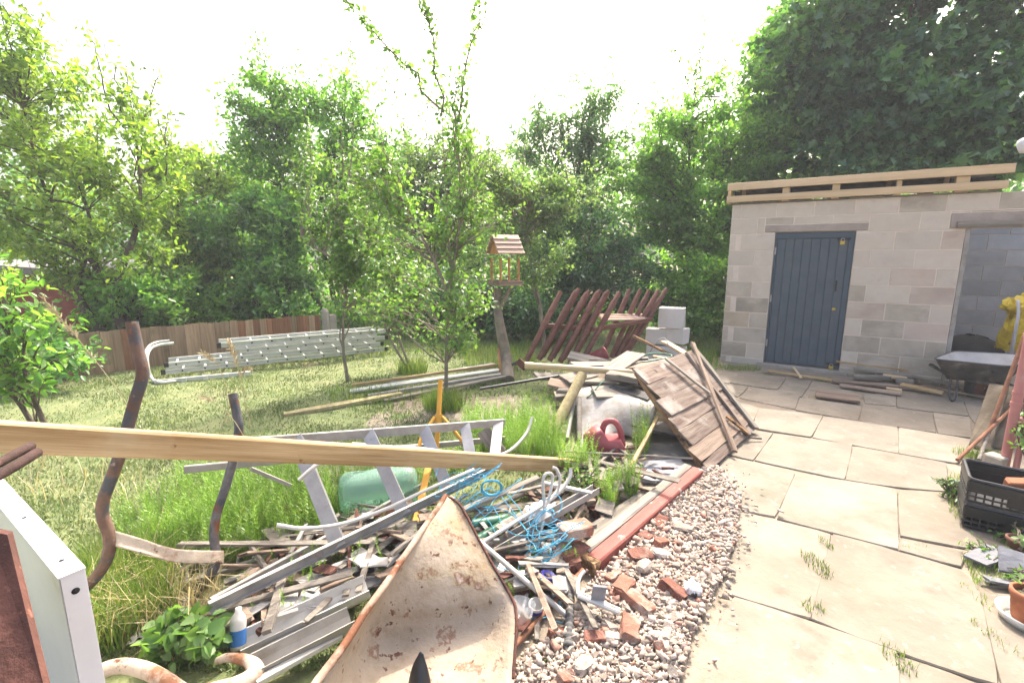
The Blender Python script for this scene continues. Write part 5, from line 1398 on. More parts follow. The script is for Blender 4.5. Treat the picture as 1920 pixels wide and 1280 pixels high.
# rusty handle frame of an old barrow
hf = T('barrow_chassis', 'rusty bent tube frame of an old barrow standing on end', 'tube frame', (-2.023,2.050,0.000))
tube('tube', hf, [(-1.487,1.860,1.335), (-1.463,1.840,1.220), (-1.443,1.820,1.135), (-1.474,1.800,1.026), (-1.536,1.760,0.811), (-1.596,1.740,0.665), (-1.607,1.730,0.591), (-1.585,1.720,0.517), (-1.588,1.710,0.442), (-1.672,1.740,0.327), (-1.849,1.800,0.165)], 0.0215, 'rusttube', 14, 5)
tube('tube', hf, [(-1.365,2.260,0.926), (-1.343,2.240,0.832), (-1.329,2.220,0.757), (-1.350,2.200,0.642), (-1.378,2.150,0.500), (-1.408,2.100,0.375), (-1.405,2.060,0.289), (-1.387,2.030,0.198), (-1.398,2.000,0.136), (-1.480,1.970,0.035), (-1.505,1.846,0.028)], 0.0205, 'bluetube', 14, 5)
st = gridmesh('strap', hf, [[(-1.567,1.730,0.522), (-1.517,1.780,0.460), (-1.453,1.880,0.345), (-1.364,2.050,0.221)], [(-1.568,1.720,0.489), (-1.519,1.770,0.423), (-1.450,1.870,0.311), (-1.361,2.040,0.194)], [(-1.559,1.710,0.468), (-1.510,1.760,0.406), (-1.450,1.860,0.293), (-1.358,2.030,0.168)]], 'creamrusty', 0.006, True, 4, 0.0008)
# cream rusty leg parts at the bottom
lg = T('barrow_tubing', 'cream painted rusty barrow leg loop at the bottom left', 'barrow leg', (-1.242,1.510,0.000))
tube('tube', lg, [(-1.499,1.420,0.113), (-1.460,1.450,0.148), (-1.403,1.480,0.149), (-1.314,1.470,0.145), (-1.223,1.440,0.136), (-1.124,1.400,0.117)], 0.026, 'creamrusty', 12, 5)
tube('tube', lg, [(-1.169,1.420,0.085), (-1.061,1.440,0.083), (-0.969,1.460,0.087), (-0.935,1.500,0.097), (-0.975,1.540,0.108), (-1.069,1.570,0.098), (-1.122,1.580,0.074)], [0.024, 0.03, 0.036, 0.034, 0.022, 0.016, 0.014], 'creamrusty', 12, 5)
# rusty cream tray
ty = T('barrow_tray', 'rust spotted cream barrow tray standing on edge in the foreground', 'barrow tray', (-0.327,1.578,0.000))
RT, RB = Vector((-0.305,2.046,0.500)), Vector((-0.585,1.112,0.370))
rimL = [RT.lerp(RB, f) for f in (0.0, 0.2, 0.4, 0.58, 0.68, 0.82, 1.0, 1.15)]
rows = [[rimL[0], (-0.289,2.041,0.500), (-0.268,2.026,0.495), (-0.247,2.007,0.487), (-0.225,1.987,0.475)],
        [rimL[1], (-0.342,1.819,0.445), (-0.261,1.858,0.415), (-0.193,1.881,0.395), (-0.145,1.881,0.385)],
        [rimL[2], (-0.412,1.677,0.375), (-0.288,1.732,0.335), (-0.167,1.773,0.315), (-0.076,1.800,0.310)],
        [rimL[3], (-0.476,1.591,0.300), (-0.316,1.658,0.250), (-0.146,1.712,0.235), (-0.013,1.730,0.245)],
        [rimL[4], (-0.514,1.571,0.235), (-0.325,1.645,0.185), (-0.133,1.702,0.180), (0.011,1.683,0.220)],
        [rimL[5], (-0.525,1.515,0.155), (-0.326,1.591,0.115), (-0.125,1.638,0.120), (0.012,1.587,0.180)],
        [rimL[6], (-0.505,1.334,0.125), (-0.309,1.385,0.090), (-0.130,1.425,0.090), (0.000,1.445,0.135)],
        [rimL[7], (-0.490,1.174,0.115), (-0.289,1.194,0.090), (-0.132,1.229,0.085), (-0.008,1.279,0.125)]]
gridmesh('shell', ty, rows, 'creamrust', 0.004, True, 5, 0.0016, 2)
tube('rim', ty, [p + Vector((0.002 * math.sin(k * 2.1), 0, 0.003 * math.cos(k * 1.7))) for k, p in enumerate([RT.lerp(RB, f / 12) for f in range(14)])], 0.0125, 'rimrust', 10, 2)
tube('rim', ty, [RT, (-0.267,2.023,0.497), (-0.223,1.983,0.477), (-0.142,1.878,0.387), (-0.073,1.797,0.312), (-0.011,1.727,0.247), (0.015,1.677,0.222), (0.016,1.582,0.182), (0.004,1.441,0.137)], 0.006, 'rust', 8, 3)
sh = gridmesh('shard', None, [[(-0.327,1.465,0.220), (-0.320,1.467,0.222), (-0.311,1.460,0.220)], [(-0.349,1.454,0.170), (-0.321,1.447,0.190), (-0.296,1.449,0.170)], [(-0.361,1.427,0.110), (-0.319,1.411,0.140), (-0.282,1.427,0.110)], [(-0.359,1.392,0.050), (-0.311,1.375,0.080), (-0.271,1.392,0.050)]], 'blackplastic', 0.004, True, 4)
tag(sh, 'glossy black shard standing in the rusty tray', 'shard')
# white metal panel and rusty plate at the left edge
wp = T('white_panel_box', 'white enamelled metal panel standing upright at the left edge', 'metal panel', (-1.582,1.315,0.000))
W0, W1 = Vector((-1.043,1.020,0.841)), Vector((-2.162,1.780,0.935))
wd = (W1 - W0); wd.z = 0; wl = wd.length; wd.normalize(); wn_ = Vector((wd.y, -wd.x, 0))
if wn_.x < 0: wn_ = -wn_
zt = 0.855
def panel(name, par, x0, x1, z0, z1, o0, o1, m):
    P = [Vector((W0.x, W0.y, 0)) + wd * x + wn_ * o for x, o in ((x0, o0), (x1, o0), (x1, o1), (x0, o1))]
    V = [Vector((p.x, p.y, z0)) for p in P] + [Vector((p.x, p.y, z1)) for p in P]
    F = [(3, 2, 1, 0), (4, 5, 6, 7), (0, 1, 5, 4), (1, 2, 6, 5), (2, 3, 7, 6), (3, 0, 4, 7)]
    return mk(name, V, F, m, par, None, False, V[0])
panel('face', wp, 0.0, wl, 0.0, zt, 0.020, 0.024, 'whitemetal')
tp_ = panel('top_flange', wp, -0.006, wl, zt + 0.0005, zt + 0.004, -0.026, 0.0245, 'whitemetal')
panel('end_flange', wp, -0.004, -0.0005, 0.0, zt, -0.022, 0.0215, 'whitemetal')
panel('back_lip', wp, 0.0, wl, 0.0, zt, -0.024, -0.0225, 'whitemetal')
for x in (0.075, 0.42):
    c = Vector((W0.x, W0.y, zt + 0.0045)) + wd * x
    lathe('hole', tp_, c, (0, 0, 1), [(0.0055, 0), (0.0055, 0.0008), (0.0, 0.0008)], 'blackdull', 12)
lathe('hole', wp, Vector((W0.x, W0.y, zt - 0.045)) - wd * 0.0042, tuple(-wd), [(0.008, 0), (0.008, 0.0008), (0.0, 0.0008)], 'blackdull', 14)
rpl = prism('rusty_plate', None, [(-1.193,1.000,0.977), (-1.137,0.985,0.977), (-0.913,0.800,0.752), (-1.003,0.780,0.750)], (-0.02, 0.03, -0.01), 'rust')
tag(rpl, 'dark red rusty plate at the bottom left corner', 'metal plate')
rr_ = T('rusty_tubes', 'pair of rusty brown tube ends poking in at the left', 'tubes', (-1.046,0.950,1.168))
tube('tube', rr_, [(-1.061,1.000,1.182), (-1.043,0.950,1.186), (-1.023,0.860,1.184)], 0.0095, 'rustdark', 10)
tube('tube', rr_, [(-1.029,0.980,1.176), (-1.013,0.930,1.176), (-0.993,0.830,1.173)], 0.0105, 'rustdark', 10)
# litter
bg_ = gridmesh('plastic_sack', None, [[(-1.719,1.883,0.023), (-1.692,1.971,0.020), (-1.548,1.944,0.033)], [(-1.640,1.794,0.020), (-1.607,1.880,0.026), (-1.499,1.887,0.020)], [(-1.576,1.715,0.028), (-1.509,1.757,0.028), (-1.440,1.786,0.028)]], 'whitebag', 0.003, False, 5, 0.008, 7)
tag(bg_, 'crumpled white sack with blue print among dry stems', 'sack')
bt_ = T('milk_carton', 'white and blue plastic bottle lying beside the leafy weed', 'bottle', (-1.185,1.794,0.020))
lathe('body', bt_, (-1.110,1.688,0.030), (-0.05, 0.3, 1), [(0.0, 0.0), (0.028, 0.0), (0.03, 0.05), (0.03, 0.10), (0.026, 0.12), (0.012, 0.14), (0.012, 0.155), (0, 0.155)], 'whiteplastic', 16)
lathe('label_band', bt_, (-1.110,1.688,0.030), (-0.05, 0.3, 1), [(0.0305, 0.015), (0.031, 0.05), (0.0305, 0.075)], 'blueprint', 16)
cu = T('blue_cup', 'dark blue mug with white rim lying by the crossed poles', 'cup', (0.105,1.905,0.032))
lathe('body', cu, (0.105,1.894,0.020), (0.05, -0.25, 1), [(0.0, 0.0), (0.024, 0.0), (0.032, 0.02), (0.034, 0.042)], 'bluecup', 18)
lathe('rim', cu, (0.105,1.894,0.020), (0.05, -0.25, 1), [(0.0341, 0.0422), (0.0345, 0.056), (0.030, 0.057), (0.026, 0.02), (0, 0.012)], 'whiteplastic', 18)
cu2 = lathe('blue_pot', None, (0.159,2.060,0.027), (0.3, 0.1, 1), [(0.0, 0.0), (0.03, 0.0), (0.038, 0.06), (0.034, 0.062), (0.026, 0.01), (0, 0.008)], 'bluecup', 16)
tag(cu2, 'small dark blue pot under the blue twine', 'pot')
jar = T('clear_tub', 'clear plastic tub half hidden by the tray edge', 'tub', (0.036,1.911,0.028))
lathe('body', jar, (0.028,1.818,0.026), (0.3, 0.3, 1), [(0.0, 0.0), (0.04, 0.0), (0.05, 0.09), (0.052, 0.1)], 'clearplastic', 20)
bel = T('corrugated_tube', 'dark corrugated tube standing at the foot of the white pole', 'tube', (0.231,1.705,0.029))
prof = []
bv = Vector((0.274,1.993,0.050)) - Vector((0.230,1.699,0.035))
for k in range(11):
    q = bv.length / 11
    prof += [(0.0145, k * q), (0.0195, (k + 0.25) * q), (0.0195, (k + 0.6) * q), (0.0145, (k + 0.85) * q)]
lathe('bellows', bel, (0.230,1.699,0.035), tuple(bv), [(0, 0)] + prof + [(0, bv.length)], 'darkgrey', 14)
lathe('cap', bel, (0.229,1.693,0.035), tuple(bv), [(0, -0.012), (0.0225, -0.012), (0.0225, 0.01), (0, 0.011)], 'darkgrey', 14)
# white slotted plastic bracket with grey tile
sb = T('slotted_bracket', 'white plastic bracket with oval slots lying on the rubble', 'bracket', (0.391,1.944,0.000))
b0, b1 = Vector((0.296,1.908,0.100)), Vector((0.465,1.828,0.080))
bar('base_bar', sb, b0, b1, 0.034, 0.022, 'whiteplastic', c=0.3)
tube('arm', sb, [b0 + Vector((0.0, 0.0, 0.0)), (0.300,1.958,0.110), (0.318,2.004,0.120), (0.342,2.028,0.130)], 0.009, 'whiteplastic', 8, 4)
for f in (0.18, 0.85):
    c = b0.lerp(b1, f); e = (b1 - b0).normalized()
    bar('slot', sb, c - e * 0.016 + UZ * 0.0105, c + e * 0.016 + UZ * 0.0105, 0.010, 0.003, 'darkgrey', c=0.45)
bar('tab', sb, b0.lerp(b1, 0.42) + UZ * 0.012 + Vector((0.01, 0, 0)), b0.lerp(b1, 0.52) + UZ * 0.085, 0.06, 0.012, 'slate', up=(0, -1, 0))
rag = gridmesh('white_rag', None, [[(0.822,2.052,0.050), (0.858,2.056,0.070), (0.894,2.052,0.050)], [(0.812,2.007,0.050), (0.830,1.977,0.090), (0.889,2.000,0.050)], [(0.812,1.990,0.030), (0.830,1.953,0.070), (0.881,1.990,0.030)]], 'whitecloth', 0, True, 6, 0.005, 9)
tag(rag, 'scrunched white rag on the rubble near the paving', 'rag')

# small mixed scrap that nobody could count, lying under and between the bigger pieces
rsc = random.Random(33)
def scrap(name, label, polys, m, kinds):
    parts = []
    for poly, n in polys:
        P = [Vector(p) for p in poly]
        c = 0
        x0 = min(p.x for p in P); x1 = max(p.x for p in P); y0 = min(p.y for p in P); y1 = max(p.y for p in P)
        while c < n:
            x_ = rsc.uniform(x0, x1); y_ = rsc.uniform(y0, y1)
            ins = False; q = len(P) - 1
            for i in range(len(P)):
                if (P[i].y > y_) != (P[q].y > y_) and x_ < (P[q].x - P[i].x) * (y_ - P[i].y) / (P[q].y - P[i].y) + P[i].x: ins = not ins
                q = i
            if not ins: continue
            c += 1
            L_, w_, h_ = rsc.choice(kinds)
            L_ *= rsc.uniform(0.5, 1.4)
            a_ = rsc.uniform(0.0, PI); tl = rsc.gauss(0, 0.12)
            d_ = Vector((math.cos(a_), math.sin(a_), tl)) * L_ / 2
            o_ = Vector((x_, y_, 0.02 + rsc.random() * 0.09 + abs(tl) * L_ * 0.4))
            M_, l_ = frame(o_ - d_, o_ + d_, (rsc.uniform(-0.35, 0.35), rsc.uniform(-0.35, 0.35), 1))
            V, F = sweepmesh(rect(w_ * rsc.uniform(0.6, 1.3), h_), l_, 2, min(0.004, w_ * 0.2), rsc)
            parts.append(([M_ @ Vector(v) for v in V], F))
    V, F = joinlists(parts)
    tag(mk(name, V, F, m, None, None, False, V[0]), label, 'scrap', kind='stuff')
Z1 = [(-1.349,1.911,0.000), (-1.289,2.387,0.000), (-0.671,2.774,0.000), (-0.268,2.774,0.000), (-0.538,2.166,0.000), (-0.830,1.817,0.000), (-1.056,1.677,0.000)]
Z2 = [(-0.248,2.541,0.000), (0.143,2.976,0.000), (0.500,2.976,0.000), (0.361,2.250,-0.000), (0.190,1.879,0.000), (0.000,1.759,0.000), (-0.167,2.250,-0.000)]
Z3 = [(0.361,3.380,0.000), (0.954,3.674,0.000), (1.148,3.207,0.000), (0.547,2.653,0.000), (0.335,2.774,0.000)]
scrap('wood_scrap', 'broken laths and wood chips strewn under the ladder', [(Z1, 42), (Z2, 34), (Z3, 26)], 'oldtimber', [(0.22, 0.03, 0.012), (0.12, 0.05, 0.01), (0.35, 0.02, 0.015), (0.08, 0.06, 0.02)])
scrap('grey_scrap', 'grey splinters and strips strewn through the scrap', [(Z1, 34), (Z2, 26), (Z3, 22)], 'greytimber', [(0.3, 0.025, 0.01), (0.14, 0.09, 0.008), (0.55, 0.022, 0.014), (0.7, 0.03, 0.012)])
scrap('pale_scrap', 'pale plastic and sheet fragments strewn through the scrap', [(Z1, 26), (Z2, 22)], 'whitesheet', [(0.12, 0.08, 0.004), (0.2, 0.03, 0.006), (0.07, 0.05, 0.01)])
scrap('dark_scrap', 'dark rusty bits lying low in the scrap', [(Z1, 26), (Z2, 30), (Z3, 20)], 'rust', [(0.16, 0.02, 0.015), (0.1, 0.07, 0.01), (0.25, 0.015, 0.012)])


# ------------------------------------------------------------------ bricks, stones, gravel
ICO = []
def ico():
    t = (1 + 5 ** 0.5) / 2
    V = [(-1, t, 0), (1, t, 0), (-1, -t, 0), (1, -t, 0), (0, -1, t), (0, 1, t), (0, -1, -t), (0, 1, -t), (t, 0, -1), (t, 0, 1), (-t, 0, -1), (-t, 0, 1)]
    F = [(0, 11, 5), (0, 5, 1), (0, 1, 7), (0, 7, 10), (0, 10, 11), (1, 5, 9), (5, 11, 4), (11, 10, 2), (10, 7, 6), (7, 1, 8), (3, 9, 4), (3, 4, 2), (3, 2, 6), (3, 6, 8), (3, 8, 9), (4, 9, 5), (2, 4, 11), (6, 2, 10), (8, 6, 7), (9, 8, 1)]
    return np.array(V) / 1.902, F
IV, IF = ico()
gm_ = bpy.data.materials.new('gravel'); gm_.use_nodes = True
_n = gm_.node_tree.nodes; _l = gm_.node_tree.links
_g = _n.new('ShaderNodeNewGeometry'); _r = _n.new('ShaderNodeValToRGB')
_r.color_ramp.elements[0].color = (0.227, 0.181, 0.143, 1); _r.color_ramp.elements[1].color = (0.454, 0.395, 0.340, 1)
for pos, c in ((0.15, (0.302, 0.248, 0.202)), (0.45, (0.395, 0.336, 0.281)), (0.72, (0.353, 0.265, 0.214)), (0.80, (0.30, 0.15, 0.11)), (0.86, (0.412, 0.353, 0.298))):
    e = _r.color_ramp.elements.new(pos); e.color = (*c, 1)
_l.new(_g.outputs['Random Per Island'], _r.inputs[0]); _l.new(_r.outputs[0], _n['Principled BSDF'].inputs['Base Color'])
_n['Principled BSDF'].inputs['Roughness'].default_value = 0.95
_n['Principled BSDF'].inputs['Specular IOR Level'].default_value = 0.15
MATS['gravel'] = gm_

RUB = [Vector(p) for p in ((1.332,3.292,0.000), (1.546,3.380,0.000), (1.513,2.941,0.000), (1.277,2.488,0.000), (1.070,2.166,0.000), (0.919,1.978,0.000), (0.779,1.802,0.000), (0.691,1.652,0.000), (0.561,1.447,0.000), (-0.057,1.447,0.000), (0.032,1.652,0.000), (0.227,1.788,0.000), (0.346,2.050,0.000), (0.528,2.250,-0.000), (0.805,2.596,0.000), (1.220,3.088,0.000))]
def inpoly(x, y, P):
    c = False; j = len(P) - 1
    for i in range(len(P)):
        if (P[i].y > y) != (P[j].y > y) and x < (P[j].x - P[i].x) * (y - P[i].y) / (P[j].y - P[i].y) + P[i].x:
            c = not c
        j = i
    return c
def sample(P, n, rng):
    x0 = min(p.x for p in P); x1 = max(p.x for p in P); y0 = min(p.y for p in P); y1 = max(p.y for p in P)
    out = []
    while len(out) < n:
        x = rng.uniform(x0, x1); y = rng.uniform(y0, y1)
        if inpoly(x, y, P): out.append((x, y))
    return out
rg_ = random.Random(77); ng = np.random.default_rng(77)
pts = sample(RUB, 15000, rg_)
# stray crumbs over the slab edge
pts += [(x + rg_.gauss(0, 0.09), y + rg_.gauss(0, 0.06)) for x, y in sample(RUB, 1100, rg_)]
n = len(pts)
S = ng.gamma(1.5, 0.0030, n) + 0.0025
S = np.minimum(S, 0.017)
base = np.stack([np.array([p[0] for p in pts]), np.array([p[1] for p in pts]), 0.012 + 0.5 * S + ng.uniform(0, 0.02, n)], 1)
CV = np.array([(x_, y_, z_) for z_ in (-1, 1) for x_, y_ in ((-1, -1), (1, -1), (1, 1), (-1, 1))]) * 0.75
CF = [(0, 2, 1), (0, 3, 2), (4, 5, 6), (4, 6, 7), (0, 1, 5), (0, 5, 4), (1, 2, 6), (1, 6, 5), (2, 3, 7), (2, 7, 6), (3, 0, 4), (3, 4, 7)]
sc = np.stack([S * ng.uniform(0.8, 1.6, n), S * ng.uniform(0.6, 1.2, n), S * ng.uniform(0.35, 0.9, n)], 1)
v = (CV[None] + ng.uniform(-0.42, 0.42, (n, 8, 3))) * sc[:, None, :]
for ax in ((0, 1), (1, 2), (0, 2)):                 # tumble every shard
    ang = ng.uniform(0, 6.28, n) if ax == (0, 1) else ng.normal(0, 0.5, n)
    ca, sa = np.cos(ang)[:, None], np.sin(ang)[:, None]
    p_, q_ = v[:, :, ax[0]].copy(), v[:, :, ax[1]].copy()
    v[:, :, ax[0]] = p_ * ca - q_ * sa; v[:, :, ax[1]] = p_ * sa + q_ * ca
v = v + base[:, None, :]
loops = (np.array(CF, dtype=np.int32).ravel()[None] + (np.arange(n, dtype=np.int32) * 8)[:, None]).ravel()
tag(ob('gravel', fastmesh('gravel', v.reshape(-1, 3), 8, loops, 3, 'gravel')), 'pale crushed rubble strip between heap and paving', 'rubble', kind='stuff')
# mixed stones one can pick out
stone_me = []
for k in range(6):
    rk = random.Random(k + 40)
    V = [tuple(c + rk.uniform(-0.4, 0.4) for c in p) for p in CV]
    me = bpy.data.meshes.new('stone'); me.from_pydata(V, [], CF); me.materials.append(MATS['rubble' if k % 2 else 'palestone']); stone_me.append(me)
for k, (x, y) in enumerate(sample(RUB, 150, rg_)):
    s = rg_.uniform(0.010, 0.021)
    M = Matrix.Translation((x, y, 0.03 + s * 0.4)) @ Matrix.Rotation(rg_.uniform(0, 6.28), 4, 'Z') @ Matrix.Rotation(rg_.uniform(-0.5, 0.5), 4, 'X') @ Matrix.Diagonal((s * rg_.uniform(0.9, 1.5), s, s * rg_.uniform(0.55, 0.9), 1))
    tag(ob('stone', stone_me[k % 6], None, M), 'pale loose stone lying in the rubble strip beside the paving', 'stone', 'loose stones in the rubble strip')


def brick(label, p, yaw, tilt, L=0.2, w=0.1, h=0.065, m='brick', seed=0, broken=0.3, group='broken bricks in the rubble', roll=0.0):
    """brick or broken lump: rounded, chipped block of 6 x 8 points"""
    rk = random.Random(seed)
    a, b, c = L / 2, w / 2, h / 2
    V = []
    lump = m in ('palestone', 'rubble')
    xs = (-a, -a * 0.86, -a * 0.3, a * 0.35, a * 0.86, a)
    cut = rk.uniform(-0.5, 0.5) * broken
    for i, x in enumerate(xs):
        k = 0.80 if i in (0, 5) else 1.0
        if lump: k = (0.35, 0.75, 1.0, 0.95, 0.7, 0.3)[i]
        for (y, z) in rect(2 * b * k, 2 * c * k, 0.28 if lump else 0.10):
            e = broken * 0.10 * min(L, w)
            chip = 1 - (rk.uniform(0, broken * 0.7) if rk.random() < 0.35 else 0)
            V.append((x + (rk.uniform(-e, e) + (cut * y if i > 3 else 0)), y * chip + rk.uniform(-e, e) * 0.3, z * chip + rk.uniform(-e, e) * 0.25))
    F = [tuple(reversed(range(8))), tuple(range(40, 48))]
    for i in range(5):
        for q in range(8):
            F.append((i * 8 + q, i * 8 + (q + 1) % 8, (i + 1) * 8 + (q + 1) % 8, (i + 1) * 8 + q))
    M = Matrix.Translation(Vector(p)) @ Matrix.Rotation(yaw, 4, 'Z') @ Matrix.Rotation(tilt, 4, 'Y') @ Matrix.Rotation(roll, 4, 'X')
    nm = 'tile_piece' if 'tile' in label else 'stone' if ('stone' in label or 'mortar' in label or 'pale block' in label) else 'brick'
    return tag(mk(nm, V, F, m, None, M), label, nm.split('_')[0], group)


BK = [('whole brick on top of the pair left of the painted beam end', (0.334,2.326,0.160), 0.5, 0.05, 0.2, 'brick'), ('lower brick of the pair left of the painted beam end', (0.313,2.275,0.060), 0.7, 0.0, 0.2, 'brickdark'),
      ('dark brick half in shadow under the pair', (0.277,2.202,0.040), 0.3, 0.0, 0.16, 'brickdark'), ('red brick flake standing beside the white rag', (0.759,2.009,0.060), -0.9, 0.25, 0.15, 'brickdark'),
      ('long orange brick strip slanting in the middle of the rubble', (0.570,1.938,0.060), -0.95, 0.1, 0.19, 'brick'), ('orange brick piece crossing over the long strip', (0.529,2.025,0.070), 0.9, 0.0, 0.14, 'brick'),
      ('red brick standing upright at the front of the rubble', (0.500,1.778,0.060), 1.3, 0.15, 0.17, 'brick'), ('pink brick lump touching the shaded side of the painted beam', (0.671,2.275,0.060), 0.2, 0.1, 0.14, 'brickdark'),
      ('pale pink brick half in the middle of the rubble', (0.665,2.173,0.070), 0.9, 0.15, 0.12, 'rubble'), ('orange brick chip above the middle of the rubble', (0.816,2.384,0.060), 0.4, 0.3, 0.09, 'brick'),
      ('whitish brick end beside the painted beam', (0.787,2.289,0.060), 0.15, 0.1, 0.12, 'palestone'), ('small red chip near the upper end of the rubble', (1.281,2.847,0.040), 0.1, 0.2, 0.07, 'brick'),
      ('small red chip at the paving side of the rubble', (1.093,2.347,0.040), 0.6, 0.2, 0.07, 'brick'), ('red brick under the right edge of the painted beam', (0.875,2.615,0.040), 0.7, 0.0, 0.14, 'brickdark'),
      ('brick lying under the far part of the painted beam', (0.770,2.477,0.040), 0.8, 0.0, 0.15, 'brickdark'), ('pinkish stone block at the lower left of the rubble', (0.419,1.732,0.050), 0.1, 0.1, 0.10, 'palestone'),
      ('brown brick block beside the corrugated tube', (0.342,1.732,0.050), 0.05, 0.1, 0.10, 'brickdark'), ('red brick half buried under the rusty pipe', (0.204,1.783,0.030), 0.2, 0.0, 0.12, 'brickdark'),
      ('pink brick fragment at the bottom of the rubble', (0.199,1.540,0.050), 0.6, 0.15, 0.09, 'brick'), ('pale angular stone at the bottom of the rubble', (0.279,1.605,0.050), 0.9, 0.1, 0.12, 'palestone'),
      ('cream stone near the front paving edge', (0.644,1.746,0.050), 1.2, 0.1, 0.09, 'palestone'), ('grey pink stone half on the sandy edge', (0.595,1.746,0.050), 0.3, 0.1, 0.08, 'palestone'),
      ('mottled brick lump behind the painted beam', (0.548,2.754,0.030), 0.6, 0.1, 0.14, 'brickdark'), ('pinkish brick slab in the upper rubble', (0.988,2.526,0.060), -0.4, 0.1, 0.13, 'rubble'),
      ('pale block end in the upper rubble', (0.977,2.581,0.050), 0.5, 0.2, 0.11, 'palestone'), ('thin red tile shard upright near the front', (0.594,1.690,0.050), 1.4, 0.9, 0.07, 'brick'),
      ('orange chip at the bottom edge by the tray', (0.135,1.484,0.050), 0.4, 0.1, 0.09, 'brick'), ('red chip below the slotted bracket', (0.496,2.104,0.060), 0.7, 0.1, 0.10, 'brick'),
      ('brick piece peeping out under the blue pot', (0.271,2.079,0.050), 0.8, 0.0, 0.12, 'brick'), ('pale mortar lump left of the corrugated tube', (0.082,1.598,0.040), 0.3, 0.2, 0.10, 'palestone')]
for k, (lab, p, yaw, tilt, L, m) in enumerate(BK):
    p = Vector(p)
    if k > 2: p.z -= 0.018
    rk2 = random.Random(k + 5)
    brick(lab, p, yaw, tilt + rk2.uniform(-0.2, 0.2), L * (1 if k < 3 else 0.86), (0.1 if L > 0.13 else L * 0.7) * (1 if k < 3 else 0.8), 0.062 if k < 3 else rk2.uniform(0.035, 0.055), m, k, 0.25 if L > 0.18 else 0.6, roll=rk2.uniform(-0.35, 0.35) if k > 2 else 0.0)

# ------------------------------------------------------------------ plank pile before the shed
wpile = [('yellow lath highest on the plank pile by the blue door', (4.395,6.350,0.163), (5.050,5.950,0.135), 0.05, 0.02, 'beamtimber'), ('grey plank on top of the plank pile', (4.529,6.200,0.102), (5.056,5.850,0.084), 0.10, 0.03, 'greytimber'),
         ('pale short offcut in the middle of the plank pile', (4.732,5.950,0.072), (4.919,5.800,0.062), 0.09, 0.03, 'newtimber'), ('grey thick offcut at the left of the plank pile', (4.397,6.000,0.038), (4.785,5.900,0.050), 0.09, 0.05, 'greytimber'),
         ('long brown plank low in the plank pile', (4.022,5.844,0.023), (4.808,5.500,0.025), 0.10, 0.025, 'oldtimber'), ('yellowish board end at the right of the plank pile', (4.695,5.600,0.049), (4.934,5.300,0.031), 0.12, 0.025, 'beamtimber'),
         ('long grey board running under the wheelbarrow', (5.037,5.850,0.077), (5.454,5.450,0.039), 0.12, 0.025, 'greytimber'), ('dark board lowest in front of the plank pile', (3.993,5.651,0.022), (4.439,5.275,0.026), 0.11, 0.02, 'oldtimber'),
         ('thin lath along the foot of the blue door', (3.485,6.356,0.028), (4.089,5.844,0.023), 0.05, 0.02, 'beamtimber'), ('square grey offcut in the heart of the plank pile', (4.747,5.750,0.062), (4.875,5.650,0.062), 0.08, 0.06, 'greytimber'),
         ('dark slab piece at the left foot of the plank pile', (3.466,5.275,0.026), (3.805,5.052,0.032), 0.28, 0.02, 'oldtimber'), ('pale stick lying on the threshold by the door', (3.915,6.500,0.045), (3.705,5.968,0.032), 0.025, 0.015, 'newtimber'),
         ('brown board right end under the barrow legs', (4.954,5.600,0.036), (5.291,5.150,0.020), 0.08, 0.02, 'oldtimber'), ('short pale chock at the pile front', (4.420,5.474,0.032), (4.534,5.395,0.029), 0.06, 0.03, 'newtimber')]
for k, (lab, a, b, w, h, m) in enumerate(wpile):
    B('loose_plank', a, b, w, h, m, lab, 'plank', 'planks piled in front of the shed', seg=3, jit=0.003, seed=k)

# ------------------------------------------------------------------ inside the shed doorway
yc = T('yellow_jacket', 'crumpled yellow waterproof jacket with silver band in the shed doorway', 'jacket', fp(3.05, 0.3, 0.4))
gridmesh('cloth', yc, [[(6.456,6.300,1.013), (6.560,6.250,1.046), (6.699,6.200,1.126)], [(6.344,6.200,0.926), (6.447,6.100,0.930), (6.658,6.100,0.964)], [(6.552,6.300,0.802), (6.504,6.120,0.811), (6.726,6.100,0.793)], [(6.355,6.150,0.668), (6.425,6.050,0.669), (6.664,6.050,0.662)], [(6.368,6.200,0.491), (6.443,6.100,0.480), (6.721,6.100,0.466)], [(6.398,6.250,0.367), (6.482,6.150,0.358), (6.767,6.150,0.329)]], 'yellowcloth', 0.01, False, 5, 0.020, 4)
gridmesh('silver_band', yc, [[(6.410,6.100,1.018), (6.436,6.080,1.020)], [(6.362,6.020,0.871), (6.400,6.010,0.866)], [(6.325,5.980,0.707), (6.363,5.970,0.702)], [(6.365,6.020,0.495), (6.401,6.000,0.485)], [(6.433,6.080,0.316), (6.462,6.060,0.306)]], 'silvertape', 0.003, True, 4)
tube('hanger_pole', yc, [(6.784,6.350,1.149), (6.687,6.200,0.102)], 0.02, 'oldtimber', 8)
bgp = []
for r, (sx, z) in enumerate(((1.0, 0.0), (1.1, 0.16), (0.95, 0.34), (0.6, 0.46), (0.15, 0.52))):
    bgp.append([fp(3.0 + 0.35 * sx * math.cos(2 * PI * j / 10), z - 0.02, 1.2 + 0.3 * sx * math.sin(2 * PI * j / 10)) for j in range(11)])
bb_ = gridmesh('bin_bag', None, bgp, 'blackdull', 0, True, 3, 0.012, 3)
tag(bb_, 'black plastic sack slumped inside the shed doorway', 'sack')

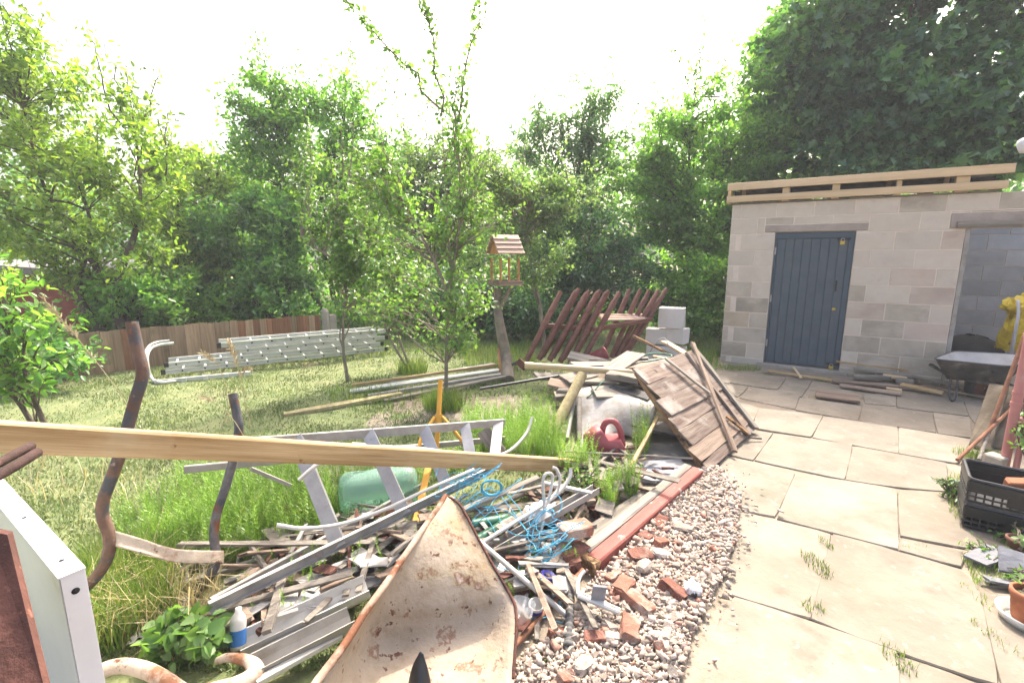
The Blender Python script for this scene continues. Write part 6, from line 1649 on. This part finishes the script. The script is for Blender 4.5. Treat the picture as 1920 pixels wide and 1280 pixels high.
# ------------------------------------------------------------------ black wheelbarrow
wb = T('wheelbarrow', 'black builders wheelbarrow with dusty grey inside by the shed opening', 'wheelbarrow', (4.877,5.019,0.000))
rim = [Vector(p) for p in ((4.672,5.220,0.443), (5.287,4.920,0.423), (6.209,5.550,0.415), (5.508,5.860,0.403))]
bot = [Vector(p) for p in ((4.927,5.300,0.189), (5.332,5.050,0.219), (5.812,5.400,0.194), (5.440,5.620,0.163))]
def shell(top, bottom, inset):
    c1 = sum(top, Vector()) / 4; c2 = sum(bottom, Vector()) / 4
    return [c1 + (p - c1) * inset for p in top], [c2 + (p - c2) * inset + UZ * 0.012 for p in bottom]
def denser(P, k=4):
    out = []
    for i in range(4):
        a, b, c = P[i - 1], P[i], P[(i + 1) % 4]
        for t in range(k):
            f = t / (k - 1)
            out.append((b.lerp(a, 0.16) * (1 - f) ** 2 + b * 2 * f * (1 - f) + b.lerp(c, 0.16) * f * f))
    return out
R1 = denser(rim); R2 = denser(bot); n = len(R1)
V = R1 + [R1[i].lerp(R2[i], 0.5) + (R2[i] - R1[i]).cross(UZ) * 0 for i in range(n)] + R2
mk('tray', V, [(l * n + i, l * n + (i + 1) % n, (l + 1) * n + (i + 1) % n, (l + 1) * n + i) for l in range(2) for i in range(n)] + [tuple(2 * n + i for i in range(n))], 'barrowblack', wb, None, True, V[0])
t_in, b_in = shell(rim, bot, 0.97)
R3 = denser(t_in); R4 = denser(b_in)
V = R3 + R4
mk('tray_inside', V, [(i + n, (i + 1) % n + n, (i + 1) % n, i) for i in range(n)] + [tuple(n + i for i in reversed(range(n)))], 'barrowinside', wb, None, True, V[0])
mk('rim', *tubemesh(R1 + [R1[0]], 0.010, 6, False), 'barrowblack', wb, None, True, R1[0])
lathe('bolt', wb, (5.144,4.995,0.352), (-0.15, -1, 0.1), [(0.012, 0), (0.012, 0.01), (0, 0.012)], 'blackdull', 8)
for a, b, c, e in (((4.763,5.300,0.345), (5.019,5.280,0.219), (5.290,5.060,0.187), (5.421,4.980,0.132)), ((5.478,5.800,0.294), (5.478,5.600,0.168), (5.701,5.400,0.130), (5.770,5.250,0.084))):
    tube('handle_tube', wb, [a, b, c, e], 0.015, 'barrowblack', 8, 3)
tube('grip', wb, [(4.815,5.300,0.320), (4.744,5.310,0.361)], 0.019, 'blackplastic', 10)
tube('leg', wb, [(4.979,5.280,0.207), (4.907,5.200,0.098), (4.797,5.052,0.032), (4.862,5.071,0.026), (4.989,5.200,0.110), (5.060,5.280,0.194)], 0.012, 'barrowblack', 8, 3)
tube('leg', wb, [(5.463,5.600,0.142), (5.420,5.550,0.050), (5.237,5.329,0.029), (5.285,5.334,0.028), (5.509,5.550,0.050)], 0.012, 'barrowblack', 8, 3)
wh = Vector((5.351,5.250,0.096)); axd = Vector((0.35, 0.9, 0)).normalized()
w_ = T('wheel', None, None, wh); w_.parent = wb; w_.matrix_parent_inverse = W[wb].inverted()
for nm, pr, m in (('tyre', [(0.11, -0.04), (0.16, -0.04), (0.18, -0.02), (0.185, 0), (0.18, 0.02), (0.16, 0.04), (0.11, 0.04)], 'blackdull'), ('rim', [(0.02, -0.03), (0.10, -0.025), (0.11, -0.035), (0.11, 0.035), (0.10, 0.025), (0.02, 0.03)], 'rust')):
    lathe(nm, w_, wh, axd, pr, m, 20)

# ------------------------------------------------------------------ leaning slabs, poles, pipes
def kerb(label, bl, br, tr_, tl, th, m='shadedslab'):
    P = [Vector(p) for p in (bl, br, tr_, tl)]
    nv = (P[1] - P[0]).cross(P[3] - P[0]).normalized()
    if nv.y < 0: nv = -nv
    c = sum(P, Vector()) / 4
    V = []
    for d, s in ((0, 0.97), (0.008, 1.0), (th, 1.0)):
        V += [c + (p - c) * s + nv * d for p in P]
    F = [(0, 1, 2, 3), (11, 10, 9, 8)] + [(l * 4 + i, (l + 1) * 4 + i, (l + 1) * 4 + (i + 1) % 4, l * 4 + (i + 1) % 4) for l in range(2) for i in range(4)]
    return tag(mk('concrete_slab', V, F, m, None, None, False, P[0]), label, 'concrete slab', 'concrete slabs leaning at the right')
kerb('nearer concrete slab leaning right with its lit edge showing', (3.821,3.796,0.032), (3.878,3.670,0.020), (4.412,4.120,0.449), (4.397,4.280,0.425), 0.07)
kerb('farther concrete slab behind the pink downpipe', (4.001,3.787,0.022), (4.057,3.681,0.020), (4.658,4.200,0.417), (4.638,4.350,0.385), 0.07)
TU('red_pole', [(3.461,3.503,0.022), (3.836,3.700,0.150), (4.291,3.950,0.288)], 0.0135, 'rustpole', 'thin red brown pole slanting up from the paving edge', 'pole')
TU('dark_pole', [(3.952,3.780,0.132), (4.139,3.900,0.418), (4.383,4.050,0.857), (4.631,4.200,1.394)], 0.0165, 'rustpole', 'steep dark red pole crossing before the wheelbarrow', 'pole')
TU('green_stake', [(3.628,3.500,0.023), (3.906,3.740,0.148)], 0.014, 'greytimber', 'short greenish stake behind the upper black crate', 'stake')
for k, (lab, p, L, w, h) in enumerate((('pale stone block standing behind the pink downpipe', (3.576,3.329,0.100), 0.10, 0.12, 0.08), ('reddish stone block under the pale stone at the downpipe', (3.686,3.427,0.030), 0.10, 0.10, 0.07))):
    brick(lab, p, 0.3, 0.0, L, w, h, 'concrete' if k == 0 else 'brickdark', 70 + k, 0.2, 'stones by the downpipes')
dp = T('downpipe', 'thick pink plastic soil pipe standing upright at the right', 'pipe', (3.598,3.309,0.000))
p0 = Vector((3.622,3.309,0.000))
tube('pipe', dp, [p0, p0 + UZ * 2.5], 0.029, 'pinkpipe', 20)
for z in (0.03, 0.52, 0.60, 1.02, 1.1):
    tube('collar', dp, [p0 + UZ * z, p0 + UZ * (z + 0.03)], 0.034, 'pinkpipe', 20)
dp2 = T('downpipe', 'thinner pink pipe with elbow beside the thick soil pipe', 'pipe', (3.664,3.266,0.000))
p1 = Vector((3.664,3.266,0.000))
tube('pipe', dp2, [p1, p1 + UZ * 0.50], 0.019, 'pinkpipe', 16)
tube('collar', dp2, [p1 + UZ * 0.36, p1 + UZ * 0.44], 0.041, 'pinkpipe', 16)
tube('elbow', dp2, [p1 + UZ * 0.48, p1 + UZ * 0.56, p1 + Vector((0.05, -0.01, 0.63)), p1 + Vector((0.14, -0.02, 0.66))], 0.022, 'pinkpipe', 16, 4)

# ------------------------------------------------------------------ black crates
def crate(label, p, dx, dy, L, D, H):
    c = T('plastic_crate', label, 'crate', p, 'black crates stacked at the right')
    p = Vector(p); dx = Vector(dx).normalized(); dy = Vector(dy).normalized()
    def side(name, o, d, n_, ln):
        parts = []
        def b_(a, b, w, h, up):
            M, l = frame(a, b, up); V, F = sweepmesh(rect(w, h), l); parts.append(([M @ Vector(v) for v in V], F))
        for z in (0.012, H * 0.30, H * 0.52):
            b_(o + UZ * z, o + d * ln + UZ * z, 0.012, 0.012, (0, 0, 1))
        b_(o + UZ * (H * 0.74), o + d * ln + UZ * (H * 0.74), 0.014, 0.05, (0, 0, 1))
        k = max(4, int(ln / 0.035))
        for i in range(k + 1):
            q = o + d * (ln * i / k)
            b_(q + UZ * 0.012, q + UZ * (H * (0.6 if i % 4 else 0.98)), 0.009, 0.007, tuple(n_))
        V, F = joinlists(parts)
        mk(name, V, F, 'blackplastic', c, None, False, o)
    prism('solid_panel', c, [p + dy * D * 0.98 + dx * 0.02 + UZ * 0.02, p + dy * D * 0.98 + dx * (L - 0.02) + UZ * 0.02, p + dy * D * 0.98 + dx * (L - 0.02) + UZ * (H * 0.62), p + dy * D * 0.98 + dx * 0.02 + UZ * (H * 0.62)], dy * -0.004, 'blackplastic')
    prism('solid_panel', c, [p + dx * 0.012 + dy * 0.03 + UZ * 0.02, p + dx * 0.012 + dy * (D - 0.03) + UZ * 0.02, p + dx * 0.012 + dy * (D - 0.03) + UZ * (H * 0.6), p + dx * 0.012 + dy * 0.03 + UZ * (H * 0.6)], dx * 0.004, 'blackplastic')
    side('side_panel', p, dx, dy, L); side('side_panel', p + dy * D, dx, dy, L)
    side('end_panel', p + dy * 0.012, dy, dx, D - 0.024); side('end_panel', p + dx * L + dy * 0.012, dy, dx, D - 0.024)
    prism('solid_panel', c, [p + dx * (L * 0.30) - dy * 0.009 + UZ * 0.025, p + dx * (L * 0.92) - dy * 0.009 + UZ * 0.025, p + dx * (L * 0.92) - dy * 0.009 + UZ * (H * 0.62), p + dx * (L * 0.30) - dy * 0.009 + UZ * (H * 0.62)], dy * 0.006, 'blackplastic')
    prism('base', c, [p + UZ * 0.006, p + dx * L + UZ * 0.006, p + dx * L + dy * D + UZ * 0.006, p + dy * D + UZ * 0.006], UZ * 0.01, 'blackplastic')
    q = [p, p + dx * L, p + dx * L + dy * D, p + dy * D]
    cut_ = []
    for i in range(4):
        a, b, e = q[i - 1], q[i], q[(i + 1) % 4]
        cut_ += [b + (a - b).normalized() * 0.03, b + (a - b).normalized() * 0.009 + (e - b).normalized() * 0.009, b + (e - b).normalized() * 0.03]
    cut_ = [v + UZ * H for v in cut_]
    mk('rim', *tubemesh(cut_ + [cut_[0]], 0.011, 6, False), 'blackplastic', c, None, False, cut_[0])
    return c
cx = Vector((2.833,2.509,0.000)) - Vector((2.688,2.624,0.000)); cx.normalize(); cy = Vector((-cx.y, cx.x, 0))
cp0 = Vector((2.691,2.624,0.000))
crate('lower black plastic crate of the stack on the paving', cp0, cx, cy, 0.56, 0.37, 0.14)
crate('upper black plastic crate tilted into the lower one', cp0 + cx * 0.0 + cy * 0.02 + UZ * 0.150, cx + UZ * -0.02, cy, 0.55, 0.36, 0.14)
brick('ribbed red tile piece standing in the upper crate', cp0 + cx * 0.24 + cy * 0.13 + UZ * 0.28, -0.35, -0.12, 0.17, 0.06, 0.08, 'terracotta', 91, 0.15, 'pieces in the upper crate', 0.3)
B('wood_offcut', cp0 + cx * 0.33 + cy * 0.02 + UZ * 0.25, cp0 + cx * 0.42 + cy * 0.10 + UZ * 0.38, 0.05, 0.02, 'whiteplastic', 'pale wooden offcut sticking out of the upper crate', 'offcut')
# slates, pots, tray at the right edge
for k, (lab, a, w, d, yaw, tl) in enumerate((('grey roofing slate half under the weeds by the crate', (2.406,2.242,0.030), 0.20, 0.10, 0.4, 0.1), ('long narrow grey slate strip in the weeds', (2.343,2.119,0.020), 0.26, 0.05, -0.4, 0.05), ('pointed slate piece leaning by the terracotta pot', (2.444,2.104,0.060), 0.12, 0.09, 0.9, 0.7), ('small grey stone in the weeds left of the crates', (3.058,3.084,0.030), 0.06, 0.08, 0.4, 0.2))):
    V, F = sweepmesh(rect(d, 0.012), w, 3, 0.005, random.Random(k))
    tag(mk('slate_piece', V, F, 'slate', None, Matrix.Translation(Vector(a)) @ Matrix.Rotation(yaw, 4, 'Z') @ Matrix.Rotation(-tl, 4, 'Y')), lab, 'slate', 'slate pieces at the right edge')
def pot(label, p, r0, r1, h, m, tilt=(0, 0, 1)):
    t_ = T('plant_pot', label, 'plant pot', p, 'plant pots at the right edge')
    lathe('shell', t_, p, tilt, [(0.0, 0.0), (r0, 0.0), (r1, h * 0.8), (r1 * 1.08, h * 0.8), (r1 * 1.08, h), (r1 * 0.94, h), (r1 * 0.9, h * 0.78)], m, 22)
    lathe('soil', t_, Vector(p) + Vector(tilt).normalized() * h * 0.8, tilt, [(r1 * 0.92, 0.0), (0.0, 0.012)], 'soil', 18)
    return t_
pot('terracotta pot standing in a white tray at the lower right edge', (2.267,1.861,0.015), 0.05, 0.068, 0.13, 'terracotta', (0.05, 0, 1))
pot('brown plastic pot lying against the crate corner', (2.739,2.331,0.000), 0.055, 0.07, 0.09, 'brownpaint', (0.1, 0.05, 1))
tr2 = T('white_tray', 'shallow white tray under the terracotta pot', 'tray', (2.265,1.854,0.000))
lathe('dish', tr2, (2.269,1.854,0.000), (0.03, -0.02, 1), [(0.0, 0.004), (0.085, 0.004), (0.105, 0.045), (0.112, 0.045), (0.09, 0.0), (0.0, 0.0)], 'whiteplastic', 26)
lp = T('garden_lamp', 'white lamp shade at the top right picture edge', 'lamp', (5.0, 4.3, 0))
tube('post', lp, [(5.0, 4.3, 0), (5.0, 4.3, 2.75)], 0.03, 'whitemetal', 10)
tube('arm', lp, [(5.0, 4.3, 2.7), (4.7, 4.28, 2.74), (4.251,4.200,2.522)], 0.012, 'whitemetal', 8, 4)
lathe('shade', lp, (4.252,4.200,2.539), (0, 0, -1), [(0.0, 0.0), (0.03, 0.003), (0.055, 0.02), (0.058, 0.05), (0.045, 0.09), (0.03, 0.12), (0, 0.125)], 'whitemetal', 20)

# ------------------------------------------------------------------ grass and weeds
def blades(name, P, h, w, lean, m, label, rng):
    n = len(P)
    a = rng.uniform(0, 2 * math.pi, n); b = rng.uniform(0, 2 * math.pi, n)
    s = np.stack([np.cos(a), np.sin(a), np.zeros(n)], 1) * (w[:, None] / 2)
    d = np.stack([np.cos(b), np.sin(b), np.zeros(n)], 1) * (lean * h)[:, None]
    up = np.zeros((n, 3)); up[:, 2] = h
    m1 = P + d * 0.3 + up * 0.55; t = P + d + up * np.sqrt(np.maximum(0.05, 1 - lean ** 2))[:, None]
    V = np.stack([P - s, P + s, m1 - s * 0.75, m1 + s * 0.75, t], 1).reshape(-1, 3)
    base = np.array([0, 1, 3, 0, 3, 2, 2, 3, 4], dtype=np.int32)
    loops = (base[None] + (np.arange(n, dtype=np.int32) * 5)[:, None]).ravel()
    return tag(ob(name, fastmesh(name, V, 5, loops, 3, m)), label, 'grass', kind='stuff')
ng = np.random.default_rng(9)
n = 140000
y = 1.6 + 8.2 * ng.random(n) ** 1.25
xe = np.interp(y, [e[0] for e in LAWN_EDGE], [e[1] for e in LAWN_EDGE])
x = xe - 0.05 - (xe + np.minimum(1.05 * y + 0.8, 7.6)) * ng.random(n)
clump = np.array([noise.noise(Vector((a * 1.6, b * 1.6, 4))) for a, b in zip(x[::1], y[::1])])
z = np.array([ground_z(a, b) for a, b in zip(x, y)])
h = (0.020 + 0.022 * ng.random(n)) * (1 + 0.9 * np.clip(clump, -0.6, 1))
P = np.stack([x, y, z - 0.004], 1)
keep = ng.random(n) < np.clip(0.75 + clump, 0.25, 1)
P = P[keep]; h = h[keep]
blades('lawn_grass', P, h, 0.004 + 0.003 * ng.random(len(P)) + 0.0006 * P[:, 1], 0.35 + 0.6 * ng.random(len(P)), 'grass_lawn', 'rough cut yellowing grass of the lawn', ng)


def patch(polys, hmin, hmax, w, m, label, name, lean=(0.15, 0.6)):
    PP = []; hh = []
    r_ = random.Random(len(label))
    for poly, n, k in polys:
        for (a, b) in sample([Vector(p) for p in poly], n, r_):
            PP.append((a, b, ground_z(a, b) - 0.01)); hh.append(r_.uniform(hmin, hmax) * k)
    PP = np.array(PP); hh = np.array(hh)
    return blades(name, PP, hh, w * ng.uniform(0.6, 1.3, len(PP)), ng.uniform(lean[0], lean[1], len(PP)), m, label, ng)


def disc(c, r, k=8, sy=1.0):
    c = Vector(c)
    return [c + Vector((math.cos(i * 2 * PI / k) * r, math.sin(i * 2 * PI / k) * r * sy, 0)) for i in range(k)]


patch([(disc((-0.72, 4.85, 0), 0.22), 700, 1.0), (disc((-1.36, 6.4, 0), 0.22), 500, 1.0), ([(-0.578,6.317,0.000), (0.378,6.624,0.000), (0.371,8.203,0.000), (-0.903,7.968,0.000)], 1600, 0.8), ([(-1.647,1.602,0.000), (-1.474,1.848,0.000), (-1.782,2.294,-0.000), (-2.177,2.166,0.000)], 2200, 1.15),
       ([(-4.664,5.982,0.000), (-5.141,6.624,0.000), (-2.229,8.203,0.000), (-1.815,7.255,0.000)], 700, 0.5), ([(2.419,6.624,0.000), (2.911,6.624,0.000), (3.622,8.203,0.000), (2.879,8.203,0.000)], 900, 1.2), ([(-2.295,5.539,0.000), (-0.368,5.320,0.000), (-0.448,4.836,0.000), (-1.939,4.926,0.000)], 700, 0.6), ([(-3.334,7.333,0.000), (-0.500,7.333,0.000), (-0.591,8.718,0.000), (-3.939,8.718,0.000)], 1500, 0.7)],
      0.10, 0.30, 0.006, 'grass_long', 'long green grass tufts round the trees and under the ladders', 'long_grass')
patch([([(0.332,1.879,0.000), (0.494,1.911,0.000), (0.484,1.817,0.000), (0.318,1.788,0.000)], 120, 0.5), (disc((1.585,2.250,-0.000), 0.05, 8, 2.6), 150, 0.30), (disc((1.379,1.944,0.000), 0.05), 70, 0.35), (disc((1.754,2.437,0.000), 0.03, 8, 2), 40, 0.3), (disc((1.541,1.664,0.000), 0.05, 8, 1.8), 110, 0.45), (disc((2.609,2.976,0.000), 0.02, 8, 6), 50, 0.15), (disc((2.257,4.399,0.000), 0.12), 70, 0.5),
       ([(3.099,3.207,0.000), (3.291,3.292,0.000), (2.724,2.653,0.000), (2.700,2.712,0.000)], 240, 0.6), ([(2.418,2.340,0.000), (2.754,2.387,0.000), (2.512,2.126,0.000), (2.264,2.087,0.000)], 420, 0.6), (disc((3.658,3.622,0.000), 0.1), 200, 0.7), (disc((3.748,3.551,0.000), 0.12), 260, 0.8), (disc((3.258,6.560,0.000), 0.25, 8, 0.5), 420, 0.75), (disc((2.911,6.624,0.000), 0.2), 240, 1.0), (disc((4.012,5.982,0.000), 0.15, 8, 0.6), 160, 0.5), (disc((5.129,6.317,0.000), 0.12), 150, 0.9), (disc((3.372,5.216,0.000), 0.12), 100, 0.3),
       (disc((1.215,2.976,0.000), 0.1), 60, 0.3), (disc((0.380,1.879,0.000), 0.12), 120, 0.4), (disc((0.193,1.664,0.000), 0.08), 90, 0.3), (disc((1.239,2.541,0.000), 0.06), 40, 0.3), (disc((0.718,1.759,0.000), 0.05), 30, 0.3), (disc((2.247,2.412,0.000), 0.1, 8, 0.3), 60, 0.25), (disc((2.210,1.978,0.000), 0.05, 8, 3), 60, 0.35), (disc((2.037,1.759,0.000), 0.04, 8, 3), 60, 0.3)],
      0.05, 0.13, 0.0035, 'grass_long', 'small grass tufts growing in paving joints and corners', 'joint_grass')
patch([([(-1.679,1.627,0.000), (-1.430,1.817,0.000), (-1.341,1.978,0.000), (-1.774,2.166,0.000), (-1.992,2.013,0.000)], 420, 1.0), ([(-1.569,1.817,0.000), (-1.412,2.013,0.000), (-1.277,1.911,0.000), (-1.322,1.627,0.000)], 160, 0.6), ([(-2.029,2.250,-0.000), (-1.115,2.541,0.000), (-1.140,2.774,0.000), (-2.414,2.774,0.000)], 120, 1.0), ([(-3.673,3.207,0.000), (-2.354,2.541,0.000), (-2.525,3.207,0.000), (-3.729,3.674,0.000)], 100, 0.8)],
      0.15, 0.42, 0.005, 'straw', 'dry straw stems lying in the weeds', 'dry_stems', (0.5, 0.97))


def horsetail(polys, label, name):
    r_ = random.Random(5); PP = []; HH = []
    for poly, n, k in polys:
        for (a, b) in sample([Vector(p) for p in poly], n, r_):
            PP.append((a, b, ground_z(a, b) - 0.01)); HH.append(r_.uniform(0.2, 0.38) * k)
    PP = np.array(PP); HH = np.array(HH); n = len(PP)
    nodes, need = 13, 6
    lean = ng.normal(0, 0.16, (n, 2))
    t = (np.arange(nodes) + 0.8) / nodes
    tt = np.broadcast_to(t, (n, nodes))
    base = PP[:, None, :] + np.stack([lean[:, 0:1] * tt ** 1.6 * HH[:, None], lean[:, 1:2] * tt ** 1.6 * HH[:, None], tt * HH[:, None]], 2)
    ang = ng.uniform(0, 6.28, (n, nodes, need))
    ln = (0.075 * (1 - 0.72 * t))[None, :, None] * (HH / 0.3)[:, None, None] * ng.uniform(0.6, 1.2, (n, nodes, need))
    el = ng.uniform(0.35, 1.0, (n, nodes, need))
    d = np.stack([np.cos(ang) * np.cos(el), np.sin(ang) * np.cos(el), np.sin(el)], 3)
    sd = np.stack([-np.sin(ang), np.cos(ang), np.zeros_like(ang)], 3) * 0.0016
    b4 = base[:, :, None, :]
    V = np.stack([b4 - sd, b4 + sd, b4 + d * ln[..., None]], 3).reshape(-1, 3)
    q = n * nodes * need
    st = np.stack([PP + [-0.0025, 0, 0], PP + [0.0025, 0, 0], base[:, -1]], 1).reshape(-1, 3)
    V = np.concatenate([V, st])
    loops = np.arange(len(V), dtype=np.int32)
    return tag(ob(name, fastmesh(name, V, 3, loops, 3, 'horsetail')), label, 'weeds', kind='stuff')


horsetail([([(-0.440,4.284,0.000), (0.361,4.429,0.000), (0.442,3.674,0.000), (0.040,3.380,0.000), (-0.369,3.674,0.000)], 480, 1.0), ([(-2.328,2.624,0.000), (-1.478,3.088,0.000), (-1.095,2.839,0.000), (-1.074,2.437,0.000), (-1.476,2.207,0.000), (-2.019,2.186,0.000)], 900, 0.9), ([(0.578,3.013,0.000), (0.870,3.167,0.000), (0.831,2.941,0.000), (0.537,2.682,0.000)], 110, 0.7), ([(0.329,3.473,0.000), (0.633,3.571,0.000), (0.612,3.207,0.000), (0.365,3.050,0.000)], 70, 0.8), ([(-1.377,3.207,0.000), (-0.253,3.571,0.000), (-0.235,3.292,0.000), (-1.144,2.976,0.000)], 160, 0.7), ([(1.030,3.897,-0.000), (1.185,3.957,0.000), (1.077,3.571,0.000), (0.947,3.473,0.000)], 40, 1.0), ([(-2.529,3.380,0.000), (-1.734,3.674,0.000), (-1.530,3.207,0.000), (-2.251,2.976,0.000)], 160, 0.6), ([(-1.349,1.911,0.000), (-1.289,2.387,0.000), (-0.671,2.774,0.000), (-0.268,2.774,0.000), (-0.538,2.166,0.000), (-0.830,1.817,0.000)], 70, 0.55), ([(-0.248,2.541,0.000), (0.143,2.976,0.000), (0.500,2.976,0.000), (0.361,2.250,-0.000), (0.000,1.911,0.000)], 40, 0.5)],
          'feathery bright green horsetail weeds round the scrap', 'horsetail_weeds')


def weed(name, label, base, blobs, leaf, lm, seed, limbs, per, spread, group=None):
    global PERK, LIMBK, TOPD
    PERK = LIMBK = 1.0; TOPD = 0
    b = Vector(base)
    return tree(name, label, 'plant', base, [tuple(b), tuple(b + Vector((0.01, 0, 0.03))), tuple(b + Vector((0.0, 0.01, 0.06)))], blobs, leaf, lm, group, seed, 0.006, limbs, 3, per, spread)


weed('broadleaf_weed', 'lush heart leaved weed beside the cream barrow tube', (-1.330,1.717,0.000), grp(((-1.275,1.642,0.130), (0.13, 0.10, 0.04), 2), ((-1.342,1.589,0.120), (0.08, 0.07, 0.04), 1), ((-1.172,1.627,0.120), (0.09, 0.07, 0.04), 1)), (0.062, 0.05), 'leaf_near', 51, 30, 3, 0.05)
weed('broadleaf_weed', 'small yellow green weed at the right end of the dull channel', (0.482,2.976,0.000), grp(((0.418,2.800,0.203), (0.14, 0.1, 0.05), 1)), (0.03, 0.016), 'leaf_near', 52, 16, 4, 0.05)
weed('edge_plant', 'light green plant entering at the right edge by the pipes', (3.730,3.207,0.000), grp(((3.501,3.100,0.423), (0.06, 0.08, 0.12), 1)), (0.05, 0.02), 'leaf_near', 53, 16, 3, 0.05)
weed('pot_plant', 'straggly plant growing from the brown pot by the crates', (2.685,2.298,0.060), grp(((2.865,2.500,0.026), (0.10, 0.08, 0.06), 1)), (0.034, 0.022), 'leaf_near', 54, 14, 3, 0.05)
weed('pot_plant', 'thin leafy plant above the terracotta pot', (2.274,1.896,0.120), grp(((2.514,2.119,0.020), (0.08, 0.06, 0.05), 1)), (0.03, 0.018), 'leaf_near', 55, 12, 3, 0.04)
weed('broadleaf_weed', 'low weed patch between slates at the right edge', (2.574,2.294,-0.000), grp(((2.550,2.288,0.020), (0.13, 0.08, 0.03), 1)), (0.026, 0.016), 'leaf_near', 56, 22, 4, 0.05)
weed('broadleaf_weed', 'low leafy weed at the left corner of the crate stack', (2.927,2.941,0.000), grp(((2.913,2.950,0.071), (0.05, 0.12, 0.04), 1)), (0.028, 0.018), 'leaf_near', 57, 18, 4, 0.05)
# seeding grass stalks
def stalk(label, pts, heads):
    s = T('seeding_grass', label, 'grass stalk', pts[0], 'seeding grass stalks in front of the lawn')
    path = spline(pts, 6)
    mk('stem', *tubemesh(path, [0.0022 * (1 - 0.5 * i / len(path)) for i in range(len(path))], 4, False), 'drystraw', s, None, True, pts[0])
    rk = random.Random(len(label)); V = []; F = []
    for (f0, f1, n_) in heads:
        for k in range(n_):
            f = rk.uniform(f0, f1); i = min(len(path) - 2, int(f * (len(path) - 1)))
            p = path[i].lerp(path[i + 1], f * (len(path) - 1) - i)
            d = (path[i + 1] - path[i]).normalized() + Vector((rk.gauss(0, 0.6), rk.gauss(0, 0.6), rk.gauss(0, 0.5)))
            d.normalize(); o = d.orthogonal().normalized() * 0.003
            q = len(V); V += [p, p + d * 0.012 + o, p + d * 0.03, p + d * 0.012 - o]; F.append((q, q + 1, q + 2, q + 3))
    mk('seed_head', V, F, 'drystraw', s, None, False, pts[-1])
stalk('long grass stalk bowing left before the low fence', [(-1.596,1.950,0.824), (-1.633,1.950,0.978), (-1.714,1.950,1.129), (-1.784,1.950,1.242), (-1.846,1.950,1.335), (-1.903,1.950,1.418)], [(0.62, 1.0, 70), (0.45, 0.5, 8)])
stalk('grass stalk with drooping head before the ladder stack', [(-1.424,2.300,0.741), (-1.419,2.300,0.908), (-1.439,2.300,1.044), (-1.478,2.300,1.093), (-1.514,2.300,1.119)], [(0.6, 1.0, 40)])
stalk('upright grass stalk with feathery head before the ladder stack', [(-1.316,2.300,0.741), (-1.337,2.300,0.936), (-1.359,2.300,1.098), (-1.382,2.300,1.178)], [(0.55, 1.0, 60)])
stalk('short grass stalk with nodding head right of the ladder end', [(-1.681,3.600,0.517), (-1.639,3.600,0.688), (-1.580,3.600,0.756), (-1.518,3.600,0.764)], [(0.5, 1.0, 50)])
stalk('thin grass stalk crossing below the ladder feet', [(-1.249,2.200,0.614), (-1.333,2.200,0.805), (-1.412,2.200,0.899), (-1.478,2.200,0.925)], [(0.7, 1.0, 30)])
stalk('tall dry stalk rising through the tube frame', [(-1.718,2.600,0.468), (-1.596,2.600,0.755), (-1.502,2.600,0.941), (-1.454,2.600,0.972)], [(0.6, 1.0, 40)])

# ------------------------------------------------------------------ summer haze
hz = bpy.data.materials.new('haze'); hz.use_nodes = True
for nd in list(hz.node_tree.nodes):
    if nd.type != 'OUTPUT_MATERIAL': hz.node_tree.nodes.remove(nd)
pv = hz.node_tree.nodes.new('ShaderNodeVolumePrincipled')
pv.inputs['Color'].default_value = (0.97, 0.98, 1.0, 1)
pv.inputs['Density'].default_value = HAZE
hz.node_tree.links.new(pv.outputs[0], hz.node_tree.nodes['Material Output'].inputs['Volume'])
MATS['haze'] = hz
a, b, c, d = 95.0, 95.0, -1.1, 13.0
V = [(x, y, z) for z in (c, d) for x, y in ((-a, -b), (a, -b), (a, b), (-a, b))]
tag(mk('haze', V, [(3, 2, 1, 0), (4, 5, 6, 7), (0, 1, 5, 4), (1, 2, 6, 5), (2, 3, 7, 6), (3, 0, 4, 7)], 'haze', origin=(0, 0, 0)), kind='stuff')
